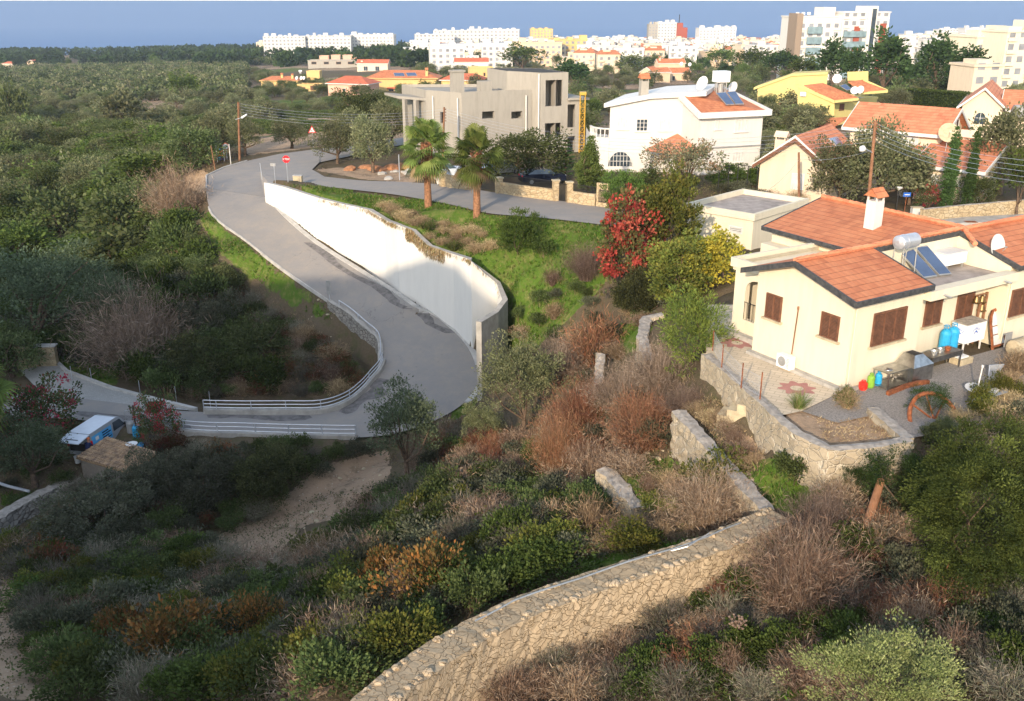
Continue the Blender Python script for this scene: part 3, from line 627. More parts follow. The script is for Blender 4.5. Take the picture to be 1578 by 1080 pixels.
def window(parent,a,b,rect,cols=2,rows=1,frame='trim',pane='glass',proud=.04,sill=None,name='window',label=None,fw=.07,arch=False,slats=False):
    """rect = s0,s1,h0,h1 on the wall a-b"""
    d=(b-a); d.z=0; d.normalize(); n=Vector((d.y,-d.x,0)); U=Vector((0,0,1)); s0,s1,h0,h1=rect
    def bxx(s,x0,x1,z0,z1,o0,o1):
        q=[a+d*x0+n*o0,a+d*x1+n*o0,a+d*x1+n*o1,a+d*x0+n*o1]
        # order ccw seen from above
        q=[q[0],q[3],q[2],q[1]] if (q[1]-q[0]).cross(q[3]-q[0]).z<0 else q
        s.hexa([p+U*z0 for p in q],[p+U*z1 for p in q])
    s=MB(); o0,o1=-.02,proud+.03
    bxx(s,s0,s0+fw,h0,h1,o0,o1); bxx(s,s1-fw,s1,h0,h1,o0,o1); bxx(s,s0+fw,s1-fw,h0,h0+fw,o0,o1); bxx(s,s0+fw,s1-fw,h1-fw,h1,o0,o1)
    for c in range(1,cols):
        x=s0+(s1-s0)*c/cols; bxx(s,x-fw*.45,x+fw*.45,h0+fw,h1-fw,o0,o1-.005)
    for r in range(1,rows):
        z=h0+(h1-h0)*r/rows; bxx(s,s0+fw,s1-fw,z-fw*.3,z+fw*.3,o0,o1-.012)
    if slats:
        z=h0+fw+.03
        while z<h1-fw-.02: bxx(s,s0+fw,s1-fw,z,z+.035,o0,o1-.018+.006*math.sin(z*90)); z+=.062
    w=s.build(name,frame,parent)
    if label: w['label']=label
    g=MB(); bxx(g,s0+fw*.6,s1-fw*.6,h0+fw*.6,h1-fw*.6,-.015,proud-.015 if not slats else proud-.02); g.build('pane' if not slats else 'louvre_back',pane if not slats else 'void',w)
    if sill:
        t=MB(); bxx(t,s0-.12,s1+.12,h0-.1,h0-.004,-.01,.16); t.build('sill',sill,w)
    return w
def roofmesh(parent,polys,mat,th=.14,name='roof'):
    s=MB()
    for q in polys: s.slab(q,th)
    return s.build(name,mat,parent)
def gable(s,pa,pb,pt): s.poly([pa,pb,pt])
def dish(c,d,R,label,pole=1.,arm=True,group=None,mat='dish'):
    """satellite dish: centre c, facing d"""
    c=Vector(c); d=Vector(d).normalized(); base=c+Vector((0,0,-pole))-d*.12
    t=thing('satellite_dish',label,'satellite dish',base,group)
    pr=[(R*k/7,R*.22*(k/7)**2) for k in range(8)]; q=[(r,h-.015) for r,h in pr[::-1]]
    s=MB(); s.lathe(c-d*(R*.2),[(max(r,.002),h) for r,h in pr],20,d); s.lathe(c-d*(R*.2),[(max(r,.002),h-.02) for r,h in pr],20,d); s.build('reflector',mat,t,smooth=False)
    s=MB(); s.tube([base,c-d*.14],.03); s.tube([c-d*.14,c-d*(R*.18)],.03); s.build('mast','alu',t)
    if arm:
        s=MB(); tip=c+d*R*.75+Vector((0,0,-.1*R)); s.tube([c-Vector((0,0,R*.9)),tip],.015); s.tube([tip,tip-d*.12],.04); s.build('feed_arm','alu',t)
    return t
def solarpanel(corners,label,th=.08,group=None,legs=None,name='solar_panel',cat='solar panel'):
    """corners bl,br,tr,tl"""
    c=[Vector(p) for p in corners]; base=(c[0]+c[1])/2; base=Vector((base.x,base.y,min(p.z for p in c)-.05))
    t=thing(name,label,cat,base,group); n=(c[1]-c[0]).cross(c[3]-c[0]).normalized()
    if n.z<0: n=-n
    ctr=sum(c,Vector())/4; s=MB(); s.hexa([p-n*th for p in c],c) if (c[1]-c[0]).cross(c[3]-c[0]).z>0 else s.hexa([p-n*th for p in c[::-1]],c[::-1]); s.build('panel_frame','alu',t)
    g=[p+(ctr-p)*.07+n*.006 for p in c]; g=g if (g[1]-g[0]).cross(g[3]-g[0]).z>0 else g[::-1]
    s=MB(); s.poly(g); s.build('glass','panel',t)
    if legs is not None:
        for p in (c[2],c[3]): s=MB(); s.tube([p-n*th,Vector((p.x,p.y,legs))],.025); s.build('support_leg','alu',t)
    return t
def chimneything(parent,c,sx,sy,h,rz,mat,capmat='tile',capname='cap'):
    s=MB(); s.bx(c,sx,sy,h*.78,rz); fr=Fr(c,90-math.degrees(rz))
    for a in (-1,1):
        for b in (-1,1): s.box(fr,a*sx*.42-.06*sx,a*sx*.42+.06*sx,b*sy*.42-.06*sy,b*sy*.42+.06*sy,h*.78,h*.9)
    o=s.build('chimney',mat,parent)
    t=MB(); e=.12
    A=[fr.w(-sx/2-e,-sy/2-e,h*.9),fr.w(sx/2+e,-sy/2-e,h*.9),fr.w(sx/2+e,sy/2+e,h*.9),fr.w(-sx/2-e,sy/2+e,h*.9)]; top=[fr.w(-sx/2-e,0,h*1.1),fr.w(sx/2+e,0,h*1.1)]
    t.slab([A[0],A[1],top[1],top[0]],.04); t.slab([A[3],A[2],top[1],top[0]],.04)
    t.poly([A[0],A[3],top[0]]); t.poly([A[1],A[2],top[1]]); t.build(capname,capmat,o); return o
# ================================================================ near house
h=Fr(P(1300,603,-16),59); HB=thing('cream_house','cream bungalow with orange tiled roof, black fascias and brown shutters at right','house',h.w(0,0,0))
s=MB(); A0,B0=h.w(0,5.55,0),h.w(0,0,0); C0=h.w(26,0,0)
s.poly([h.w(0,5.55,0),h.w(0,0,0),h.w(0,0,4.05),h.w(0,3,5.03),h.w(0,5.55,4.15)])
s.poly([h.w(0,0,0),h.w(4.5,0,0),h.w(4.5,0,4.05),h.w(0,0,4.05)])
s.poly([h.w(4.5,1.15,0),h.w(10.8,1.15,0),h.w(10.8,1.15,3.5),h.w(4.5,1.15,3.5)]); s.poly([h.w(10.8,0,0),h.w(26,0,0),h.w(26,0,4.02),h.w(10.8,0,4.02)]); s.poly([h.w(10.8,1.15,0),h.w(10.8,0,0),h.w(10.8,0,4.02),h.w(10.8,1.15,3.5)]); s.poly([h.w(4.5,0,0),h.w(4.5,1.15,0),h.w(4.5,1.15,4.05),h.w(4.5,0,4.05)])
s.poly([h.w(26,0,0),h.w(26,6,0),h.w(26,6,4.05),h.w(26,0,4.05)])
s.poly([h.w(7.0,5.55,0),h.w(0,5.55,0),h.w(0,5.55,4.15),h.w(7.,5.55,4.15)])
s.poly([h.w(7.0,11.6,0),h.w(7.0,5.5,0),h.w(7.,5.5,4.1),h.w(7.,11.6,4.1)])
s.poly([h.w(15.2,11.6,0),h.w(7.0,11.6,0),h.w(7.,11.6,4.05),h.w(11.1,11.6,5.1),h.w(15.2,11.6,4.05)]); s.poly([h.w(15.2,5.8,0),h.w(15.2,11.6,0),h.w(15.2,11.6,4.05),h.w(15.2,5.8,4.05)]); s.poly([h.w(26,5.9,0),h.w(15.2,5.9,0),h.w(15.2,5.9,4.05),h.w(26,5.9,4.05)])
# notch walls above the flat roof
s.poly([h.w(4.5,2.95,3.5),h.w(10.72,2.95,3.5),h.w(10.72,2.95,5.),h.w(4.5,2.95,5.)]); s.poly([h.w(10.72,2.95,3.5),h.w(10.72,-.02,3.5),h.w(10.72,-.02,4.12),h.w(10.72,2.95,5.05)]); s.poly([h.w(4.42,0,3.5),h.w(4.42,2.95,3.5),h.w(4.42,2.95,5.),h.w(4.42,0,4.05)])
s.build('wall','cream',HB)
s=MB(); s.box(h,4.5,10.7,.1,2.94,3.4,3.62); s.build('flat_roof','flat',HB)
s=MB(); s.box(h,4.5,10.95,-.38,.14,3.42,3.85); s.box(h,4.52,10.78,.14,1.14,3.3,3.4); s.build('parapet','cream',HB)
for u in (5.35,9.7): s=MB(); s.tube([h.w(u,-.3,3.62),h.w(u+.05,-.75,3.56)],.045); s.build('drain_spout','alu',HB)
s=MB(); s.box(h,-.32,0,-.35,5.6,-.1,.17); s.box(h,0,4.4,-.22,0,-.1,.12); s.build('plinth','plinth',HB)
RP=[[(-.5,-.45,4.2),(4.45,-.45,4.2),(4.45,3,5.15),(-.5,3,5.15)],[(-.5,3,5.15),(11.1,3,5.2),(6.6,6.2,4.1),(-.5,6.15,4.12)],[(6.6,6.2,4.1),(11.1,3,5.2),(11.1,12,5.25),(6.6,12,4.1)],
 [(11.1,12,5.25),(11.1,3,5.2),(15.6,6.2,4.1),(15.6,12,4.1)],[(10.7,-.45,4.15),(26.4,-.45,4.15),(26.4,3,5.2),(10.7,3,5.2)],[(11.1,3,5.2),(26.4,3,5.2),(26.4,6.2,4.1),(15.6,6.2,4.1)]]
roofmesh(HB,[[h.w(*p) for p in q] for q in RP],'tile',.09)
s=MB()
for p,q in (((-.5,3,5.2),(4.5,3,5.2)),((4.5,3.02,5.2),(11.1,3.02,5.25)),((11.1,2.9,5.25),(26.4,2.95,5.25)),((11.1,3,5.27),(11.1,12,5.29)),((11.1,3,5.25),(10.1,1.6,4.85))):
    a,b=h.w(*p),h.w(*q); n=max(1,int((b-a).length/.38))
    for i in range(n):
        c0,c1=a.lerp(b,i/n),a.lerp(b,(i+1)/n); s.tube([c0,c1+Vector((0,0,.03))],.13,8,True)
s.build('ridge_tiles','tile_rose',HB)
s=MB()
for p,q,hh in (((-.52,-.47,4.22),(4.47,-.47,4.22),.24),((-.52,-.47,4.23),(-.52,3,5.18),.26),((-.52,3,5.18),(-.52,6.17,4.14),.26),((6.58,12,4.12),(6.58,6.3,4.12),.22),((6.58,12.02,4.12),(11.1,12.02,5.27),.2),((4.47,2.98,5.16),(10.72,2.98,5.2),.3),((10.69,-.47,4.18),(10.69,3,5.23),.24),((4.47,-.47,4.22),(4.47,3,5.17),.14),((10.69,-.49,4.17),(26.4,-.49,4.17),.2)):
    beam(s,h.w(*p),h.w(*q),.09,hh)
s.build('fascia','fascia',HB)
def hwin(a,b,x0,y0,x1,y1,cols,lab=None):
    s0,h1=wpx(a,b,x0,y0); s1,h0=wpx(a,b,x1,y1); return window(HB,a,b,(s0,s1,h0,h1),cols,1,'wood','wood',.05,'block','shuttered_window',lab,.07,slats=True)
hwin(A0,B0,1183,450,1203,496,2); hwin(A0,B0,1268,479,1291,526,2); hwin(B0,C0,1347,483,1390,521,3,'three leaf brown louvred shutter')
b2=h.w(0,1.15,0); c2=h.w(26,1.15,0)
for q in ((1427,464,1446,497),(1476,455,1495,487)): hwin(b2,c2,*q,2)
hwin(B0,C0,1560,447,1585,480,2)
for q in ([h.w(.35,-.42,4.02),h.w(.12,-.06,3.7),h.w(.1,-.06,.1)],[h.w(11.2,-.05,3.9),h.w(10.95,-.05,3.5),h.w(10.95,-.05,.1)]): s=MB(); s.tube(q,.035); s.build('drainpipe','cream',HB)
chimneything(HB,h.w(9.25,6.9,4.55),.62,.62,2.05,math.radians(90-59),'white')
# porch with arch
s=MB(); pa,pb=h.w(1.15,8.2,0),h.w(1.15,5.55,0)
panel(s,pa,pb,3.75,[(.75,2.3,.95,3.05)],.3); s.poly([h.w(6.9,8.2,0),h.w(1.15,8.2,0),h.w(1.15,8.2,3.75),h.w(6.9,8.2,3.75)]); s.poly([h.w(7,8.2,3.55),h.w(1.15,8.2,3.55),h.w(1.15,5.5,3.55),h.w(7,5.5,3.55)],True); s.poly([h.w(3.4,5.5,0),h.w(3.4,8.2,0),h.w(3.4,8.2,3.55),h.w(3.4,5.5,3.55)],True)
s.box(h,1.15,7,8.2,8.4,3.3,3.95); s.box(h,.95,1.15,5.5,8.4,3.5,3.95)
s.box(h,6.2,7,8.4,11.6,0,3.3)
# spandrels of the arch
d=(pb-pa).normalized(); 
for sx in (-1,1):
    cx_=1.525; R=.775
    pts=[]
    for k in range(7):
        an=math.radians(15*k); pts.append((cx_+sx*R*math.cos(an),2.45+.6*math.sin(an)))
    pts.append((cx_+sx*R,3.06))
    q=[pa+d*x+Vector((0,0,z)) for x,z in pts]; s.poly(q,sx>0); 
s.build('porch','cream',HB)
s=MB()
for k in range(9):
    x=.78+k*.19; p=pa+d*x; s.tube([p+Vector((0,0,.98)),p+Vector((0,0,1.85))],.012,4)
s.tube([pa+d*.75+Vector((0,0,1.86)),pa+d*2.3+Vector((0,0,1.86))],.02,4); s.build('balcony_rail','iron',HB)
s=MB(); s.box(h,.75,1.1,5.6,8.5,-.1,.28); s.build('porch_step','plinth',HB)
# AC unit
a0=h.w(-.42,3.05,.17)
t=thing('air_conditioner','white air conditioner outdoor unit standing at the cream gable wall','air conditioner',a0)
s=MB(); s.box(h,-.55,-.2,2.65,3.45,.17,.78); s.build('casing','signwhite',t)
s=MB(); q=h.w(-.555,3.12,.48); ax=Vector((-h.u[0],-h.u[1],0)); s.lathe(q,[(.23,0),(.23,.02),(.18,.025),(.05,.03),(.05,.045),(.01,.05)],18,ax); s.build('fan_grille','tank',t)
s=MB()
for k in range(7): s.box(h,-.558,-.55,2.7,2.86,.24+k*.07,.27+k*.07)
s.build('louvre','tank',t)
s=MB(); s.tube([h.w(-.1,3.0,.78),h.w(-.04,2.95,2.9)],.03); s.lathe(h.w(-.06,2.94,2.9),[(.05,0),(.05,.14)],8); o=s.build('conduit_pipe','woodpole'); tag(o,'thin brown pipe rising from the air conditioner on the gable wall','pipe')
# roof things
bl=h.onz(1424,428,3.72); br=h.onz(1445,425,3.72); tl=h.onu(1384,385,bl[0]); tr=h.onu(1405,381,br[0])
solarpanel([h.w(*bl),h.w(*br),h.w(*tr),h.w(*tl)],'left tilted solar panel on the flat roof notch of the cream house',.09,'solar water panels of the cream house',h.o.z+3.62)
bl2=h.onz(1448,424,3.72); br2=h.onz(1467,422,3.72); tl2=h.onu(1409.5,380,bl2[0]); tr2=h.onu(1429,378,br2[0])
solarpanel([h.w(*bl2),h.w(*br2),h.w(*tr2),h.w(*tl2)],'right tilted solar panel beside the white box on the cream house','.09' and .09,'solar water panels of the cream house',h.o.z+3.62)
e1_=h.onv(1385,374,2.35); e2_=h.onv(1410,369,2.35); print('tank',e1_,e2_,tl,tl2,bl)
t=thing('water_tank','grey cylindrical hot water tank above the solar panels of the cream house','water tank',h.w(e1_[0],e1_[1],3.62))
s=MB(); a=h.w(*e1_); b=h.w(e2_[0],e2_[1],e1_[2]); L=(b-a).length; s.lathe(a,[(.12,-.1),(.30,-.04),(.34,0),(.34,L*.3),(.355,L*.3),(.355,L*.34),(.34,L*.34),(.34,L),(.30,L+.04),(.12,L+.1)],20,b-a); s.build('drum','galv',t)
for k in (.1,.9):
    for dv in (-.25,.25): c=a.lerp(b,k); s=MB(); s.tube([c+Vector((-h.v[0]*-dv,-h.v[1]*-dv,-.2)),Vector((c.x+h.v[0]*dv*1.2,c.y+h.v[1]*dv*1.2,h.o.z+3.62))],.025); s.build('stand_leg','alu',t)
q=h.onz(1460,410,3.85); q2=h.onz(1493,405,3.85)
t=thing('roof_tank','flat white rectangular water tank on the flat roof beside the solar panels','water tank',h.w(q[0],q[1],3.62))
s=MB(); s.box(h,q[0]-.15,q2[0],q[1],q[1]+1.25,3.85,4.4); s.build('tank_body','signwhite',t)
s=MB(); s.box(h,q[0]-.19,q2[0]+.04,q[1]-.04,q[1]+1.29,4.4,4.45); s.build('lid','dish',t)
for u in (q[0]+.1,q2[0]-.15):
    for v in (q[1]+.1,q[1]+1.1): s=MB(); s.box(h,u-.04,u+.04,v-.04,v+.04,3.62,3.85); s.build('foot','alu',t)
dz=h.onz(1518,416.5,3.64); dc_=h.onv(1540,379,dz[1]); dd=(P(1562,388,-12)-P(1540,379,-12)); 
dish(h.w(dc_[0]-.1,dc_[1],dc_[2]),Vector((.55,-.8,.25)),.6,'large grey satellite dish on a mast at the flat roof edge, right of the panels',dc_[2]-3.64)
# ================================================================ retaining walls
n=len(wall_base); s=MB(); th=.42
bp=[b for b,_ in wall_base]; bo=offs(bp,th)
RR_=random.Random(5)
for i in range(n-1):
    a,b=bp[i],bp[i+1]; za,zb=wall_base[i][1],wall_base[i+1][1]; ao,bo_=bo[i],bo[i+1]; dn=.6
    V=lambda p,z:Vector((p.x,p.y,z)); K=4; bat=lambda p,o,k:p+(o-p)*(.0)
    s.mat(0)
    for k in range(K):
        s.poly([V(a,a.z-dn+(za-a.z+dn)*k/K),V(b,b.z-dn+(zb-b.z+dn)*k/K),V(b,b.z-dn+(zb-b.z+dn)*(k+1)/K),V(a,a.z-dn+(za-a.z+dn)*(k+1)/K)],True)
    s.mat(1); s.poly([V(a,za),V(b,zb),V(bo_,zb),V(ao,za)],True); s.poly([V(ao,ao.z-2.5),V(bo_,bo_.z-2.5),V(bo_,zb),V(ao,za)])
for i in (0,n-1):
    a,o,z=bp[i],bo[i],wall_base[i][1]; s.mat(1); s.poly([Vector((a.x,a.y,a.z-.6)),Vector((o.x,o.y,a.z-.6)),Vector((o.x,o.y,z)),Vector((a.x,a.y,z))])
o=s.build('retaining_wall',['wallwhite','conc2'],merge=False); tag(o,'tall white painted retaining wall curving beside the descending road','retaining wall')
# rough stone retaining wall inside the bend with its kerb
A,B=SA
top=[A[i] for i in range(20,41)]
stonewall('stone_retaining_wall','grey and ochre rubble retaining wall under the rail inside the bend',[p+Vector((0,0,.12)) for p in offs(top,-.12)],.4,lambda i,q:5.5,'stone_g','conc2',.05,.35,'stone wall')
# concrete kerb wall under the upper guardrail
gp=[A[i]+Vector((0,0,.02)) for i in range(40,71)]; gq=offs(gp,.16)
s=MB(); 
def ribbonwall(name,label,path,w,h,dn,mat,cat):
    s=MB(); a=offs(path,-w/2); b=offs(path,w/2); U=lambda z:Vector((0,0,z))
    for i in range(len(path)-1):
        s.poly([a[i]+U(h),a[i+1]+U(h),b[i+1]+U(h),b[i]+U(h)]); s.poly([a[i]-U(dn),a[i+1]-U(dn),a[i+1]+U(h),a[i]+U(h)]); s.poly([b[i]-U(dn),b[i+1]-U(dn),b[i+1]+U(h),b[i]+U(h)],True)
    for i in (0,-1): s.poly([a[i]-U(dn),b[i]-U(dn),b[i]+U(h),a[i]+U(h)])
    o=s.build(name,mat); return tag(o,label,cat)
ribbonwall('parapet','low concrete parapet carrying the white rails inside the road bend',gq,.34,.34,1.6,'conc2','parapet')
lower=[B[i] for i in range(61,75)]
lo_=offs(lower,-.2)
ribbonwall('parapet','long concrete parapet under the lower guardrail along the road edge',lo_,.36,.12,2.2,'conc2','parapet')
def rail(name,label,path,zb,hts,post,r=.035,rp=.035,curl=False):
    p=resample([q+Vector((0,0,zb)) for q in path],.5); t=thing(name,label,'guardrail',p[len(p)//2])
    for hh in hts: MB().tube([q+Vector((0,0,hh)) for q in p],r,6).build('rail','galv',t)
    L=0; last=-9
    for i,q in enumerate(p):
        if i: L+=(q-p[i-1]).length
        if L-last>=post or i==len(p)-1:
            last=L; MB().tube([q,q+Vector((0,0,hts[-1]))],rp,6).build('post','galv',t)
    return t
rail('guardrail','pale steel guardrail of three rails on the inner parapet of the bend',gq[1:],.34,(.12,.38,.66),2.2)
rail('guardrail','long pale steel guardrail along the lower road edge above the clearing',lo_,.12,(.1,.4,.7),2.3,.03)
rail('guardrail','single handrail along the top of the rubble wall inside the bend',[p+Vector((0,0,.1)) for p in offs(top[2:],-.1)],0,(.5,),2.4,.04)
# terrace walls, platform wall, aqueduct
M['sandcap']=stonemat('sandy_wall_top',[(.36,.28,.18),(.46,.37,.25),(.40,.31,.20)],2.8,(.33,.25,.16),.03,1.,1.2)
stonewall('stone_wall','pale mortared stone wall holding up the garden platform of the cream house',[p for p in plw[1:]],.42,1.95,'stone','cap',.035,.3)
stonewall('stone_wall','old grey stone wall behind the olive bush at the top of the terraces',w1,.6,2.9,'stone','cap',.06,.3)
stonewall('stone_wall','long straight terrace wall running down to the end of the yellow rubble wall',w3,.62,2.7,'stone','cap',.06,.3)
stonewall('stone_wall','short broken terrace wall half buried in red brown shrubs',w4,.7,2.0,'stone','cap',.10,.3)
w5=[P(874,832,-21.2),P(905,862,-20.8),P(945,886,-20.2)]; stonewall('stone_wall','low ruined stone edge beside the path behind the yellow rubble wall',w5,.45,.7,'stone_g','cap',.08,.25)
w6=[P(926,545,-20.2),P(922,600,-21.2),P(924,700,-22.2)]; stonewall('stone_wall','narrow grey wall top hidden among the bare brown shrubs',w6,.5,1.6,'stone','cap',.08,.3)
e=stonewall('aqueduct_wall','long curved yellow rubble wall with a mortared channel on top, in front',aq,1.15,2.9,'stone_y','sandcap',.028,.2,'stone wall',.03)
r=random.Random(3); s=MB()
for side in (-.42,.42):
    for q in resample(offs(aq,side),.2):
        if r.random()<.55:
            sc=r.uniform(.07,.15); c=q+Vector((r.uniform(-.06,.06),r.uniform(-.06,.06),-.02)); pts=[(sc*r.uniform(1,1.3),-.05),(sc*r.uniform(1.1,1.4),sc*.25),(sc*.85,sc*r.uniform(.6,.8)),(sc*.3,sc*.8)]
            s.lathe(c,pts,6,Vector((r.uniform(-.3,.3),r.uniform(-.3,.3),1)))
s.build('coping_stones','stone_y',e)
pp=resample(offs(aq[1:9],-.28),.5); s=MB(); s.tube([q+Vector((0,0,.1+.03*math.sin(i))) for i,q in enumerate(pp)],.028,6); tag(s.build('water_pipe','alu'),'thin grey water pipe lying along the top of the curved rubble wall','pipe')
pp=[P(960,880,-18.6),P(1000,858,-18.2),P(1060,842,-17.7),P(1093,822,-17.5)]; s=MB(); s.tube(resample(pp,.4),.025,6); tag(s.build('water_pipe','alu'),'loose bent grey pipe sagging behind the curved rubble wall','pipe')
# left foreground wall and pipe, gate wall
lw=[P(-30,812,-30.6),P(30,775,-30.5),P(80,750,-30.4),P(125,740,-30.4)]; stonewall('stone_wall','grey rubble wall at the left edge below the tiled hut',lw,.8,2.6,'stone_g','cap',.07,.35)
s=MB(); s.tube([P(-20,738,-30.),P(12,749,-30.),P(45,757,-30.2)],.1,8); tag(s.build('drain_pipe','galv'),'pale pipe lying on the grass behind the left rubble wall','pipe')
t=thing('gate_wall','honey coloured stone gate wall with a round pier at the top of the driveway','stone wall',P(60,566,-29.05))
s=MB(); c=P(41,566,-29.1); s.lathe(c,[(.72,0),(.72,1.9),(.78,1.9),(.78,2.05),(.1,2.1)],18); s.build('pier','stone_gate',t)
s=MB(); fr=Fr(P(53,564,-29.05),86); s.box(fr,0,1.95,-.3,.3,0,1.75); s.build('wall','stone_gate',t); s=MB(); s.box(fr,-.1,2.05,-.36,.36,1.75,1.85); s.build('coping','kerb',t)
t2=thing('mailbox','small black mailbox fixed to the honey coloured gate wall','mailbox',fr.w(.35,-.33,1.)); s=MB(); s.box(fr,.15,.5,-.48,-.31,.95,1.35); s.build('box','iron',t2); s=MB(); s.tube([fr.w(.15,-.39,1.35),fr.w(.5,-.39,1.35)],.09,8); s.build('lid','iron',t2)
# steps up to the platform
t=thing('stone_steps','flight of four pale cut stone steps beside the platform wall','steps',P(1140,652,-17.3))
fr=Fr(P(1172,648,-17.35),-62)
for k in range(4):
    s=MB(); s.box(fr,.0+.42*k,.42*(k+1)+.0,-.1,.95,-.3,1.3-.33*k); s.build('step','block',t)
# fence posts with wire on the platform wall
fp=[P(1112,566,-15.8),P(1142,598,-15.75),P(1171,604+11,-15.7),P(1098,540,-15.9)]
t=thing('wire_fence','rusty post and wire mesh fence on the garden platform wall','fence',P(1142,590,-15.8))
for q,hh in zip(fp,(1.1,1.15,1.2,1.0)): s=MB(); s.tube([q,q+Vector((0,0,hh))],.028,6); s.build('post','rust',t)
s=MB(); 
for hh in (.15,.55,.95): s.tube([fp[3]+Vector((0,0,hh)),fp[0]+Vector((0,0,hh-.02)),fp[1]+Vector((0,0,hh)),fp[2]+Vector((0,0,hh))],.006,3)
for i,(a,b) in enumerate(((fp[3],fp[0]),(fp[0],fp[1]),(fp[1],fp[2]))):
    m=int((b-a).length/.12)
    for k in range(m):
        c=a.lerp(b,k/m); c2=a.lerp(b,min(1,(k+5)/m)); s.tube([c+Vector((0,0,.1)),c2+Vector((0,0,.95))],.003,3,False); s.tube([c2+Vector((0,0,.1)),c+Vector((0,0,.95))],.003,3,False)
s.build('wire_mesh','galv',t)
# planter kerb wall closing the yard bed
stonewall('planter_wall','pale mortared wall top closing the dry planter bed at the yard corner',[P(1400,676,-15.7),P(1372,650,-15.72),P(1345,628,-15.75)],.5,.5,'stone','cap',.03,.3)
# patio flower medallions
M['rosepave']=pm('rose_paving',(.42,.20,.17),.1,3,.9)
for cx_,cy_,lab in ((1228,598,'rose flower medallion set in the patio below the air conditioner'),(1136,528,'rose flower medallion set in the patio beside the porch')):
    c=P(cx_,cy_,-15.965); s=MB(); N=48; o_=[c+Vector((math.cos(a),math.sin(a),0))*(.72+.13*math.cos(8*a)) for a in [2*math.pi*k/N for k in range(N)]]; i_=[c+Vector((math.cos(a),math.sin(a),0))*.28 for a in [2*math.pi*k/N for k in range(N)]]
    for k in range(N): s.poly([i_[k],o_[k],o_[(k+1)%N],i_[(k+1)%N]])
    struct(s.build('paving_medallion','rosepave'),lab)
# ================================================================ generic house pieces
def prism_walls(s,fp,h,holes={},depth=.25,closed=True,back=False):
    for i in range(len(fp) if closed else len(fp)-1):
        panel(s,fp[i],fp[(i+1)%len(fp)],h,holes.get(i,()),depth,back=back)
def flat(s,fp,z): s.poly([Vector((p.x,p.y,z)) for p in fp])
# ---------------- white villa
zb=-17.4; L0=P(941,268,zb); L0.x=P(937,268,zb).x; R0=P(1081,176,-10.95); R0=Vector((R0.x,R0.y,zb)); R1=hitx(R0,69.5,1168,zb); K0=hitx(R0,-20.5,1046,zb); R2=Vector((R1.x-3.1,R1.y+8.3,zb)); L1=Vector((L0.x+3.2,L0.y+9,zb))
VW=thing('white_villa','two storey white villa with balcony, red porch roof and solar panels','house',(K0+L0)/2)
hL=wpx(L0,K0,937,160)[1]; s=MB(); la,ha=wpx(L0,K0,1001,147); hk=wpx(L0,K0,1044,146)[1]; hR=6.35; hRb=wpx(R0,K0,1050,150)[1]
dd=(K0-L0).normalized(); ap=L0+dd*la
s.poly([L0,K0,K0+Vector((0,0,hk)),ap+Vector((0,0,ha)),L0+Vector((0,0,hL))]); s.poly([K0,R0,R0+Vector((0,0,hR)),K0+Vector((0,0,hk))])
s.poly([R0,R1,R1+Vector((0,0,hR)),R0+Vector((0,0,hR))]); s.poly([R1,R2,R2+Vector((0,0,hk)),R1+Vector((0,0,hR))]); s.poly([R2,L1,L1+Vector((0,0,hL)),R2+Vector((0,0,hk))]); s.poly([L1,L0,L0+Vector((0,0,hL)),L1+Vector((0,0,hL))])
s.build('wall','white',VW)
U=lambda z:Vector((0,0,z)); s=MB(); ex=-dd*.7; bk=(L1-L0)
s.slab([L0+ex+U(hL+.1)+Vector((0,-.5,0)),ap+U(ha+.15)+Vector((0,-.5,0)),ap+bk+U(ha+.15),L1+ex+U(hL+.1)],.42)
kk=K0+dd*2.2; s.slab([ap+U(ha+.152)+Vector((0,-.5,0)),kk+U(hk+.35)+Vector((0,-.5,0)),kk+bk+U(hk+.35),ap+bk+U(ha+.152)],.42)
e=(R1-R0).normalized()*.5; f_=(R0-K0).normalized()*.55
for p,q in ((K0-e+U(hk+.25),R0-e+f_+U(hR+.3)),(R0-e+f_+U(hR+.3),R1+e+f_+U(hR+.3)),(R1+e+f_+U(hR+.3),R2+e+U(hk+.25))): beam(s,p,q,.3,.55)
s.build('roof_fascia','trim',VW)
roofmesh(VW,[[K0-e*.7+U(hk+.12),R0-e*.7+f_*.7+U(hR+.1),R1+e*.7+f_*.7+U(hR+.1),R2+e*.7+U(hk+.12)]],'tile',.1)
s=MB(); m0_=wpx(R0,R1,1097,227)[1]; beam(s,R0.lerp(R1,.02)+U(m0_)-Vector((0,.05,0)),R1+U(m0_)-Vector((0,.05,0)),.16,.1); s.build('string_course','tank',VW)
def vwin(par,a,b,q,cols,pane='curtain',frame='trim',rows=1,name='window',sill=None,lab=None,proud=.04):
    s0,h1=wpx(a,b,q[0],q[1]); s1,h0=wpx(a,b,q[2],q[3]); return window(par,a,b,(s0,s1,h0,h1),cols,rows,frame,pane,proud,sill,name,lab,.06)
vwin(VW,L0,K0,(952,181,967.5,199),4,sill='trim'); vwin(VW,L0,K0,(981,183,997.5,202),3,'glass',rows=3,sill='trim',lab='open window with white bars'); vwin(VW,L0,K0,(1016,183,1034,201),3,sill='trim')
vwin(VW,R0,R1,(1102,185,1110,199),2,sill='trim'); vwin(VW,R0,R1,(1133.5,184,1151,202),4,sill='trim'); vwin(VW,R0,R1,(1110,237,1117,249),2,sill='trim'); vwin(VW,R0,R1,(1129,234,1145,249),4,sill='trim')
sa_,ht=wpx(L0,K0,956,233); sb_,hb=wpx(L0,K0,956,256); s=MB(); nn=Vector((dd.y,-dd.x,0)); cpt=L0+dd*sa_+nn*.05
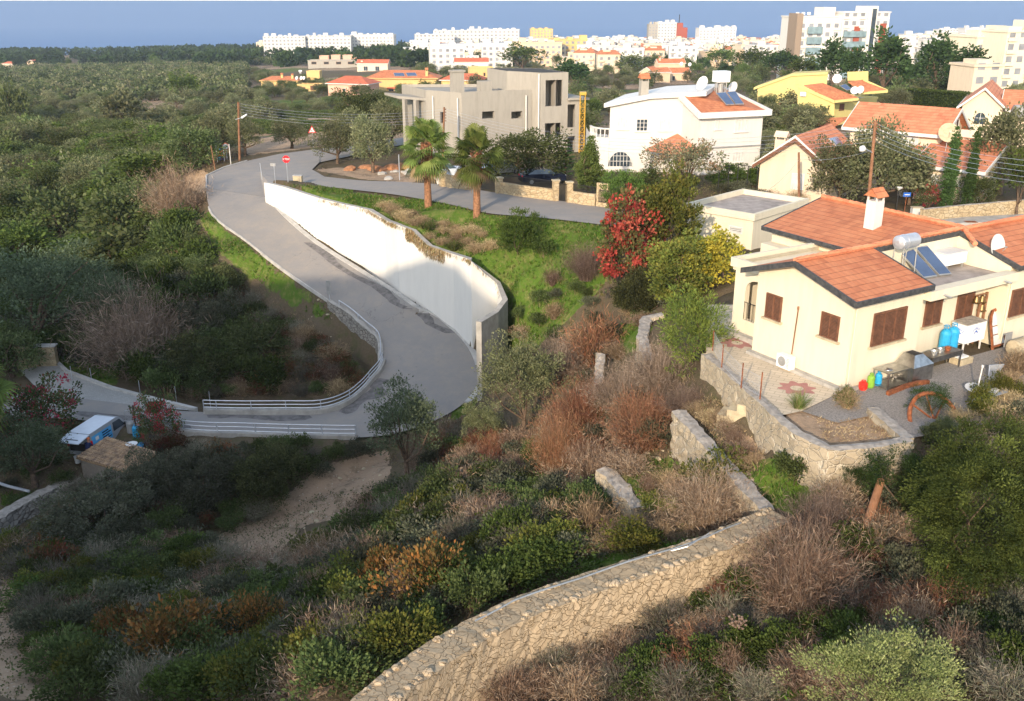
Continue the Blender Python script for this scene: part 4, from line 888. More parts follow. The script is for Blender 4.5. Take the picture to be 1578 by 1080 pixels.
s.poly([cpt+dd*(1.25*math.cos(a))+U(hb+(ht-hb)*math.sin(a)) for a in [math.pi*k/14 for k in range(15)]]); w_=s.build('arched_window','glass',VW)
s=MB()
for k in range(-3,4): x=k*.35; s.tube([cpt+nn*.04+dd*x+U(hb),cpt+nn*.04+dd*x+U(hb+(ht-hb)*math.sqrt(max(0,1-(x/1.25)**2)))],.03,4)
for k in (.35,.7): s.tube([cpt+nn*.04-dd*1.25*math.sqrt(1-k*k)+U(hb+(ht-hb)*k),cpt+nn*.04+dd*1.25*math.sqrt(1-k*k)+U(hb+(ht-hb)*k)],.03,4)
s.tube([cpt+nn*.04+dd*(1.27*math.cos(a))+U(hb+(ht-hb)*math.sin(a)) for a in [math.pi*k/14 for k in range(15)]],.05,5); s.hexa([cpt-dd*1.4+U(hb-.3),cpt+dd*1.4+U(hb-.3),cpt+dd*1.4+nn*.0+U(hb-.3)-nn*.05,cpt-dd*1.4+U(hb-.3)-nn*.05][::-1],[cpt-dd*1.4+U(hb),cpt+dd*1.4+U(hb),cpt+dd*1.4+U(hb)-nn*.05,cpt-dd*1.4+U(hb)-nn*.05][::-1]); s.build('grille','trim',w_)
# balcony at the left
hb_=wpx(L0,K0,937,212)[1]; s=MB(); arc=[L0-dd*.0+Vector((0,2.5,0))+Vector((-1.75*math.cos(a),-2.4*math.sin(a),0)) for a in [math.pi/2*k/6 for k in range(7)]]
for i in range(6): s.poly([arc[i],arc[i+1],arc[i+1]+U(hb_),arc[i]+U(hb_)])
s.poly([p+U(hb_) for p in arc]+[L0+Vector((0,2.5,hb_))]); s.poly([arc[0]+Vector((0,6,0)),arc[0],arc[0]+U(hb_),arc[0]+Vector((0,6,hb_))]); s.build('balcony','white',VW)
s=MB(); q=resample([p+U(hb_) for p in arc],.28)
for p in q: s.lathe(p,[(.05,0),(.09,.2),(.05,.45),(.07,.8)],6)
for i in range(len(arc)-1): beam(s,arc[i]+U(hb_+.95),arc[i+1]+U(hb_+.95),.22,.14)
s.build('balustrade','white',VW)
# porch roof
apx=D(1044,205.5,K0.y-1.2); e0=D(994,231.5,K0.y-1.5); e1=D(1035,240,K0.y-4.6); e2=D(1084,229.5,K0.y-3.2); e3=D(1060,222,K0.y+1)
zz=(e0.z+e1.z+e2.z)/3; E_=[Vector((p.x,p.y,zz)) for p in (e0,e1,e2,e3)]
s=MB()
for i in range(3): s.slab([E_[i],E_[i+1],apx],.12)
s.build('porch_roof','tile_rose',VW); s=MB()
for p in E_[:3]:
    c=p+(Vector((apx.x,apx.y,p.z))-p)*.12; s.box(Fr((c.x,c.y,zb),90),-.18,.18,-.18,.18,0,zz-zb-.1)
s.poly([E_[0]+(K0-E_[0])*.2-U(.1)]+[E_[1]-U(.1),E_[2]-U(.1)]); s.build('porch_pillar','white',VW)
cc=L0+dd*3.0+U(hL+.35)+bk*.15; chimneything(VW,cc,.8,.8,2.3,.2,'concrete','tile')
up=K0.lerp(R2,.3)
dish(D(1082,128,K0.y+2.5),(-.75,-.5,.35),.75,'larger satellite dish on the white roof edge of the white villa',1.1,group='dishes on the white villa'); dish(D(1129,134.5,K0.y+5),(-.75,-.5,.35),.62,'smaller satellite dish right of the white cube tank on the villa',.9,group='dishes on the white villa')
c=D(1111,126,K0.y+4.); t=thing('roof_tank','white cube water tank on a green stand above the villa solar panels','water tank',c-U(1.1))
s=MB(); s.bx(c,1.45,1.2,1.1,.3); s.build('tank_body','signwhite',t); s=MB()
for a in (-.5,.5):
    for b in (-.4,.4): s.bx(c+Vector((a,b,-1.3)),.09,.09,1.3)
s.lathe(c-U(1.2),[(.32,0),(.32,1.1)],12); s.build('stand','tank',t)
def onroof(x,y,p0,p1,p2):   # pixel onto plane
    nn=(p1-p0).cross(p2-p0); r=Vector(ray(x,y)); return r*(p0.dot(nn)/r.dot(nn))
r0,r1_,r2=K0+U(hk+.55),R0+U(hR+.5),R1+U(hR+.5)
for q,lab in (([(1119.6,161),(1132,160.5),(1118,141.5),(1104,143)],'left solar panel lying on the tiled roof of the white villa'),([(1134,160.3),(1146.5,159.8),(1133,140),(1120,141.3)],'right solar panel lying on the tiled roof of the white villa')):
    solarpanel([onroof(x,y,r0,r1_,r2) for x,y in q],lab,.1,'solar panels on the white villa')
# ---------------- concrete house under construction
zb=-18.3; c0=P(713,243,zb); a1=hitx(c0,-52,659,zb); f1=hitx(c0,65,820,zb); hA=wpx(c0,f1,713,143)[1]
CH=thing('unfinished_house','raw concrete villa under construction with empty window openings','house',c0)
def hole(a,b,x0,y0,x1,y1):
    s0,h1=wpx(a,b,x0,y0); s1,h0=wpx(a,b,x1,y1); return (s0,s1,h0,h1)
s=MB(); bk=Vector((math.sin(math.radians(-25)),math.cos(math.radians(-25)),0)); 
panel(s,a1,c0,hA,[hole(a1,c0,678,172,684,190)],.3); panel(s,c0,f1,hA,[hole(c0,f1,743,172,762,182),hole(c0,f1,788,172,805,182)],.5)
a1b=a1+bk*9; f1b=f1+bk*9; s.poly([a1b,a1,a1+U(hA),a1b+U(hA)]); s.poly([f1b,a1b,a1b+U(hA),f1b+U(hA)]); s.poly([p+U(hA-.35) for p in (a1,c0,f1,f1b,a1b)])
s.poly([p-U(0) for p in (a1b,a1,c0,f1,f1b)][::-1])
# tall block
g0=hitx(c0+Vector((0,0,0)),65,826,zb); g0=g0+Vector((.5,-1.1,0)); t0=hitx(g0,-52,781,zb); g1=hitx(g0,72,873.5,zb); hT=wpx(g0,g1,826,112.5)[1]
panel(s,t0,g0,hT,[hole(t0,g0,812,144,820,214)],.3); panel(s,g0,g1,hT,[hole(g0,g1,841,123.5,866,163),hole(g0,g1,840,190,864,212)],.3)
g1b=g1+bk*8; t0b=t0+bk*6; s.poly([g1,g1b,g1b+U(hT),g1+U(hT)]); s.poly([t0b,t0,t0+U(hT),t0b+U(hT)]); s.poly([g1b,t0b,t0b+U(hT),g1b+U(hT)])
# inner rear walls and floors so the openings look into rooms
def inset(a,b,d): 
    q=(b-a).normalized(); return Vector((-q.y,q.x,0))*d
q=inset(g0,g1,2.6); s.poly([g0+q+U(.1),g1+q+U(.1),g1+q+U(hT-.1),g0+q+U(hT-.1)]); s.poly([g0+U(hT*.47),g1+U(hT*.47),g1+q+U(hT*.47),g0+q+U(hT*.47)])
q=inset(c0,f1,2.2); s.poly([c0+q+U(.1),f1+q+U(.1),f1+q+U(hA-.1),c0+q+U(hA-.1)])
mid=g0.lerp(g1,.55); s.poly([mid,mid+inset(g0,g1,2.6),mid+inset(g0,g1,2.6)+U(hT-.1),mid+U(hT-.1)])
s.build('wall','concrete',CH)
s=MB(); s.poly([p+U(hT-.02) for p in (t0,g0,g1,g1b,t0b)]); s.build('roof_deck','void',CH)
s=MB()
# right wing
w0=g1+Vector((.0,0,0)); w1_=hitx(w0,72,893,zb); hW=wpx(w0,w1_,880,154)[1]
panel(s,w0,w1_,hW,[hole(w0,w1_,874.5,161,886,196),hole(w0,w1_,874.5,210,886,234)],.3); w1b=w1_+bk*7; s.poly([w1_,w1b,w1b+U(hW),w1_+U(hW)])
w2=hitx(w0,72,906,zb); s.slab([w0+U(hW+.25)+Vector((.02,-.4,0)),w2+U(hW+.25)+Vector((0,-.4,0)),w2+bk*7+U(hW+.25),w0+bk*7+U(hW+.25)],.25)
q=inset(w0,w1_,2.5); s.poly([w0+q,w1_+q,w1_+q+U(hW),w0+q+U(hW)]); s.build('side_wing','concrete',CH)
s=MB(); k0=hitx(c0,-52,615,zb); hC=wpx(k0,c0,640,150)[1]; bk2=Vector((-1.8,-2.,0))
s.slab([a1+U(hC),k0+U(hC),k0+U(hC)+bk*5,a1+U(hC)+bk*5],.3)
for x in (629,646):
    p=hitx(c0,-52,x,zb); s.box(Fr(p,38),-.24,.24,.05,.5,0,hC-.31)
kw=hitx(c0,-52,629,zb); panel(s,kw,a1,wpx(k0,c0,640,196)[1],(),.2); s.build('carport','concrete',CH)
s=MB(); p=hitx(c0,-52,712,zb)+bk*2.2; s.box(Fr(p,65),-.1,1.35,0,1.0,hA-.4,hA+2.2); s.box(Fr(p,65),-.25,1.5,-.12,1.12,hA+2.2,hA+2.4); s.build('chimney','concrete',CH)
s=MB(); p=c0.lerp(f1,.4)+bk*2.5; s.box(Fr(p,65),-.2,1.3,0,1.2,hA-.4,hA+1.); s.build('roof_box','concrete',CH)
for a,b,x in ((a1,c0,670),(c0,f1,707.5),(c0,f1,811),(t0,g0,824)):
    s=MB(); p=hitx(c0,-52 if x<713 else 65,x,zb); p=p+Vector((-.05,-.2,0)) if x!=824 else g0+Vector((-.25,-.15,0)); s.tube([p+U(.2),p+U(hA-.6 if x!=824 else hT-.1)],.09,6); s.build('drainpipe','trim',CH)
# ================================================================ other houses of the quarter
EXC=[]   # circles where nothing is planted (x,y,r)
def GH(x,y,hh,tmax=2500):
    """pixel -> point hh metres above the ground"""
    r=ray(x,y); t=np.concatenate([np.arange(30,200,.25),np.arange(200,tmax,1.5)]); X=r[0]*t; Y=r[1]*t; Z=r[2]*t; q=H(X,Y)+hh
    k=int(np.argmax(Z<q)) if (Z<q).any() else len(t)-1
    return Vector((X[k],Y[k],float(q[k])))
def house(name,label,ex,ey,he,ex1,az,depth,rise,roof,wm,rm,wins=(),over=.45,cat='house',trim='trim',chim=(),sidewins=(),zdown=.6,parent=None,extra=None,th=.16,group=None,winrow=None):
    p=GH(ex,ey,he); b0=Vector((p.x,p.y,p.z-he)); b1=hitx(b0,az,ex1,p.z); L=(b1-b0).length; fr=Fr(b0,az)
    t=parent or thing(name,label,cat,b0,group); zd=-zdown; EXC.append((*(fr.w(L/2,depth/2,0).xy),max(L,depth)*.55+.5))
    W_=lambda u,v,z:fr.w(u,v,z); s=MB(); D_=depth
    f4=[(0,0),(L,0),(L,D_),(0,D_)]; hr=he+rise
    for i in range(4):
        (u0,v0),(u1,v1)=f4[i],f4[(i+1)%4]; q=[W_(u0,v0,zd),W_(u1,v1,zd),W_(u1,v1,he),W_(u0,v0,he)]
        if roof=='gable_v' and i in (0,2): q=q[:3]+[W_(L/2,v0,hr)]+q[3:]
        if roof=='gable_u' and i in (1,3): q=q[:3]+[W_(u0,D_/2,hr)]+q[3:]
        if roof=='shed' : # rises to the back
            q[2]=W_(u1,v1,he+(rise if v1>0 else 0)); q[3]=W_(u0,v0,he+(rise if v0>0 else 0))
        s.poly(q)
    s.build('wall',wm,t); o=over; e=.05
    if roof=='gable_v':
        sl=rise/(L/2); polys=[[W_(-o,-o,he-o*sl+e),W_(-o,D_+o,he-o*sl+e),W_(L/2,D_+o,hr+e),W_(L/2,-o,hr+e)],[W_(L/2,-o,hr+e),W_(L/2,D_+o,hr+e),W_(L+o,D_+o,he-o*sl+e),W_(L+o,-o,he-o*sl+e)]]
        ed=[(W_(-o,-o-.03,he-o*sl+e+.03),W_(L/2,-o-.03,hr+e+.03)),(W_(L/2,-o-.03,hr+e+.03),W_(L+o,-o-.03,he-o*sl+e+.03)),(W_(-o-.03,-o,he-o*sl+e+.02),W_(-o-.03,D_+o,he-o*sl+e+.02)),(W_(L+o+.03,-o,he-o*sl+e+.02),W_(L+o+.03,D_+o,he-o*sl+e+.02))]
    elif roof=='gable_u':
        sl=rise/(D_/2); polys=[[W_(-o,-o,he-o*sl+e),W_(L+o,-o,he-o*sl+e),W_(L+o,D_/2,hr+e),W_(-o,D_/2,hr+e)],[W_(-o,D_/2,hr+e),W_(L+o,D_/2,hr+e),W_(L+o,D_+o,he-o*sl+e),W_(-o,D_+o,he-o*sl+e)]]
        ed=[(W_(-o,-o-.03,he-o*sl+e+.02),W_(L+o,-o-.03,he-o*sl+e+.02))]
        for u in (-o-.03,L+o+.03): ed+=[(W_(u,-o,he-o*sl+e+.03),W_(u,D_/2,hr+e+.03)),(W_(u,D_/2,hr+e+.03),W_(u,D_+o,he-o*sl+e+.03))]
    elif roof=='hip':
        k=min(L,D_)/2; 
        if L>=D_: r0,r1=(k,D_/2),(L-k,D_/2)
        else: r0,r1=(L/2,k),(L/2,D_-k)
        c=[W_(-o,-o,he+e),W_(L+o,-o,he+e),W_(L+o,D_+o,he+e),W_(-o,D_+o,he+e)]; a,b=W_(*r0,hr+e),W_(*r1,hr+e)
        polys=[[c[0],c[1],b,a],[c[1],c[2],b],[c[2],c[3],a,b],[c[3],c[0],a]] if L>=D_ else [[c[0],c[1],a],[c[1],c[2],b,a],[c[2],c[3],b],[c[3],c[0],a,b]]
        ed=[(c[i],c[(i+1)%4]) for i in range(4)]
    elif roof=='shed':
        polys=[[W_(-o,-o,he+e),W_(L+o,-o,he+e),W_(L+o,D_+o,he+rise+e),W_(-o,D_+o,he+rise+e)]]; ed=[(W_(-o,-o-.03,he+e+.03),W_(L+o,-o-.03,he+e+.03)),(W_(-o,-o,he+e+.03),W_(-o,D_+o,he+rise+e+.03)),(W_(L+o,-o,he+e+.03),W_(L+o,D_+o,he+rise+e+.03))]
    else:
        polys=[[W_(0,0,he-.25),W_(L,0,he-.25),W_(L,D_,he-.25),W_(0,D_,he-.25)]]; ed=[]
        q=MB(); 
        for a,b,c_,d_ in ((-.1,L+.1,-.1,.15),(-.1,L+.1,D_-.15,D_+.1),(-.1,.15,.15,D_-.15),(L-.15,L+.1,.15,D_-.15)): q.box(fr,a,b,c_,d_,he-.35,he+.12)
        q.build('parapet',wm,t)
    roofmesh(t,polys,rm,th)
    if ed:
        q=MB()
        for a,b in ed: beam(q,a,b,.07,th+.12)
        q.build('fascia',trim,t)
    for w in wins: vwin(t,b0,b1,w[:4],w[4] if len(w)>4 else 2,w[5] if len(w)>5 else 'glass',w[6] if len(w)>6 else 'trim',proud=.05)
    b2=W_(L,D_,0); b3=W_(0,D_,0)
    for w in sidewins: vwin(t,b1,b2,w[:4],w[4] if len(w)>4 else 2,w[5] if len(w)>5 else 'glass',w[6] if len(w)>6 else 'trim',proud=.05)
    if winrow:
        for z in winrow:
            n=max(1,int(L/3)); 
            for k in range(n): c=L*(k+.5)/n; window(t,b0,b1,(c-.6,c+.6,z,z+1.25),2,1,'trim','glass',.05)
            n=max(1,int(D_/3.5))
            for k in range(n): c=D_*(k+.5)/n; window(t,b1,b2,(c-.6,c+.6,z,z+1.25),2,1,'trim','glass',.05)
    for u,v,sx,hh in chim: chimneything(t,W_(u*L,v*D_,he+.2*rise),sx,sx,hh,math.radians(90-az),wm,rm)
    return t,fr,L
def tank(c,label,R=.35,L=1.3,ax=(1,.3,0),group='water tanks on far roofs'):
    c=Vector(c); t=thing('water_tank',label,'water tank',c,group); a=Vector(ax).normalized(); s=MB(); s.lathe(c+Vector((0,0,1.))-a*L/2,[(R*.5,-.05),(R,0),(R,L),(R*.5,L+.05)],10,a); s.build('drum','signwhite',t); s=MB(); s.bx(c,.8,.5,.7); s.build('stand','tank',t); return t
# garage with flat roof behind the cream house
t,fr,L=house('garage','low cream flat roofed garage behind the cream house','',0,0,0,0,0,0,0,0,0) if False else house('flat_roofed_garage','low cream garage with a streaked flat roof behind the tiled bungalow',1060,316,2.7,1162,134,7.5,0,'flat','cream','flat',cat='garage',zdown=.5)
s0=wpx(fr.w(0,0,0),fr.w(L,0,0),1124,347); s1=wpx(fr.w(0,0,0),fr.w(L,0,0),1144,361); window(t,fr.w(0,0,0),fr.w(L,0,0),(s0[0],s1[0],s1[1],s0[1]),1,4,'dish','tank',.04)
M['roofstreak']=pm('streaked_roof_sheet',(.40,.33,.29),.22,.9,.9,bm=.2)
# house A: gable with the solar panel
tA,fA,LA_=house('gable_house','cream gabled house with brown barge boards and a chimney at its left side',1172,247,3.3,1279,124,9,2.3,'gable_v','pcream','tile_rose',[(1221,266,1238,293,2,'curtain')],.5,trim='trim')
s=MB(); q=[fA.w(-.52,-.52,2.95),fA.w(LA_/2,-.52,5.5),fA.w(LA_+.52,-.52,2.95)]; beam(s,q[0]+Vector((0,-.02,-.05)),q[1]+Vector((0,-.02,-.05)),.09,.32); beam(s,q[1]+Vector((0,-.02,-.05)),q[2]+Vector((0,-.02,-.05)),.09,.32); s.build('barge_board','wood',tA)
chimneything(tA,fA.w(.3,4.2,2.8),.95,.8,2.3,math.radians(-34),'pcream','pcream')
r0,r1_,r2=fA.w(LA_/2,0,5.75),fA.w(LA_/2,9,5.75),fA.w(LA_,0,3.45)
solarpanel([onroof(x,y,r0,r1_,r2) for x,y in ((1291,226),(1299,221),(1290,210),(1277,213))],'solar panel on the rose tiled roof of the gabled house left of the tall pole',.1)
# house B: long upper storey with four windows
tB,fB,LB_=house('long_house','long cream house with a rose tiled roof, white gutter and a row of four windows',1312,190,5.9,1451,131,5.6,1.7,'gable_u','pcream','tile_rose',[(1368,198,1379,223,1,'curtain'),(1380,199,1391,223,1,'curtain'),(1392,200,1402,224,1,'curtain'),(1403,200,1414,225,1,'curtain')],.6,sidewins=[(1469,185,1476,197,2,'glass')])
house('x','',1414,254,3.0,1512,131,5.2,1.9,'shed','pcream','tile_rose',[(1435,268,1445,285,2,'curtain'),(1470,270,1480,288,2,'curtain')],.45,parent=tB)
house('x','',1390,246,3.2,1412,131,3,1.2,'shed','pcream','tile_rose',(),.4,parent=tB)
dish(D(1462,204,fB.w(LB_*.9,-3,0).y),(-.2,-.9,.35),.85,'rusty yellow satellite dish in front of the long cream house gable',2.2,mat='block')
# house C
tC,fC,LC_=house('corner_house','pink cream gabled house with an arched window at the right edge of the photo',1484,159,5.2,1546,118,13,1.9,'gable_v','pcream','tile_rose',[(1550,171,1556,177,2)],.55)
house('x','',1549,166,4.6,1640,118,7,1.8,'gable_u','pcream','tile_rose',(),.5,parent=tC)
house('x','',1553,190,2.6,1640,118,3,1.,'shed','pcream','tile_rose',(),.4,parent=tC)
q=wpx(fC.w(0,0,0),fC.w(LC_,0,0),1510,183); s=MB(); b=fC.w(q[0],-.06,q[1]); dd_=Vector((fC.u[0],fC.u[1],0))
s.poly([b+dd_*(.6*math.cos(a))+Vector((0,0,.75*math.sin(a) if a<math.pi else -.6)) for a in [math.pi*k/10 for k in range(11)]]+[b-dd_*.6-Vector((0,0,.6)),b+dd_*.6-Vector((0,0,.6))]); w_=s.build('arched_window','glass',tC)
s=MB(); s.tube([b-Vector((0,.05,.6)),b+Vector((0,-.05,.75))],.03,4); s.tube([b-dd_*.6-Vector((0,.05,-.1)),b+dd_*.6+Vector((0,-.05,.1))],.03,4); s.build('glazing_bar','trim',w_)
t=thing('water_tank','grey water tank at the right edge beside the corner house','water tank',D(1572,176,fC.w(0,0,0).y-2)); s=MB(); s.lathe(D(1562,171,fC.w(0,0,0).y-2),[(.3,-.1),(.75,0),(.75,3),(.3,3.1)],16,Vector((1,-.1,0))); s.build('drum','tank',t); s=MB(); s.bx(D(1572,176,fC.w(0,0,0).y-2)-U(.4),1.6,.9,.3); s.build('stand','concrete',t)
# yellow house
tY,fY,LY=house('yellow_house','mustard yellow villa with sloped parapets and orange roofs','',0,0,0,0,0,0,0,0) if False else house('yellow_house','mustard yellow villa with sloped parapets, three dishes and orange roofs',1168,138,5.0,1283,112,8,0.0,'flat','yellow','flat',[(1201,151,1208.6,163.6,1,'wood','wood'),(1224,152,1229.6,163.7,1,'wood','wood'),(1176,150,1182,161,1,'wood','wood')],cat='house')
b0,b1=fY.w(0,0,0),fY.w(LY,0,0); s=MB(); q=[(1160,136),(1221,115),(1276,112.5)]; hq=[wpx(b0,b1,*k) for k in q]; hq=[(max(a,-1),z) for a,z in hq]
base=[(1168,140),(1276,140)]
s.poly([fY.w(0,-.03,4.6),fY.w(hq[2][0],-.03,4.6),fY.w(hq[2][0],-.03,hq[2][1]),fY.w(hq[1][0],-.03,hq[1][1]),fY.w(0,-.03,hq[0][1])])
for a,b in ((hq[0],hq[1]),(hq[1],hq[2])): s.slab([fY.w(a[0],-.45,a[1]+.25),fY.w(b[0],-.45,b[1]+.25),fY.w(b[0],7,b[1]+.25),fY.w(a[0],7,a[1]+.25)],.55)
s.build('upper_wall','yellow',tY)
house('x','',1286,156,4.4,1352,55,7,0,'flat','yellow','flat',[(1294,160,1300,170,1,'wood','wood')],parent=tY,zdown=1)
yr=fY.w(0,0,0).y
def roofquad(par,pts,Y,mat='tile',th=.15):   # sloped roof piece: pixels with depths
    q=[D(x,y,Y+dy) for x,y,dy in pts]; s=MB(); s.slab(q,th); return s.build('roof',mat,par)
ym=GH(1285,156,4.6).y
roofquad(tY,[(1239,131,3.5),(1285,154,0),(1322,150,1.2),(1268,127.5,5)],ym,'tile'); roofquad(tY,[(1307,125.5,5.),(1330,141,2.5),(1367,138,3.6),(1330,122.5,6.5)],ym,'tile')
s=MB(); beam(s,D(1228,129.5,ym+3.6),D(1286,154.5,ym-.2),.25,.5); beam(s,D(1286,154.5,ym-.2),D(1323,150.5,ym+1.),.25,.45); beam(s,D(1323,142,ym+2.6),D(1368,138.5,ym+3.4),.25,.45); beam(s,D(1331,121.5,ym+6),D(1368,138,ym+3.6),.25,.3); s.build('fascia','yellow',tY)
s=MB(); s.poly([D(1229,131,ym+3.5),D(1286,156,ym),D(1286,178,ym),D(1229,178,ym+3.5)]); s.build('gable_wall','yellow',tY); s=MB(); s.poly([D(1306,110.5,ym+7),D(1338,109.5,ym+7.4),D(1338,124,ym+7.4),D(1306,124,ym+7)]); s.build('roof_parapet','yellow',tY)
roofquad(tY,[(1223,178,0),(1262,183,-1),(1274,168.5,2),(1226,164.5,3)],ym); roofquad(tY,[(1257,190,-2),(1277,200,-4),(1309,180,0),(1259,182,0)],ym-1)
t=thing('air_conditioner','small white air conditioner on the yellow villa wall','air conditioner',D(1237.5,148,ym+2.6)); s=MB(); s.bx(D(1237.5,148,ym+2.6),1.0,.4,.7,-.5); s.build('casing','signwhite',t)
for x,y,R,lab in ((1290,121,.8,'large round satellite dish at the top of the yellow villa'),(1317,139,.68,'left of the paired satellite dishes on the yellow villa'),(1326,138,.68,'narrow right hand satellite dish of the yellow villa pair')):
    dish(D(x,y,ym+1.4),(-.35 if x!=1326 else -.95,-.8,.35),R,lab,1.,mat='signwhite')
s=MB(); q=[(1294,132,4.5),(1305,139,3),(1313,137,3.3),(1303,129,5)]; solarpanel([D(x,y,ym+d_-1.2) for x,y,d_ in q],'blue solar panel between the satellite dishes of the yellow villa')
# peach house behind
tP,fP,LP=house('peach_house','small peach house with two orange gables among the olives behind',987,110,4.6,1006,115,9,1.9,'gable_v','peach','tile',[(994.5,117,1000,124.5,2,'wood','wood')],.5)
house('x','',1004,111,4.4,1033,70,6,1.6,'gable_u','peach','tile',[(1013.5,117,1021,124.5,2,'wood','wood')],.4,parent=tP)
house('x','',1034,112,3.6,1064,80,7,1.9,'gable_u','peach','tile',[(1036,117,1040,124,1)],.4,parent=tP)
house('x','',1015,97,6.6,1056,80,6,1.8,'gable_u','peach','tile',(),.4,parent=tP,chim=[(.08,.3,.8,2.4)])
for x,y,g in ((1050,98,0),(1063,99,0)): dish(D(x,y,GH(1050,111,3.6).y-1),(-.5,-.8,.3),.8,'satellite dish on the peach house roof',.9,arm=False,group='pair of dishes on the peach house')
# left centre houses
tO,fO,LO=house('hipped_villa','large pale orange villa with an orange hipped roof and tall chimney',566,120,5.3,672,95,11,2.6,'hip','orange','tile',[(599,137,607,147,2),(608.5,137,616,147,2),(625,136,629,143,1)],.9,trim='orange')
s=MB(); a,b=fO.w(wpx(fO.w(0,0,0),fO.w(LO,0,0),596,135)[0],-.6,wpx(fO.w(0,0,0),fO.w(LO,0,0),596,136)[1]),fO.w(wpx(fO.w(0,0,0),fO.w(LO,0,0),624,135)[0],-.6,wpx(fO.w(0,0,0),fO.w(LO,0,0),624,136)[1]); s.slab([a,b,b+Vector((-.6,.9,.7)),a+Vector((.6,.9,.7))],.12); s.build('window_awning','tile_red',tO)
chimneything(tO,fO.w(LO*.86,1.2,5.2),1.0,1.0,3.6,0,'orange','tile')
rz0,rz1,rz2=fO.w(-.9,-.9,5.5),fO.w(LO+.9,-.9,5.5),fO.w(LO/2,5.5,8.05)
for q,lab in ((((608,117),(624,117),(622,112),(606,112)),'left solar panel'),(((628,117),(643,116.5),(640,111.5),(625,112)),'right solar panel')): solarpanel([onroof(x,y,rz0,rz1,rz2) for x,y in q],lab+' on the large orange hipped roof',.1,'solar panels on the orange hipped roof')
tK,fK,LK=house('pink_house','pink walled house with a red hipped roof left of the orange villa',505,128,4.6,566,108,10,2.4,'hip','pink','tile_red',[(528,136,533,146,1)],.8)
tL,fL,LL=house('ochre_bungalow','ochre bungalow with an orange hipped roof and two chimneys at left',402,124,3.6,458,95,8,1.7,'hip','orange','tile',[(411,131,417,138,1,'wood','wood'),(424,131,430,138,1,'wood','wood'),(440,130,447,139,1,'wood','wood')],.7,chim=[(.55,.3,.9,2.6),(.85,.2,.9,2.4)],trim='orange')
house('x','',458,130,3.,492,95,6,.2,'flat','orange','tile',[(466,134,471,140,1,'wood','wood'),(478,132,484,139,1,'wood','wood')],parent=tL); house('x','',472,109.5,6.2,492,95,4,.2,'flat','orange','flat',(),parent=tL)
yl=GH(458,130,3.).y; tank(D(463,113,yl+1.5),'white cylindrical water tank on the ochre bungalow roof'); 
for x in (457,464,468): dish(D(x,120,yl-.4),(-.5,-.8,.3),.75,'satellite dish in the cluster on the ochre bungalow roof',.8,arm=False,group='dish cluster on the ochre bungalow')
t=thing('unfinished_building','low brick building under construction behind the ochre and pink houses','house',GH(474,104,4.))
house('x','',474,93,5.5,552,88,9,.2,'flat','concrete','flat',(),parent=t); 
for a,b,y in ((492,506,86),(510,524,85),(528,549,85)): house('x','',a,y,7.6,b,88,5,.2,'flat','pink','flat',(),parent=t)
fb=GH(474,93,5.5); w1_=hitx(fb-U(5.5),88,552,fb.z)
for a,b in ((480,488),(499,507),(518,526),(536,546)):
    s0,_=wpx(fb-U(5.5),w1_,a,100); s1_,_=wpx(fb-U(5.5),w1_,b,100); window(t,fb-U(5.5),w1_,(s0,s1_,2.9,4.7),1,1,'pink','void',.05,name='window_opening')
house('white_house','white house with a red roof and tank behind the pink house',550,97,5.,597,95,8,1.9,'gable_u','pcream','tile_red',[(560,102,567,109,2),(578,102,585,109,2)],.5,chim=[(.15,.2,1.2,1.2)])
house('white_house','white house with a red roof and blue panels behind the concrete villa',701,95,6.,752,88,8,1.7,'gable_u','white','tile_red',[(710,101,718,107,2),(730,101,737,107,2)],.5)
tQ,_,_=house('ochre_house','ochre house with a blank tower block behind the concrete villa chimney',724,104,6.6,760,80,6,.2,'flat','orange','flat',[(745,112,748,117,1,'void','wood')])
house('x','',680,123,3.5,745,98,8,2.2,'hip','orange','tile_red',(),.8,parent=tQ); house('x','',758,117,4.,800,85,7,2.,'hip','orange','tile_red',(),.7,parent=tQ); house('x','',680,131,2.6,735,95,3,.2,'flat','orange','flat',(),parent=tQ)
for x in (697,708): dish(D(x,118,GH(724,104,6.6).y-5),(-.6,-.7,.35),.8,'round satellite dish on the ochre house roof',.8,arm=False,group='pair of dishes on the ochre house')
house('white_house','wide white house with a long orange roof in front of the town',706,83,5.2,752,92,12,1.8,'hip','white','tile',[(712,86,718,90,2),(728,86,735,90,2)],.8)
house('white_house','small white flat house alone in the dark trees at left',268,83,4.6,301,92,6,.2,'flat','white','flat',[(271,84,279,88,2),(284,84,289,88,1)])
house('white_house','red roofed house at the far left edge among trees',3,98,5.,20,100,7,1.6,'hip','pcream','tile_red',(),.5); house('white_house','tiny pink house with a red roof in the trees at far left',41,94,3.5,54,110,7,1.2,'gable_v','peach','tile_red',(),.4)
M['farglass']=pm('far_window_glass',(.27,.28,.30),.2,.3,.3)
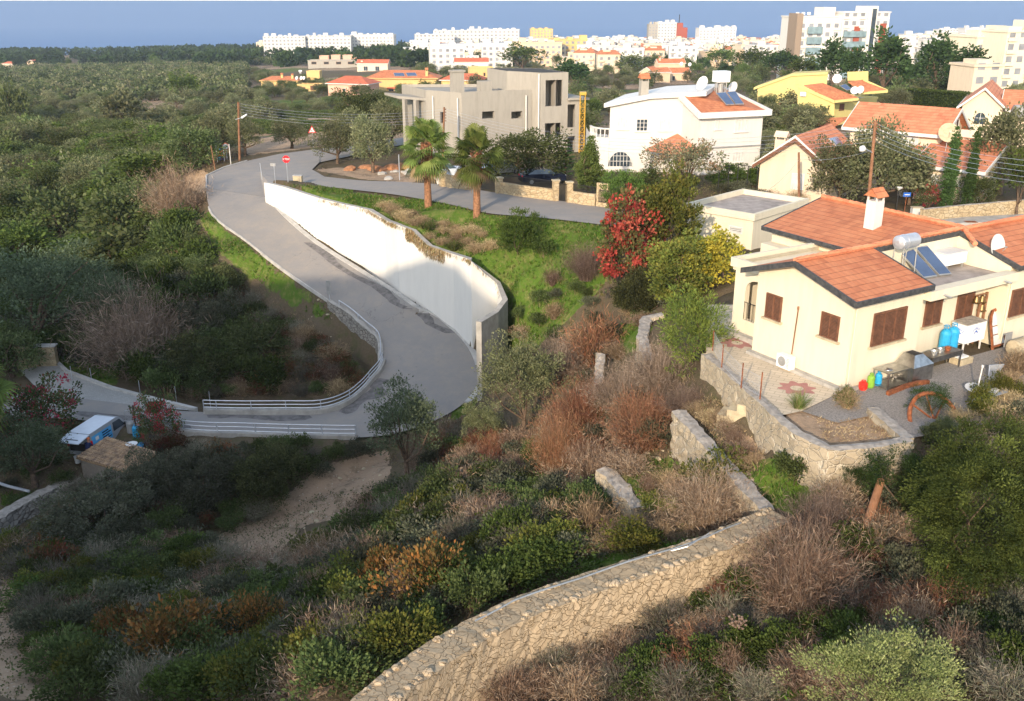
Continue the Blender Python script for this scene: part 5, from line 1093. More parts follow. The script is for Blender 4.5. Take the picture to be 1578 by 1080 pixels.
# ---------------------------------------------------------------- hotel tower
def storeyblock(name,label,x0,y0,x1,az,depth,floors,fh,wm='white',cat='apartment block',group=None,lod=1,parent=None,band=None,bal=True,ybase=None,Y=None):
    he=floors*fh
    if Y is None: p=GH(x0,y0,he)
    else:
        p=D(x0,y0,Y); he=max(fh,p.z-gz(p.x,p.y)); floors=max(1,int(round(he/fh)))
    b0=Vector((p.x,p.y,p.z-he)); b1=hitx(b0,az,x1,p.z); L=(b1-b0).length; fr=Fr(b0,az); t=parent or thing(name,label,cat,b0,group)
    EXC.append((*fr.w(L/2,depth/2,0).xy,max(L,depth)*.6)); s=MB(); s.box(fr,0,L,0,depth,-4,he); s.box(fr,-.3,L+.3,-.3,depth+.3,he,he+.5)
    r_=random.Random(int(L*10)); u=1.
    while u<L-4 and cat!='hotel': q=r_.uniform(2,5); s.box(fr,u,u+q,1,min(depth-1,6),he+.5,he+.5+r_.choice((1.,1.4,2.6))); u+=q+r_.uniform(1,6)
    s.build('wall',wm,t)
    bay=max(3.4,L/12); n=max(1,int(L/bay)); w=bay*.27; q=MB(); q.box(Fr((0,0,0),90),-w,w,-.06,-.01,0,fh*.5); wn=[(L*(j+.5)/n,0,k*fh+1.,0) for k in range(floors) for j in range(n)][-100:]
    m=max(1,int(depth/5)); wn+=[(L,depth*(j+.5)/m,k*fh+1.,90) for k in range(max(0,floors-3),floors) for j in range(m)]
    first=q.build('window','farglass'); unit=first.data; q=MB(); q.box(Fr((0,0,0),90),-bay*.42,bay*.42,-1.1,0,0,.95); fb=q.build('balcony',wm)
    me_b=fb.data; bpy.data.objects.remove(first); bpy.data.objects.remove(fb)
    z0w=unit.vertices[0].co.z
    def put(me,nm,u,v,z,ra):
        o=bpy.data.objects.new(nm,me); COL.objects.link(o); o.parent=t; p=fr.w(u,v,z)-wloc(t); o.location=p; o.rotation_euler=(0,0,math.radians(90-az+ra)); o['_w']=tuple(p)
    for u,v,z,ra in wn: put(unit,'window',u,v,z,ra)
    if bal and L>9:
        for k in range(1,floors):
            for j in range(0,n,2): put(me_b,'balcony',L*(j+.5)/n,-.0,k*fh+.05,0)
    return t,fr,L,he
tw,ft,Lt,ht_=storeyblock('hotel_tower','tall white and brown hotel tower with glass balconies above the dark pines','',0,0,0,0,0,0) if False else storeyblock('hotel_tower','tall white hotel tower with brown slab and glass balconies above the pines',1232,27,1310,80,16,8,3.3,'white','hotel',Y=400)
s=MB(); s.box(ft,-1.2,1.3,-.7,7,-4,ht_+1.6); M['taupe']=stucco('taupe_render',(.26,.20,.15)); s.build('brown_slab','taupe',tw)
s=MB(); s.box(ft,11,16,2,10,ht_+.5,ht_+3.8); s.build('stair_tower','white',tw)
t2,f2,L2,h2=storeyblock('x','',1300,20,1372,76,16,9,3.3,'white','hotel',parent=tw,Y=402); s=MB(); s.box(f2,L2*.52,L2*.72,-.5,9,0,h2+2.6); s.build('lift_core','white',tw); s=MB(); s.box(f2,L2*.6,L2*.68,-.9,-.5,3,h2+1.6); s.build('glass_core','glass',tw)
s=MB(); s.box(f2,L2*.8,L2*.93,-.7,-.4,0,h2-4); 
for k in range(3): s.box(f2,L2*.26,L2*.38,-.4,-.1,h2-16+k*4.2,h2-13.4+k*4.2)
M['brick']=pm('brick_red',(.30,.07,.04),.1,3,.8); s.build('red_panel','brick',tw)
M['bglass']=pm('blue_glass',(.22,.31,.34),.2,.5,.15,sp=.8)
for k in range(5):
    s=MB(); s.box(ft,3.5,Lt*.45,-1.4,-.7,ht_-6-k*3.9,ht_-3.4-k*3.9); s.build('glass_balcony','bglass',tw); s=MB(); s.box(f2,.5,L2*.5,-1.4,-.6,h2-9-k*3.9,h2-6.8-k*3.9); s.build('glass_balcony','bglass',tw)
for k in range(3): tank(ft.w(.5+k*2.4,3,ht_+.5),'round white water tank on the brown slab of the hotel tower',.7,.8,(0,0,1),'tanks on the hotel tower')
# cream apartment block at the right edge
tb,fb_,Lb,hb2=storeyblock('apartment_block','cream apartment block with balconies at the right edge',1506,58,1600,75,14,4,3.2,'cream',Y=280); storeyblock('x','',1553,50,1620,75,10,5,3.2,'cream',parent=tb,Y=272)
storeyblock('apartment_block','low cream block in front of the right edge apartments',1502,103,1545,80,9,2,3.,'pcream',bal=False,Y=225); storeyblock('apartment_block','white block with a red hipped roof near the right edge',1490,86,1515,80,9,2,3,'white',bal=False,Y=300)
# long named blocks of the shore and town: x0,ytop,x1,Y,depth,material
BL=[(405,53,470,950,18,'white'),(470,52,540,960,18,'white'),(540,50,606,980,18,'white'),(640,50,700,900,18,'white'),(668,44,742,930,22,'white'),(722,42,800,1000,22,'white'),(663,66,716,560,16,'white'),(742,64,790,600,16,'white'),(780,64,866,640,16,'peach'),(852,60,905,660,16,'orange'),(855,88,905,600,16,'pcream'),(895,90,960,580,14,'pcream'),(905,64,975,700,18,'white'),
 (818,43,852,1150,18,'orange'),(1000,36,1014,1150,20,'concrete'),(1014,33,1043,1150,20,'white'),(1078,42,1110,1100,18,'white'),(1104,40,1135,1200,18,'white'),(1062,72,1112,760,18,'pcream'),(1108,68,1140,700,16,'peach'),(960,68,1050,850,18,'white'),(1450,44,1500,1150,16,'white'),(1488,42,1545,1100,16,'white'),(1395,52,1440,800,16,'white'),(1440,66,1478,600,14,'white')]
cname={'white':'white','peach':'peach coloured','orange':'ochre','pcream':'pale cream','concrete':'grey'}
for i,(x0,y0,x1,Y,dp,m) in enumerate(BL):
    storeyblock('apartment_block',f'{cname[m]} multi storey apartment block in the coastal town before the sea','',x0,y0,x1) if False else storeyblock('apartment_block',f'{cname[m]} multi storey apartment block of the coastal town',x0,y0+(4 if x1<810 else 2),x1,82+i%3*5,dp,3,3.1,m,group=f'{cname[m]} apartment blocks of the coastal town',Y=Y)
s=MB(); c=D(1046,45,1160); 
MB().lathe(c-U(6),[(9,0),(9,10),(1,14)],8).build('x','purple') if False else None
t=thing('purple_building','small purple building with a mast on the town skyline','building',c-U(10)); s=MB(); s.bx(c-U(12),18,12,14); s.bx(c+U(2),8,8,5); s.build('wall','brick',t); s=MB(); s.tube([c+U(6),c+U(16)],.5,5); s.build('mast','iron',t)
# town infill: individual blocks, several prototypes
TP=[]
for k in range(7):
    r=random.Random(k); wdt=r.choice((12,16,22,30)); dp=r.choice((10,13)); nf=r.choice((2,3,3,4)); fr=Fr((0,0,0),90); s=MB(); s.box(fr,-wdt/2,wdt/2,-dp/2,dp/2,-3,nf*3.1); s.box(fr,-wdt/2-.2,wdt/2+.2,-dp/2-.2,dp/2+.2,nf*3.1,nf*3.1+.6)
    s.box(fr,-3,1,-2,2,nf*3.1,nf*3.1+2.6); s.mat(1)
    for f in range(nf):
        nn=int(wdt/3.3)
        for j in range(nn): c=-wdt/2+wdt*(j+.5)/nn; s.box(fr,c-.75,c+.75,-dp/2-.08,-dp/2-.02,f*3.1+.9,f*3.1+2.4)
        s.mat(0)
        for j in range(0,nn,2): c=-wdt/2+wdt*(j+.5)/nn; s.box(fr,c-1.5,c+1.5,-dp/2-1.2,-dp/2,f*3.1+.0,f*3.1+.8)
        s.mat(1)
    for q in range(5): x=r.uniform(-wdt/2+1,wdt/2-1); s.box(fr,x-.5,x+.5,-1,1,nf*3.1+.6,nf*3.1+1.6)
    if k in (2,5): s.mat(2); s.poly([fr.w(-wdt/2-.5,-dp/2-.5,nf*3.1+.65),fr.w(wdt/2+.5,-dp/2-.5,nf*3.1+.65),fr.w(wdt/2-2,0,nf*3.1+2.6),fr.w(-wdt/2+2,0,nf*3.1+2.6)]); s.poly([fr.w(wdt/2+.5,-dp/2-.5,nf*3.1+.65),fr.w(wdt/2+.5,dp/2+.5,nf*3.1+.65),fr.w(wdt/2-2,0,nf*3.1+2.6)]); s.poly([fr.w(-wdt/2-.5,dp/2+.5,nf*3.1+.65),fr.w(-wdt/2-.5,-dp/2-.5,nf*3.1+.65),fr.w(-wdt/2+2,0,nf*3.1+2.6)]); s.poly([fr.w(wdt/2+.5,dp/2+.5,nf*3.1+.65),fr.w(-wdt/2-.5,dp/2+.5,nf*3.1+.65),fr.w(-wdt/2+2,0,nf*3.1+2.6),fr.w(wdt/2-2,0,nf*3.1+2.6)])
    o=s.build('town_house',[('white','white','pcream','white','peach','white','pcream')[k],'farglass','tile']); o.location=(0,0,0); TP.append((o,wdt,nf)); 
TOWN=[[(770,52),(1225,46),(1225,100),(1080,98),(960,108),(790,90),(640,88),(640,62)],[(1385,50),(1578,48),(1578,78),(1500,98),(1440,98),(1385,90)],[(405,62),(610,60),(610,72),(405,76)]]
TLAB={'white':('small white flat roofed house packed into the coastal town','small white town houses'),'pcream':('small cream flat roofed house packed into the coastal town','small cream town houses'),'peach':('small peach house with roof tanks packed into the coastal town','small peach town houses')}
r=random.Random(11); placed=[]; used=set(); tries=0; cnt=0
while tries<9000 and cnt<285:
    tries+=1; z=r.choices(TOWN,(8,2.4,.7))[0]; xs=[p[0] for p in z]; ys=[p[1] for p in z]; x,y=r.uniform(min(xs),max(xs)),r.uniform(min(ys)+8,max(ys)+8)
    if not inpoly([(a,b+8) for a,b in z],np.array([x]),np.array([y]))[0]: continue
    g=G(x,y); 
    if g.y>1500 or g.y<330: continue
    if any((g.x-a)**2+(g.y-b)**2<(c*.75)**2 for a,b,c in EXC): continue
    k=r.randrange(7); o,wd_,nf=TP[k]; mind=wd_*.5+5
    if any((g.x-a)**2/(1)+((g.y-b)*.8)**2<(mind*.5+c*.5)**2 for a,b,c in placed): continue
    placed.append((g.x,g.y,mind)); c=o if k not in used else o.copy()
    if k in used: COL.objects.link(c)
    used.add(k); c.location=(g.x,g.y,g.z); c.rotation_euler=(0,0,r.uniform(-.4,.4)); mk=('white','white','pcream','white','peach','white','pcream')[k]; tag(c,TLAB[mk][0],'house',TLAB[mk][1]); cnt+=1
print('town',cnt)
# ================================================================ hill behind the camera that shades the valley
prof=[(-240,40),(-200,37),(-124,28),(-90,22.5),(-65,19.2),(-57,19.3),(-53,19.6),(-46,20.6),(-43,19.6),(-39.5,16.6),(-38,12.5),(-36.5,7.),(-33,3.2),(-28.5,1.2),(-24.5,-1.5),(-21,-9),(-16,-16),(-8,-18)]
V_=[];F_=[]; ys=[-30,-31.5,-36,-50,-80,-140]; r=random.Random(2)
for j,y in enumerate(ys):
    for i,(x,z) in enumerate(prof):
        k=[(-22),(0),(0),(2),(0),(-30)][j]; zz=z+k if j else -26+min(0,z*.0)
        V_.append((x+(y+30)*.3,y,zz if j in(0,) else z+(0 if j==1 else (1.5 if j==2 else k))))
m_=len(prof)
for j in range(len(ys)-1):
    for i in range(m_-1): F_.append((j*m_+i,j*m_+i+1,(j+1)*m_+i+1,(j+1)*m_+i))
struct(npmesh('hill',np.array(V_,float),np.array(F_),['ground'],col=np.tile([.2,.1,.3],(len(V_),1)),smooth=True),'steep hill spur behind the viewpoint')
# ================================================================ vegetation
def leafmat(name,tr=.25,rough=.6):
    m=bpy.data.materials.new(name); m.use_nodes=True; nt=m.node_tree; nt.nodes.clear(); out=_n(nt,'ShaderNodeOutputMaterial')
    at=_n(nt,'ShaderNodeAttribute',attribute_name='Col'); oi=_n(nt,'ShaderNodeObjectInfo')
    mr=_n(nt,'ShaderNodeMapRange'); mr.inputs[3].default_value=.62; mr.inputs[4].default_value=1.28; nt.links.new(oi.outputs['Random'],mr.inputs[0])
    hs=_n(nt,'ShaderNodeHueSaturation'); nt.links.new(at.outputs['Color'],hs.inputs['Color']); nt.links.new(mr.outputs[0],hs.inputs['Value'])
    mh=_n(nt,'ShaderNodeMapRange'); mh.inputs[3].default_value=.485; mh.inputs[4].default_value=.508; nt.links.new(oi.outputs['Random'],mh.inputs[0]); nt.links.new(mh.outputs[0],hs.inputs['Hue'])
    d=_n(nt,'ShaderNodeBsdfDiffuse'); t=_n(nt,'ShaderNodeBsdfTranslucent'); mx=_n(nt,'ShaderNodeMixShader'); mx.inputs[0].default_value=tr
    nt.links.new(hs.outputs[0],d.inputs[0]); nt.links.new(hs.outputs[0],t.inputs[0]); nt.links.new(d.outputs[0],mx.inputs[1]); nt.links.new(t.outputs[0],mx.inputs[2]); nt.links.new(mx.outputs[0],out.inputs[0]); return m
M['leaf']=leafmat('foliage',.28); M['dry']=leafmat('dry_stems',.1)
def unit(v): return v/np.maximum(np.linalg.norm(v,axis=-1,keepdims=True),1e-6)
def leafq(C,Dr,size,wid,col,R):
    n=len(C); Dr=unit(Dr); S=unit(np.cross(Dr,unit(R.normal(size=(n,3))))); l=(size*R.uniform(.6,1.3,n))[:,None]; w=l*wid
    V=np.stack([C,C+Dr*l*.5+S*w,C+Dr*l,C+Dr*l*.5-S*w],1).reshape(-1,3); F=np.arange(4*n).reshape(-1,4); return V,F,np.repeat(col,4,0)
def crown(R,rx,ry,rz,zc,ncl,nl,size,clr,cols,wid=.3,flat=.35,inner=.35,droop=0.,cone=0.,up=0.,colclump=.5):
    """leaf clumps spread over an uneven crown; cols list of rgb"""
    d=unit(R.normal(size=(ncl,3))); d[:,2]=np.where(d[:,2]<-flat,-d[:,2]*.6,d[:,2]); rad=inner+(1-inner)*R.uniform(0,1,ncl)**.45
    lob=1+.22*np.sin(d[:,0]*4+R.uniform(0,6))+.18*np.sin(d[:,1]*5+R.uniform(0,6))+.12*np.sin(d[:,2]*7+R.uniform(0,6))
    cc=d*(rad*lob)[:,None]*np.array([rx,ry,rz])
    if flat>.7 and not cone: q=np.where(d[:,2]<0,(1-.22*np.abs(d[:,2]))/np.sqrt(np.maximum(1-d[:,2]**2,.12)),1.); cc[:,0]*=q; cc[:,1]*=q
    if cone: k=np.clip(1-cone*(cc[:,2]/rz+1)/2,.06,1); cc[:,0]*=k; cc[:,1]*=k
    cc[:,2]+=zc; cl=clr*R.uniform(.6,1.35,ncl); n=ncl*nl
    off=unit(R.normal(size=(n,3)))*(R.uniform(0,1,n)**.4)[:,None]; C=np.repeat(cc,nl,0)+off*np.repeat(cl,nl)[:,None]*np.array([1,1,.75])
    Dr=off*.8+unit(C-np.array([0,0,zc-rz*.3]))*.7+R.normal(size=(n,3))*.45; Dr[:,2]+=up-droop
    cols=np.array(cols,float); base=cols[R.randint(0,len(cols),ncl)]*R.uniform(.72,1.25,(ncl,1)); col=np.repeat(base,nl,0)*(1-colclump)+cols[R.randint(0,len(cols),n)]*colclump; col=col*R.uniform(.7,1.3,(n,1))
    return leafq(C,Dr,size,wid,col,R)+(cc,)
def tubes(paths,rads,col,n=5):
    V=[];F=[];o=0
    for p,r in zip(paths,rads):
        p=np.array(p,float); m=len(p)
        for i in range(m):
            d=unit(p[min(i+1,m-1)]-p[max(i-1,0)]); a=np.array([0,0,1.]) if abs(d[2])<.9 else np.array([1.,0,0]); x=unit(np.cross(d,a)); y=np.cross(x,d); rr=r[0]+(r[1]-r[0])*i/(m-1)
            for k in range(n): V.append(p[i]+(x*math.cos(2*math.pi*k/n)+y*math.sin(2*math.pi*k/n))*rr)
        for i in range(m-1):
            for k in range(n): F.append((o+i*n+k,o+i*n+(k+1)%n,o+(i+1)*n+(k+1)%n,o+(i+1)*n+k))
        o+=m*n
    V=np.array(V); return V,np.array(F),np.tile(col,(len(V),1))
def limbs(R,cc,r0,zt,k=7,lean=0.):
    b=np.array([0,0,-.2]); t=np.array([R.normal()*.1+lean,R.normal()*.1,zt]); P_=[[b,(b+t)/2+R.normal(size=3)*.06*zt,t]]; Q=[(r0*1.25,r0*.75)]
    for i in R.choice(len(cc),min(k,len(cc)),False):
        e=cc[i]; m=(t+e)/2+R.normal(size=3)*.12*np.linalg.norm(e-t); P_.append([t,m,e]); Q.append((r0*.5,r0*.12))
    return P_,Q
def join(*parts):
    V=[];F=[];C=[];o=0
    for v,f,c in parts: V.append(v);F.append(f+o);C.append(c);o+=len(v)
    return np.concatenate(V),np.concatenate(F),np.concatenate(C)
def twigs(R,n,h,rad,col,w=.012,curve=.3,seg=3,up=.7,base=.12):
    """arching dry stems as narrow ribbons"""
    a=R.uniform(0,2*np.pi,n); sp=R.uniform(0,1,n)**.7; L=h*R.uniform(.5,1.1,n); b=np.stack([np.cos(a)*base*rad*R.uniform(0,1,n)*3,np.sin(a)*base*rad*R.uniform(0,1,n)*3,np.zeros(n)],1)
    dx=np.stack([np.cos(a),np.sin(a)],1)*(sp*rad)[:,None]; side=np.stack([-np.sin(a),np.cos(a),R.normal(size=n)*.4],1); side=unit(side); pts=[]
    for i in range(seg+1):
        t=i/seg; p=b.copy(); p[:,:2]+=dx*(t**1.25); p[:,2]+=L*(t*(1+curve)-curve*t*t*1.2)*(1-.35*sp); p+=R.normal(size=(n,3))*.055*h*t; pts.append(p)
    V=[];F=[]
    for i,p in enumerate(pts): ww=w*(1-.75*i/seg); V.append(p-side*ww); V.append(p+side*ww)
    V=np.stack(V,1); m=V.shape[1]; F=np.concatenate([np.arange(n)[:,None]*m+np.array([[2*i,2*i+1,2*i+3,2*i+2]]) for i in range(seg)],0)
    cols=np.array(col,float)[R.randint(0,len(col),n)]*R.uniform(.6,1.35,(n,1)); return V.reshape(-1,3),F,np.repeat(cols,m,0),pts[-1]
BARK=(.11,.08,.055)
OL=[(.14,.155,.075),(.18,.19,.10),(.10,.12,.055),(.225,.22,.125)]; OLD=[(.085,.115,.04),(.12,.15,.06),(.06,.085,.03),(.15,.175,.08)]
DG=[(.06,.085,.03),(.08,.11,.038),(.11,.14,.05)]; MG=[(.065,.095,.025),(.09,.125,.033),(.045,.07,.02)]; YG=[(.13,.145,.03),(.10,.125,.03),(.19,.18,.045),(.07,.09,.025)]
PI=[(.045,.085,.03),(.065,.11,.04),(.04,.07,.03)]; PB=[(.085,.125,.03),(.11,.155,.04),(.065,.10,.03)]; GRY=[(.20,.17,.13),(.25,.22,.17),(.15,.14,.10),(.16,.17,.11)]
BR=[(.25,.165,.11),(.32,.23,.155),(.19,.125,.085),(.34,.27,.20)]; RB=[(.24,.10,.06),(.20,.12,.07),(.28,.15,.09)]; ST=[(.36,.27,.15),(.44,.34,.20),(.28,.20,.12)]
PR={}   # prototypes: name -> (height, width, [(part, mesh, mat)])
def reg(name,h,w,parts):
    L=[]
    for pn,(V,F,C),mt in parts: L.append((pn,npmesh(pn,V,F,[mt],col=C,link=False)))
    PR[name]=(h,w,L)
def mktree(name,seed,h,w,cols,leaf,ncl,nl,clr,trunk=.16,zt=.3,inner=.35,sp=None,**k):
    R=np.random.RandomState(seed); rz=h*(1-zt*.35)/2; zc=h-rz*1.0; V,F,C,cc=crown(R,w/2*.85,w/2*.85,rz*.88,zc,ncl,nl,leaf,clr,cols,inner=inner,**k); P_,Q=limbs(R,cc,trunk,h*zt)
    reg(name,h,w,[('crown',(V,F,C),'leaf'),('trunk',tubes(P_,Q,BARK),'trunk')])
for i in range(3):
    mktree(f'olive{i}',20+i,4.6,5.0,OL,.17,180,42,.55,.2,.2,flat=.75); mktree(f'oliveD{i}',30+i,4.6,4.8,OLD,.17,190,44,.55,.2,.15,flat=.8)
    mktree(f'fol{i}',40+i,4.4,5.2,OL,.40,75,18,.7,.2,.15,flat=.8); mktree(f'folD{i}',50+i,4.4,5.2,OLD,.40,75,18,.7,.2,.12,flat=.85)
    mktree(f'pine{i}',60+i,9,6.5,PI,.5,110,18,.8,.2,.2,inner=.3,cone=.45); mktree(f'pineB{i}',70+i,7,6,PB,.4,80,20,.8,.2,.18,inner=.3)
mktree('bigD0',110,3,5,[(.07,.085,.035),(.095,.11,.045),(.13,.14,.06),(.05,.06,.03)],.12,330,60,.36,.1,.05,flat=.9,up=.3)
mktree('bigG0',111,3,5,[(.12,.125,.085),(.16,.16,.11),(.08,.095,.055)],.12,330,60,.36,.1,.05,flat=.9,up=.3)
mktree('boug0',112,3,3.6,[(.06,.09,.03),(.08,.12,.04),(.42,.03,.08),(.05,.07,.03),(.10,.12,.05)],.12,150,40,.32,.08,.05,flat=.85,colclump=.25)
mktree('oliveN0',80,3.6,4.2,[(.21,.235,.085),(.28,.29,.13),(.15,.18,.06)],.085,210,80,.27,.12,.1,up=.8,wid=.2); mktree('oliveN1',81,4.4,4.0,[(.19,.21,.10),(.25,.26,.14),(.13,.15,.07)],.10,190,70,.32,.12,.15,up=.7,wid=.22); mktree('oliveN2',82,5,3.8,[(.10,.13,.075),(.14,.17,.10),(.07,.095,.05)],.11,180,60,.36,.14,.2,up=.6,wid=.22)
mktree('cone0',90,6,4.4,[(.10,.13,.035),(.13,.16,.045),(.075,.10,.03)],.15,330,46,.32,.15,.02,cone=.8,up=1.,flat=1); mktree('green0',91,4,5,[(.08,.13,.03),(.11,.17,.04),(.06,.09,.025)],.2,210,46,.4,.1,.02,up=1.4,wid=.16,flat=.97); mktree('citrus0',92,3,3.4,DG,.16,120,40,.4,.1,.04,flat=.95)
mktree('tam0',93,8,8.5,[(.08,.115,.032),(.11,.15,.04),(.15,.195,.05),(.06,.09,.028)],.15,520,160,.6,.22,.02,wid=.17,inner=.5,flat=.95,colclump=.12); mktree('tam1',94,3,3.4,[(.04,.075,.025),(.06,.10,.03)],.10,120,70,.32,.08,.05,wid=.16)
mktree('yel0',95,4,4,[(.15,.17,.035),(.11,.14,.035),(.22,.20,.05),(.08,.10,.03)],.15,190,50,.36,.1,.03,wid=.35,flat=.9,up=.5); mktree('yel1',96,4,4,[(.36,.30,.04),(.28,.26,.05),(.18,.19,.04),(.42,.33,.05)],.17,150,40,.36,.1,.03,wid=.4,flat=.9); mktree('lime0',97,3.6,3.6,[(.20,.24,.05),(.14,.19,.04),(.10,.15,.04)],.17,170,50,.34,.1,.02,wid=.12,up=.3,flat=.9)
mktree('red0',98,4,3.2,[(.34,.05,.045),(.38,.09,.065),(.24,.035,.035),(.09,.11,.04),(.12,.13,.05)],.14,190,44,.27,.08,.02,wid=.35,inner=.4,flat=.9,colclump=.12); mktree('mixr0',99,3.2,3.4,[(.30,.09,.05),(.16,.09,.045),(.08,.10,.04)],.15,70,40,.32,.07,.08,wid=.3)
mktree('olred0',100,4.6,5.4,[(.16,.17,.10),(.20,.19,.12),(.12,.13,.07),(.24,.14,.09)],.17,110,40,.5,.15,.2)
R=np.random.RandomState(5)
for i in range(2):   # cypress columns
    V,F,C,cc=crown(R,.40,.40,3.6,3.8,300,40,.13,.2,[(.05,.09,.03),(.07,.12,.04)],cone=.35,up=1.4,inner=.1,flat=1); reg(f'cyp{i}',7.6,1.1,[('crown',(V,F,C),'leaf'),('trunk',tubes([[(0,0,-.2),(0,0,1.5)]],[(.12,.1)],BARK),'trunk')])
for i in range(3):   # mastic / green shrubs
    for nm,cols,lf in (('shD',DG,.11),('shM',MG,.11),('shY',YG,.10),('shG',[(.10,.11,.07),(.14,.14,.09),(.07,.08,.05)],.10),('shR',[(.16,.055,.035),(.13,.08,.04),(.055,.075,.03)],.10),('shO',[(.26,.11,.035),(.20,.13,.05),(.07,.08,.03)],.10)):
        V,F,C,cc=crown(R,.85,.85,.62,.55,46,46,lf,.30,cols,flat=.1,inner=.3,up=.4,wid=.3); tv,tf,tc,_=twigs(R,26,1.1,.9,BR,.010); reg(f'{nm}{i}',1.45,2.2,[('foliage',join((V,F,C),(tv,tf,tc)),'leaf')])
    for nm,cols,n,cv in (('dry',BR,420,.25),('gry',GRY,420,.3),('rdb',RB,420,.2),('str',ST,420,.5)):
        tv,tf,tc,tips=twigs(R,n,1.3,1.15,cols,.011,cv); k=R.randint(0,n,1400); C0=tips[k]*R.uniform(.55,1.02,(1400,1))+R.normal(size=(1400,3))*.09; C0[:,2]=np.abs(C0[:,2]); cl=np.array(cols)[R.randint(0,len(cols),1400)]*R.uniform(.6,1.25,(1400,1))
        reg(f'{nm}{i}',1.4,2.4,[('foliage',join((tv,tf,tc),leafq(C0,R.normal(size=(1400,3))*1.1+unit(C0),.24,.045,cl,R)),'dry')])
    tv,tf,tc,_=twigs(R,300,1.5,1.0,[(.10,.16,.04),(.14,.18,.05),(.22,.20,.09)],.02,.35); reg(f'reed{i}',1.5,1.9,[('foliage',(tv,tf,tc),'leaf')])
for nm,cols in (('dryL',BR),('gryL',[(.22,.16,.12),(.17,.12,.09),(.26,.20,.16)]),('rdbL',RB)):
    tv,tf,tc,tips=twigs(R,1500,3.2,2.6,cols,.009,.2,4); k=R.randint(0,1500,5200); C0=tips[k]*R.uniform(.45,1.03,(5200,1))+R.normal(size=(5200,3))*.16; C0[:,2]=np.abs(C0[:,2]); cl=np.array(cols)[R.randint(0,len(cols),5200)]*R.uniform(.6,1.25,(5200,1))
    reg(nm+'0',3.2,5.6,[('foliage',join((tv,tf,tc),leafq(C0,R.normal(size=(5200,3))*1.1+unit(C0)*1.0,.36,.028,cl,R)),'dry')])
# norfolk pine
P_=[[(0,0,0),(0,0,6)]];Q=[(.12,.04)];LC=[];LD=[]
for k in range(9):
    z=.9+k*.6; L=1.9*(1-k/9.5)
    for j in range(7):
        a=j*2*math.pi/7+k*.4; e=(math.cos(a)*L,math.sin(a)*L,z+.12*L+.1); P_.append([(0,0,z),e]); Q.append((.03,.015))
        for q in np.linspace(.2,1,16):
            for _ in range(5): LC.append((e[0]*q,e[1]*q,z+(e[2]-z)*q)); LD.append((math.cos(a)*.5+R.normal()*.6,math.sin(a)*.5+R.normal()*.6,.45))
LC=np.array(LC); v=leafq(LC,np.array(LD),.3,.13,np.array(PI)[R.randint(0,3,len(LC))]*1.2,R); reg('norfolk0',6.2,4,[('crown',v,'leaf'),('trunk',tubes(P_,Q,BARK),'trunk')])
# fan palm
def palm(seed):
    R=np.random.RandomState(seed); V=[];F=[];C=[]; o=0
    for i in range(70):
        a=i*2.4+R.uniform(-.2,.2); el=math.radians(85-i*1.95+R.uniform(-16,16)); z0=4.6-.015*i; L=1.0+R.uniform(-.35,.3); dead=i>60
        d=np.array([math.cos(a)*math.cos(el),math.sin(a)*math.cos(el),math.sin(el)]); s=np.array([-math.sin(a),math.cos(a),R.uniform(-.7,.7)]); s/=np.linalg.norm(s); b=np.array([0,0,z0]); hub=b+d*L; n=np.cross(d,s)
        col=np.array((.30,.22,.12) if dead else ((.14,.20,.05) if i%3 else (.20,.24,.07)))*R.uniform(.75,1.2)
        V+=[b-s*.02,b+s*.02,hub+s*.015,hub-s*.015]; C+=[np.array((.22,.20,.09))]*4; F.append((o,o+1,o+2,o+3)); o+=4
        for j in range(17):
            t=math.radians(-105+j*13.1); dd=d*math.cos(t)+s*math.sin(t); ll=(1.05-.25*abs(t)/1.9)*(.8 if dead else 1); tip=hub+dd*ll+np.array([0,0,-.28-.1*R.rand()]) ; mid=hub+dd*ll*.6; w=np.cross(dd,n); w=w/np.linalg.norm(w)*.055
            V+=[hub,mid+w,tip,mid-w]; C+=[col*R.uniform(.8,1.2)]*4; F.append((o,o+1,o+2,o+3)); o+=4
    return np.array(V),np.array(F),np.array(C)
for i in range(2):
    P_=[[(0,0,-.3),(0,0,.9),(.03,0,2.2),(0,0,3.4),(0,0,4.6)]]; tr=tubes(P_,[(.27,.18)],(.4,.16,.07),10)
    bc=[];bd=[]
    for q in range(420):
        a=R.uniform(0,6.28); z=R.uniform(2.0,4.5); bc.append((math.cos(a)*.2,math.sin(a)*.2,z)); bd.append((math.cos(a)*.8,math.sin(a)*.8,.7))
    bo_=leafq(np.array(bc),np.array(bd),.28,.22,np.array([(.34,.15,.08),(.42,.24,.14)])[R.randint(0,2,420)],R)
    reg(f'palm{i}',6.0,4.2,[('crown',palm(i+3),'leaf'),('trunk',tr,'palmtrunk'),('leaf_bases',bo_,'dry')])
def plant(kind,p,hh,ww,name,label,cat,group=None,rot=None,one=False):
    h0,w0,parts=PR[kind]; sc=(ww/w0,ww/w0,hh/h0); rot=random.uniform(0,6.28) if rot is None else rot
    if len(parts)==1 or one:
        pn,me=parts[0]; o=bpy.data.objects.new(name,me); COL.objects.link(o)
    else:
        o=bpy.data.objects.new(name,None); COL.objects.link(o)
        for pn,me in parts: c=bpy.data.objects.new(pn,me); COL.objects.link(c); c.parent=o
    o.location=p; o.scale=sc; o.rotation_euler=(0,0,rot); tag(o,label,cat,group); return o
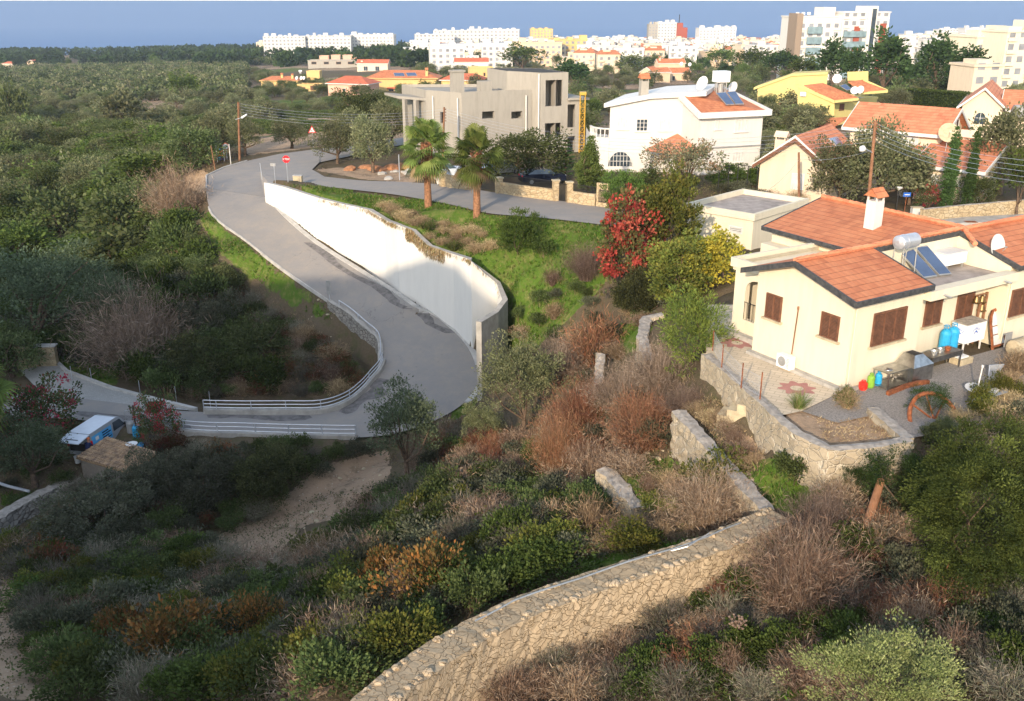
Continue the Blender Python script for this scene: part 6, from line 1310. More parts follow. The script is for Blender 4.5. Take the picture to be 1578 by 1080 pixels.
def pplant(kind,cx,yb,wpx_,hpx,name,label,cat='tree',group=None,sink=.05,**k):
    p=G(cx,yb); d=p.y*CPi-p.z*SPi; el=math.atan2(-p.z,math.hypot(p.x,p.y)); hh=hpx*d/FOC/math.cos(el); ww=wpx_*d/FOC
    hh=max(hh-.5*ww*math.sin(el)*.5,hh*.6)*1.04; ww*=1.14
    if kind[:5]=='olive': ww*=1.12; hh*=1.07
    return plant(kind,p-U(sink),hh,ww,name,label,cat,group,**k)
HP=[ # kind, x, ybase, w, h, name, label, cat
('palm0',660,320,84,128,'palm_tree','fan palm with orange brown trunk left of its twin above the white wall','palm tree'),('palm1',735,333,84,124,'palm_tree','fan palm with orange brown trunk right of its twin, nearest the upper road','palm tree'),
('olive0',449,229,52,46,'olive_tree','round olive tree alone beside the triangular warning sign','tree'),('olive1',340,243,52,62,'olive_tree','olive tree behind the purple and orange notice board','tree'),('olive2',378,240,46,58,'olive_tree','olive tree just right of the tall pole by the junction','tree'),
('olive0',520,252,54,64,'olive_tree','grey olive tree at the left end of the roadside clump by the junction','tree'),('olive1',575,266,60,80,'olive_tree','olive tree with a leaning trunk beside the earth heap','tree'),('olive2',548,240,60,66,'olive_tree','tall olive tree in the middle of the roadside clump','tree'),('olive1',604,226,60,64,'olive_tree','olive tree at the right end of the clump near the concrete carport','tree'),('oliveD0',560,205,70,62,'olive_tree','dark olive tree behind the roadside clump','tree'),
('oliveD1',811,283,96,80,'olive_tree','large dark olive tree in front of the unfinished concrete house','tree'),('norfolk0',871,278,42,62,'norfolk_pine','small tiered pine with level branches beside the gate','tree'),('cone0',907,300,68,84,'conifer','dense pale green conical conifer beside the garden gate','tree'),
('green0',958,322,76,62,'shrub','bright green upright shrub spilling over the roadside wall','shrub'),('citrus0',1000,300,46,44,'shrub','dark glossy shrub against the wall of the white villa','shrub'),('olred0',1052,306,106,96,'olive_tree','olive tree with reddish twigs in front of the white villa porch','tree'),('green0',1122,286,60,38,'hedge','light green hedge behind the wire fence left','hedge'),('green0',1158,288,52,36,'hedge','light green hedge behind the wire fence near the gabled house','hedge'),
('olive0',1290,318,84,96,'olive_tree','left part olive tree in front of the gabled house beside the tall pole','tree'),('olive2',1350,322,110,124,'olive_tree','broad olive tree behind the white chimney of the cream house','tree'),('olive1',1400,315,60,78,'olive_tree','olive tree behind the blue sign','tree'),('cyp0',1455,334,22,128,'cypress','slim cypress column in front of the yellow dish','cypress'),('cyp1',1487,330,20,118,'cypress','slim cypress column right of its twin, near the right edge','cypress'),
('olive1',1540,300,100,124,'olive_tree','large olive tree by the right edge behind the street wires','tree'),('pineB0',1566,335,64,110,'pine_tree','bright green pine at the right edge beside the road','tree'),('oliveD2',1505,322,50,50,'olive_tree','small dark olive tree in shade behind the roadside wall at right','tree'),('boug0',1428,326,44,48,'bougainvillea','dark red flowering bush behind the roadside wall','bush'),
('red0',962,456,92,152,'red_shrub','tall shrub with coral red leaves at the edge of the green slope','shrub'),('red0',992,408,72,104,'red_shrub','red leaved shrub mixed into the tall yellow green shrub','shrub'),('yel0',1026,404,104,134,'tall_shrub','tall yellow green shrub above the red shrub beside the upper road','shrub'),('yel1',1094,444,92,92,'yellow_shrub','shrub with golden yellow leaves beside the cream house porch','shrub'),('yel0',1042,470,112,108,'yellow_shrub','olive yellow shrub below the tall yellow green one','shrub'),('bigD0',985,492,92,74,'shrub','dark green bush under the coral red shrub','shrub'),
('lime0',1066,562,100,118,'oleander','lime green narrow leaved bush leaning over the platform wall','bush'),('gryL0',905,432,74,62,'dry_shrub','grey leafless shrub on the green slope left of the red shrub','shrub'),('green0',800,392,76,68,'green_shrub','bright green upright shrub on the slope below the upper road','shrub'),('shM1',836,398,40,34,'green_shrub','small bushy green plant right of the upright green shrub','shrub'),
('oliveN1',805,665,126,134,'olive_tree','pale olive tree beside the end of the white wall','tree'),('oliveN2',628,742,104,146,'olive_tree','dark grey green olive tree in front of the road bend','tree'),('oliveN1',745,690,60,66,'olive_tree','small olive bush left of the pale olive at the wall end','tree'),
('gryL0',872,592,96,86,'dry_shrub','grey brown bare shrub above the pale olive tree','shrub'),('rdb0',915,560,84,90,'dry_shrub','rust coloured dry shrub above the bare shrubs','shrub'),('rdbL0',900,680,110,110,'bare_shrub','tall russet bare shrub left of the hidden wall top','shrub'),('gryL0',960,640,110,90,'bare_shrub','grey twigged bare shrub in the middle of the terraces','shrub'),('gryL0',1015,610,110,90,'bare_shrub','brown twigged shrub below the lime green bush','shrub'),('rdbL0',990,690,120,90,'bare_shrub','rust brown shrub above the green terrace patch','shrub'),('rdbL0',860,735,90,110,'bare_shrub','orange brown shrub on the slope left of the short terrace wall','shrub'),('dry1',905,745,70,80,'bare_shrub','brown shrub against the short terrace wall','shrub'),('gryL0',1055,640,80,56,'bare_shrub','grey brown brush at the foot of the platform wall','shrub'),
('dryL0',1090,820,140,110,'bare_shrub','wide spreading brown shrub behind the curved rubble wall','shrub'),('shY0',1100,765,110,80,'shrub','olive green bush growing on the long terrace wall','shrub'),('shY1',975,858,100,66,'shrub','yellowish bush just behind the curved rubble wall','shrub'),('str0',910,835,90,84,'dry_grass_clump','large straw coloured grass clump behind the curved wall','grass clump'),('shD1',1225,745,70,58,'shrub','dark bush on the grass below the platform corner','shrub'),
('tam0',1500,890,236,226,'tamarisk_tree','huge feathery green tree filling the right edge','tree'),('tam1',1400,792,130,112,'tamarisk_bush','dark green bush against the platform corner wall','bush'),('tam1',1330,770,60,60,'tamarisk_bush','small dark bush below the planter wall','bush'),('tam1',1430,640,70,50,'tamarisk_bush','leafy bush rising beside the rusty wheel','bush'),('oliveN0',1350,1135,216,150,'olive_tree','bright pale olive bush at the bottom right of the photo','tree'),
('dryL0',1225,945,180,150,'bare_shrub','large arching brown leafless shrub right of the curved wall end','shrub'),('gryL0',1260,840,110,90,'bare_shrub','dark grey tangle of dead twigs at the end of the curved wall','shrub'),('dry1',1345,850,80,60,'bare_shrub','dead brush around the fallen trunk','shrub'),
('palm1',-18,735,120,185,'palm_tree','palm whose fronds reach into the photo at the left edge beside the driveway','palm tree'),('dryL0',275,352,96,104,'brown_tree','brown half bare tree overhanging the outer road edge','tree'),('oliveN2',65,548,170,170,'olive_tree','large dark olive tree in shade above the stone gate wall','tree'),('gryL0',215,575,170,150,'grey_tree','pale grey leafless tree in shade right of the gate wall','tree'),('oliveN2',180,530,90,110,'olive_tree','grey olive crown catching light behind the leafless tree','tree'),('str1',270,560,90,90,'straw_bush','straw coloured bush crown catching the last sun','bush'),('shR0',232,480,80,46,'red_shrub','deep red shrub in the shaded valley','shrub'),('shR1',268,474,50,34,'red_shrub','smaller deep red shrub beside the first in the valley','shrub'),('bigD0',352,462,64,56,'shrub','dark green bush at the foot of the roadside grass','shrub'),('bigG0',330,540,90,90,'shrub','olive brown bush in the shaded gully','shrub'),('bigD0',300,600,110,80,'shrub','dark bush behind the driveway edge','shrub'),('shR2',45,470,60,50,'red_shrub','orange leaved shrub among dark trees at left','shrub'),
('boug0',70,690,120,110,'bougainvillea','bougainvillea with magenta flowers at the left road edge','bougainvillea'),('boug0',245,688,64,84,'bougainvillea','bougainvillea with red flowers between the gate and the guardrail','bougainvillea'),('oliveN2',55,750,110,110,'olive_tree','dark olive bush in front of the parked van','tree'),('bigG0',330,775,120,84,'shrub','big grey green shrub below the lower guardrail','shrub'),('bigG0',250,775,90,80,'shrub','grey green shrub right of the tiled hut','shrub'),('bigD0',410,770,110,80,'shrub','dark bush left of the clearing','shrub'),('bigG0',160,830,150,90,'shrub','misty grey green shrub in front of the tiled hut','shrub'),
('shO0',660,930,130,110,'shrub','golden olive shrub standing out in the middle of the slope','shrub'),('shO1',590,920,80,90,'shrub','ochre green shrub left of the golden one','shrub'),('shO1',200,1010,110,90,'sumac_shrub','orange and red leaved shrub at the lower left','shrub'),('shO2',270,1030,150,110,'sumac_shrub','wide red orange leaved shrub at the bottom left','shrub'),('shO0',395,985,90,80,'sumac_shrub','rust leaved shrub right of the red orange one','shrub'),('shY2',550,1010,80,70,'shrub','light green bush beside the start of the curved wall','shrub'),('shR0',80,890,80,70,'shrub','dark purple red shrub below the left rubble wall','shrub'),
('pine0',1360,158,84,106,'pine_tree','broad dark pine in front of the hotel tower','tree'),('pine1',1280,150,64,88,'pine_tree','dark pine left of the broad one before the hotel tower','tree'),('pine2',1310,152,40,80,'pine_tree','narrow dark pine between two wider pines','tree'),('pine0',1440,150,76,92,'pine_tree','tall pine right of the hotel tower','tree'),('pine1',1485,150,76,76,'pine_tree','pine with a spreading top near the cream apartments','tree'),('pine2',1205,128,60,52,'pine_tree','dark pine at the left of the row before the hotel','tree'),('pineB1',1160,118,60,44,'pine_tree','green pine behind the white villa tank','tree'),('pineB2',1110,112,50,40,'pine_tree','rounded pine behind the peach house','tree'),('pineB0',1235,135,56,50,'pine_tree','mid green pine behind the yellow villa','tree'),
('folD0',975,113,50,28,'dome_tree','dark domed tree left of the peach house','tree'),('pineB1',805,112,60,44,'pine_tree','bright pine behind the concrete house roof','tree'),('pine2',880,150,60,60,'pine_tree','dark conifer right of the concrete tower','tree'),('pineB0',285,160,48,50,'pine_tree','bright green pine standing in the olive grove at left','tree'),('folD1',30,200,50,70,'dark_tree','dark tree at the far left edge of the grove','tree'),('fol1',190,212,70,64,'bare_olive','brownish olive with a bare leaning trunk in the grove','tree'),
('shM0',1300,628,40,36,'weed','dry green weed clump at the edge of the patio','weed')]
for k in HP: pplant(*k)
for x,y,w,hh in ((1230,632,34,36),(1305,630,36,44)): pplant('str0' if x>1300 else 'reed0',x,y,w,hh,'weed','tall straw weed in the gravel by the planter' if x>1300 else 'green weed tuft at the patio corner','weed')
# hedges
def hedge(px,Y0,label,hh,wd,cols):
    R=np.random.RandomState(len(label)); pts=[G(*q) for q in px]; C=[]
    for a,b in zip(pts[:-1],pts[1:]):
        n=int((b-a).length*260*hh); t=R.rand(n,1); c=np.array(a)+t*(np.array(b)-np.array(a)); f=R.rand(n,3)-.5; m=R.rand(n)<.5; c[:,0]+=f[:,0]*wd; c[:,1]+=np.where(m,-wd/2,f[:,1]*wd); c[:,2]+=np.where(m,R.rand(n)*hh,hh+f[:,2]*.12); C.append(c)
    C=np.concatenate(C); o=pts[0]; v=leafq(C-np.array(o),R.normal(size=C.shape)+[0,-.3,.3],.3,.4,np.array(cols)[R.randint(0,len(cols),len(C))]*R.uniform(.8,1.2,(len(C),1)),R)
    tag(npmesh('hedge',*v[:2],['leaf'],col=v[2],loc=tuple(o)),label,'hedge')
hedge([(395,205),(425,206),(470,205)],0,'clipped dark hedge behind the round olive by the warning sign',2.6,1.6,DG); hedge([(470,204),(505,202)],0,'lighter clipped hedge right of the round olive',2.2,1.6,MG); hedge([(400,185),(600,180)],0,'long low green hedge behind the roadside olives',1.8,1.6,DG)
hedge([(1400,160),(1480,168)],0,'dark clipped hedge behind the long cream house roof',3.2,3,MG)
# --------------------------------------------- scatter
OCC=[(o.location.x,o.location.y,.9*max(.5,o.scale[0])) for o in COL.objects if o.parent is None and o.get('category') in('tree','palm tree','cypress')]
RPN=[np.array([(p.x,p.y) for p in pl]) for pl in ROADPOLY]+[np.array([(p.x,p.y) for p in drp])]
roadpx=rm
def clear(x,y,pad=0):
    i=np.searchsorted(GX,x)-1; j=np.searchsorted(GY,y)-1
    d=dil2; return not d[j,i]
dil2=dil(rm,3)
wallpts=np.array([(p.x,p.y) for p in resample(plw,.5)+resample(w3,.5)+resample(aq,.5)+resample(w4,.5)+resample(w1,.5)+[b for b,_ in wall_base]+bo])
def scatter(poly,n,kinds,hr,wr,name,label,cat,group,mind,seed,house_pad=1.,wallpad=.9,one=False,maxd=1e9,keep=1.):
    r=random.Random(seed); g=[G(*q) for q in poly]; x0,x1=min(p.x for p in g),max(p.x for p in g); y0,y1=min(p.y for p in g),max(p.y for p in g); out=0; pts=[]; tr=0
    while out<n and tr<n*60:
        tr+=1; x,y=r.uniform(x0,x1),r.uniform(y0,y1); z=gz(x,y); px_,py_,d_=pix(x,y,z)
        if d_<5 or not inpoly(poly,np.array([px_]),np.array([py_]))[0] or not clear(x,y): continue
        if any((x-a)**2+(y-b)**2<mind*mind for a,b in pts): continue
        if any((x-a)**2+(y-b)**2<(c*house_pad)**2 for a,b,c in EXC): continue
        if ((wallpts[:,0]-x)**2+(wallpts[:,1]-y)**2).min()<wallpad**2: continue
        i=r.randrange(len(kinds)); k=kinds[i]; k=k+str(r.randrange(3)) if (k+'2') in PR else k+'0'
        hh,ww=r.uniform(*hr),r.uniform(*wr); lb=label[i%len(label)] if isinstance(label,(list,tuple)) else label; gr=group[i%len(group)] if isinstance(group,(list,tuple)) else group
        plant(k,Vector((x,y,z-.08)),hh,ww,name[i%len(name)] if isinstance(name,(list,tuple)) else name,lb,cat,gr,one=one,rot=r.uniform(0,6.28)); pts.append((x,y)); out+=1
    return out
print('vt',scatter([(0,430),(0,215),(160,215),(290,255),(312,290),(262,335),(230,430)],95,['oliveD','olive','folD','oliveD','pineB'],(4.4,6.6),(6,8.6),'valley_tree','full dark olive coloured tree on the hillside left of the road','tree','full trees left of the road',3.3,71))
print('grove',scatter([(0,420),(0,150),(400,150),(420,190),(320,230),(310,260),(240,330),(200,420)],190,['olive','olive','oliveD','fol'],(3.6,5.6),(5.2,7.6),'olive_tree','olive tree of the dense grove on the left hillside','tree','olive trees of the left grove',3.0,1),
scatter([(0,430),(0,170),(400,170),(330,225),(310,260),(240,330),(220,430)],170,['shG','shM','shY','shG'],(1.6,2.8),(2.6,4.6),['grove_shrub'],['grey green shrub between the olives of the left grove','mid green shrub between the olives of the left grove','yellow green shrub between the olives of the left grove','grey green shrub between the olives of the left grove'],'shrub',['grey green grove shrubs','mid green grove shrubs','yellow green grove shrubs','grey green grove shrubs'],1.8,21,maxd=200),
scatter([(380,190),(380,112),(640,140),(640,190)],90,['olive','oliveD'],(3.2,4.4),(5,7),'tree','grey green tree behind the hedges left of the concrete house','tree','trees behind the hedges',4,2),
scatter([(870,200),(640,140),(640,95),(1180,95),(1180,180),(1160,150),(930,140)],170,['fol','folD','olive'],(3.8,5.4),(5.4,7.6),'garden_tree','grey green tree between the houses behind the white villa','tree','grey green trees among the houses',4.2,3),
scatter([(1170,215),(1165,160),(1340,130),(1578,120),(1578,190),(1480,170),(1300,165),(1300,200)],70,['olive','fol','folD'],(3.8,5.2),(5,7),'olive_tree','olive tree around the yellow villa and the long cream house','tree','olive trees around the yellow villa',3.6,4),
scatter([(0,112),(0,84),(620,76),(900,92),(900,112),(640,104),(400,104)],150,['pine','folD','pineB'],(6,10),(6,9),'pine_tree','dark tree in the wooded belt between the grove and the town','tree','trees of the wooded belt before the town',7,5,one=True),
scatter([(900,112),(1060,100),(1230,112),(1240,140),(1060,118)],40,['pine','pineB','folD'],(6,9),(6,8),'pine_tree','green tree in the belt behind the peach house','tree','trees behind the peach house',6,6,one=True),
scatter([(1390,150),(1390,100),(1500,96),(1578,110),(1578,135)],26,['pine','pineB','folD'],(6,9),(6,8),'pine_tree','green tree before the cream apartments at right','tree','trees before the cream apartments',5,7,one=True))
# shaded left valley, gully, slopes
Z1=[(0,600),(0,400),(200,400),(260,330),(300,400),(330,430),(380,490),(420,600),(250,612),(120,560),(60,545)]
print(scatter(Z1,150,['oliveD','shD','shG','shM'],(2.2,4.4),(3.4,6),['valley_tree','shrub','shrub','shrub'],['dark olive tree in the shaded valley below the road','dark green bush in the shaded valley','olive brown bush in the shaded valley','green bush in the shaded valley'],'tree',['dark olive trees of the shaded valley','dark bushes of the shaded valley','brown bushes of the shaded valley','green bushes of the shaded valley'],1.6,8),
scatter([(290,430),(370,460),(430,500),(500,532),(560,590),(560,605),(300,615),(260,560)],190,['gry','dry','shR','shD','str'],(1.,1.9),(1.6,3),'brush',['grey dead brush in the gully inside the road bend','brown dead brush in the gully inside the road bend','reddish shrub in the gully inside the road bend','dark shrub in the gully inside the road bend','straw coloured brush in the gully inside the road bend'],'shrub',['grey brush in the gully','brown brush in the gully','reddish shrubs in the gully','dark shrubs in the gully','straw brush in the gully'],.85,9,wallpad=.6),
scatter([(0,860),(130,800),(250,790),(330,860),(380,900),(520,850),(620,760),(700,740),(860,760),(880,830),(900,870),(740,940),(620,1010),(540,1070),(300,1080),(100,1080),(60,960)],290,['shD','shM','shD','shG','shY','gry','dry','shG'],(1.2,2.3),(2.,3.6),['mastic_shrub','green_shrub','mastic_shrub','grey_shrub','yellow_shrub','dry_shrub','dry_shrub','grey_shrub'],['dark green mastic shrub on the slope behind the curved wall','mid green shrub on the slope behind the curved wall','dark green mastic shrub on the slope behind the curved wall','grey green shrub on the slope behind the curved wall','yellow green shrub on the slope behind the curved wall','grey leafless shrub on the slope behind the curved wall','brown leafless shrub on the slope behind the curved wall','grey green shrub on the slope behind the curved wall'],'shrub',['dark mastic shrubs of the slope','mid green shrubs of the slope','dark mastic shrubs of the slope','grey green shrubs of the slope','yellow green shrubs of the slope','leafless shrubs of the slope','brown leafless shrubs of the slope','grey green shrubs of the slope'],1.15,10),
scatter([(640,740),(700,660),(820,690),(900,600),(1040,640),(1040,700),(960,740),(900,800),(860,760),(700,740)],70,['rdb','dry','gry','shG','shD'],(1.,2.),(1.6,2.8),'twiggy_bush',['rust brown brush between the olive and the terrace walls','brown brush between the olive and the terrace walls','grey brush between the olive and the terrace walls','grey green bush between the olive and the terrace walls','dark green bush between the olive and the terrace walls'],'shrub',['rust brush of the terraces','brown brush of the terraces','grey brush of the terraces','grey green bushes of the terraces','dark bushes of the terraces'],1.1,11),
scatter([(1000,930),(1200,820),(1330,800),(1400,880),(1578,900),(1578,1080),(960,1080),(1010,1000)],150,['dry','shM','rdb','shG','gry'],(.9,1.5),(1.3,2.3),'dry_bush',['brown dry brush in the foreground right of the curved wall','mid green low shrub in the foreground right of the curved wall','rust dry brush in the foreground right of the curved wall','grey green low bush in the foreground','grey dry brush in the foreground right of the curved wall'],'shrub',['brown brush of the foreground','green shrubs of the foreground','rust brush of the foreground','low bushes of the foreground','grey brush of the foreground'],.75,13,wallpad=1.25),
scatter([(700,1080),(800,1050),(960,1000),(960,1080)],20,['gry','dry'],(.8,1.3),(1.2,2.),'brush',['grey twiggy shrub at the foot of the curved wall','brown twiggy shrub at the foot of the curved wall'],'shrub',['grey shrubs at the wall foot','brown shrubs at the wall foot'],.9,14),
scatter([(860,430),(940,470),(1000,480),(960,560),(880,600),(800,590),(790,500)],34,['shG','dry','shD','str'],(.9,1.6),(1.4,2.4),'brush',['grey green bush on the slope below the red shrub','brown brush on the slope below the red shrub','dark bush on the slope below the red shrub','straw tuft on the slope below the red shrub'],'shrub',['grey green bushes below the red shrub','brown brush below the red shrub','dark bushes below the red shrub','straw tufts below the red shrub'],1.2,15),
scatter([(590,318),(700,350),(780,370),(730,400),(650,380),(600,330)],22,['str','str','reed'],(.7,1.2),(1.2,2.),'grass_clump',['straw coloured grass clump at the top of the white wall','straw coloured grass clump at the top of the white wall','green reed clump at the top of the white wall'],'grass clump',['straw clumps on the white wall','straw clumps on the white wall','green clumps on the white wall'],1.1,16,wallpad=.3),
scatter([(1050,610),(1150,650),(1190,700),(1160,740),(1090,670)],14,['str','dry'],(.5,.9),(.9,1.6),'grass_clump',['straw tuft on the path below the platform wall','brown tuft on the path below the platform wall'],'grass clump',['straw tufts on the terrace path','brown tufts on the terrace path'],.8,17),
scatter([(1090,300),(1160,290),(1240,300),(1230,316),(1120,300)],16,['str','shG'],(1.,1.6),(2,3),'brush',['dry yellow brush behind the flat roofed garage','grey green bush behind the flat roofed garage'],'shrub',['dry brush behind the garage','bushes behind the garage'],1.3,18),
scatter([(1460,640),(1578,560),(1578,660),(1480,690)],14,['str','shY'],(.8,1.4),(1.1,1.8),'grass_clump',['tall straw grass clump at the right edge of the yard','yellow green bush at the right edge of the yard'],'grass clump',['straw grass of the yard edge','bushes of the yard edge'],.8,19))
scatter([(230,690),(300,690),(560,700),(440,760),(400,800),(330,830),(240,790)],44,['shD','shG','gry','shD','shR'],(1.,2.),(1.8,3.2),'shrub',['dark shrub below the lower guardrail','grey green shrub below the lower guardrail','grey twiggy shrub below the lower guardrail','dark shrub below the lower guardrail','reddish shrub below the lower guardrail'],'shrub',['dark shrubs below the guardrail','grey green shrubs below the guardrail','twiggy shrubs below the guardrail','dark shrubs below the guardrail','reddish shrubs below the guardrail'],1.3,41)
scatter([(0,690),(60,700),(110,730),(130,740),(0,790)],10,['shG','shD'],(.8,1.4),(1.4,2.4),'shrub',['grey green bush by the left rubble wall','dark bush by the left rubble wall'],'shrub',['grey green bushes by the left wall','dark bushes by the left wall'],1.4,81)
scatter([(200,720),(300,690),(300,760),(220,780),(120,790),(110,760)],16,['shG','shR','gry'],(.9,1.7),(1.6,2.8),'shrub',['grey green bush around the tiled hut','reddish bush around the tiled hut','grey twiggy bush around the tiled hut'],'shrub',['grey green bushes around the hut','reddish bushes around the hut','twiggy bushes around the hut'],1.3,82)
scatter([(950,740),(1060,740),(1170,800),(1000,850),(900,870),(900,800)],26,['dry','shY','shG','str'],(.7,1.3),(1.1,2.),'brush',['brown brush on the lowest terrace behind the curved wall','yellow green bush on the lowest terrace behind the curved wall','grey green bush on the lowest terrace behind the curved wall','straw tuft on the lowest terrace behind the curved wall'],'shrub',['brown brush of the lowest terrace','yellow bushes of the lowest terrace','grey green bushes of the lowest terrace','straw tufts of the lowest terrace'],.9,83,wallpad=.7)
scatter([(1010,380),(1100,400),(1110,440),(1040,480),(1000,470),(980,400)],14,['shM','shG','shY'],(1.,2.),(1.6,3.),'shrub',['mid green bush beneath the tall shrubs by the garage','grey green bush beneath the tall shrubs by the garage','yellow green bush beneath the tall shrubs by the garage'],'shrub',['mid green bushes by the garage','grey green bushes by the garage','yellow green bushes by the garage'],1.2,84)
scatter([(1280,760),(1400,700),(1578,650),(1578,820),(1400,850),(1300,830)],30,['dry','shG','bigD'],(.8,1.5),(1.3,2.2),'brush',['brown brush under the huge green tree','grey green bush under the huge green tree','dark green bush under the huge green tree'],'shrub',['brown brush under the huge tree','grey green bushes under the huge tree','dark bushes under the huge tree'],1.,85)
# --------------------------------------------- stuff: grass, straw, undergrowth, far wood
def groundcover(name,label,polys,dens,blades,hgt,w,cols,seed,mat='leaf',maxpx=1e9,lean=.5,leafy=False):
    R=np.random.RandomState(seed); VV=[]
    for pl in polys:
        g=[G(*q) for q in pl]; x0,x1=min(p.x for p in g),max(p.x for p in g); y0,y1=min(p.y for p in g),max(p.y for p in g); n=int((x1-x0)*(y1-y0)*dens); x=R.uniform(x0,x1,n); y=R.uniform(y0,y1,n); z=H(x,y); a,b,d=pix(x,y,z)
        m=inpoly(pl,a,b)&(vnoise(x,y,2.3,seed)>-.22); i=np.clip(np.searchsorted(GX,x)-1,0,len(GX)-1); j=np.clip(np.searchsorted(GY,y)-1,0,len(GY)-1); m&=~rmd[j,i]; VV.append(np.stack([x,y,z],1)[m])
    B=np.concatenate(VV); n=len(B); B=np.repeat(B,blades,0); B[:,:2]+=R.normal(size=(len(B),2))*.06
    if leafy: Dr=R.normal(size=B.shape); Dr[:,2]=np.abs(Dr[:,2])+.2; B[:,2]+=R.uniform(0,hgt,len(B))
    else: Dr=R.normal(size=B.shape)*lean; Dr[:,2]=1
    c=np.array(cols)[R.randint(0,len(cols),n)]; c=np.repeat(c,blades,0)*R.uniform(.65,1.3,(len(B),1)); v=leafq(B,Dr,hgt if not leafy else w*3,w/hgt if not leafy else .35,c,R)
    o=npmesh(name,v[0],v[1],[mat],col=v[2]); o['kind']='stuff'; o['label']=label; print(name,len(B)); return o
rmd=dil(rm,1)
groundcover('grass','short green grass',GREEN,24,4,.26,.026,[(.06,.12,.018),(.09,.17,.025),(.11,.17,.035),(.17,.17,.06)],1)
groundcover('dry_grass','pale dry grass and stubble',STRAW,18,3,.26,.014,ST+[(.24,.18,.12),(.20,.14,.09)],2,'dry',lean=.7)
groundcover('undergrowth','low scrub and weeds between the shrubs',[[(0,1080),(0,860),(330,800),(600,740),(850,700),(900,860),(560,1080)],[(0,600),(0,340),(320,330),(560,590),(300,620),(120,560)]],10,4,.32,.035,[(.08,.10,.04),(.13,.13,.065),(.19,.155,.09),(.07,.08,.04)],3,leafy=True)
groundcover('undergrowth','low scrub and weeds between the terraces',[[(560,700),(740,640),(780,600),(900,560),(1100,620),(1190,790),(900,860),(700,760)],[(880,1080),(1000,900),(1250,800),(1578,850),(1578,1080)]],12,4,.25,.03,[(.09,.11,.035),(.16,.12,.07),(.22,.16,.10),(.12,.08,.05)],4,leafy=True)
groundcover('undergrowth','low scrub between the olives of the left grove',[[(0,430),(0,170),(330,170),(310,262),(260,340),(210,430)]],3,4,.5,.06,[(.10,.11,.05),(.15,.14,.08),(.08,.09,.04),(.20,.17,.11)],61,leafy=True)
# far wood as one mass
R=np.random.RandomState(9); n=1300; y=R.uniform(430,1500,n); x=R.uniform(-.72,.15,n)*y; z=H(x,y); a,b,d=pix(x,y,z); keep=(b<104)&~((a>640)&(b<88))&~((a>395)&(a<640)&(b<76)&(R.rand(n)<.6)); x,y,z=x[keep],y[keep],z[keep]; CC=[];CO=[];DD=[]
for i in range(len(x)):
    m=90; o=unit(R.normal(size=(m,3)))*R.uniform(.5,1,(m,1))*np.array([5.5,5.5,5]); CC.append(o+[x[i],y[i],z[i]+4.5]); DD.append(o+R.normal(size=(m,3))*2); CO.append(np.tile(np.array(PI)[i%3]*R.uniform(.7,1.3),(m,1))*R.uniform(.75,1.25,(m,1)))
v=leafq(np.concatenate(CC),np.concatenate(DD),2.6,.5,np.concatenate(CO),R); o=npmesh('far_wood',v[0],v[1],['leaf'],col=v[2]); o['kind']='stuff'; o['label']='dark far off wood along the coast'
n=5200; y=R.uniform(165,900,n); x=R.uniform(-.66,-.02,n)*y; z=H(x,y); a,b,d=pix(x,y,z); keep=((b<158)&((a<400)|(b<122))&(a<640)); keep&=~((a>380)&(b>100)); x,y,z=x[keep],y[keep],z[keep]; CC=[];CO=[];DD=[];pal=np.array(OL+OLD)
for q in EXC:
    k=(x-q[0])**2+(y-q[1])**2>(q[2]+2)**2; x,y,z=x[k],y[k],z[k]
for i in range(len(x)):
    m=70; o=unit(R.normal(size=(m,3)))*R.uniform(.5,1,(m,1))*np.array([3.2,3.2,2.2]); CC.append(o+[x[i],y[i],z[i]+2.2]); DD.append(o+R.normal(size=(m,3))*1.5+[0,0,.5]); CO.append(np.tile(pal[R.randint(0,8)]*R.uniform(.55,1.),(m,1))*R.uniform(.75,1.25,(m,1)))
v=leafq(np.concatenate(CC),np.concatenate(DD),1.0,.45,np.concatenate(CO),R); o=npmesh('far_grove',v[0],v[1],['leaf'],col=v[2]); o['kind']='stuff'; o['label']='far olive grove reading as one mass'; print('far grove',len(x))
# town beyond the countable houses, one mass
n=5200; y=R.uniform(380,1480,n); x=R.uniform(-.12,.62,n)*y; z=H(x,y); a,b,d=pix(x,y,z); keep=((a>640)&(a<1225)&(b<100)&(b>52))|((a>1385)&(b<90)); x,y,z=x[keep],y[keep],z[keep]
for q in EXC:
    k=(x-q[0])**2+(y-q[1])**2>(q[2]*.8+3)**2; x,y,z=x[k],y[k],z[k]
s=MB(); 
for i in range(len(x)):
    w_,d_,h_=R.uniform(6,15),R.uniform(6,11),3.1*R.randint(1,4); fr=Fr((x[i],y[i],z[i]),90+R.uniform(-14,14)); s.mat(int(R.choice([0,0,0,1,2]))); s.box(fr,-w_/2,w_/2,-d_/2,d_/2,-2,h_); s.box(fr,-w_/4,0,-1.5,1.5,h_,h_+R.uniform(.8,2.4))
    if R.rand()<.22: s.mat(4); s.hexa([fr.w(a_,b_,h_) for a_,b_ in ((-w_/2-.4,-d_/2-.4),(w_/2+.4,-d_/2-.4),(w_/2+.4,d_/2+.4),(-w_/2-.4,d_/2+.4))],[fr.w(a_,b_,h_+1.8) for a_,b_ in ((-w_/4,-.3),(w_/4,-.3),(w_/4,.3),(-w_/4,.3))])
    s.mat(3)
    for f_ in range(int(h_/3.1)):
        for k in range(int(w_/3)): c_=-w_/2+3*(k+.5); q=[fr.w(c_-.6,-d_/2-.05,f_*3.1+.9),fr.w(c_+.6,-d_/2-.05,f_*3.1+.9),fr.w(c_+.6,-d_/2-.05,f_*3.1+2.2),fr.w(c_-.6,-d_/2-.05,f_*3.1+2.2)]; s.poly(q)
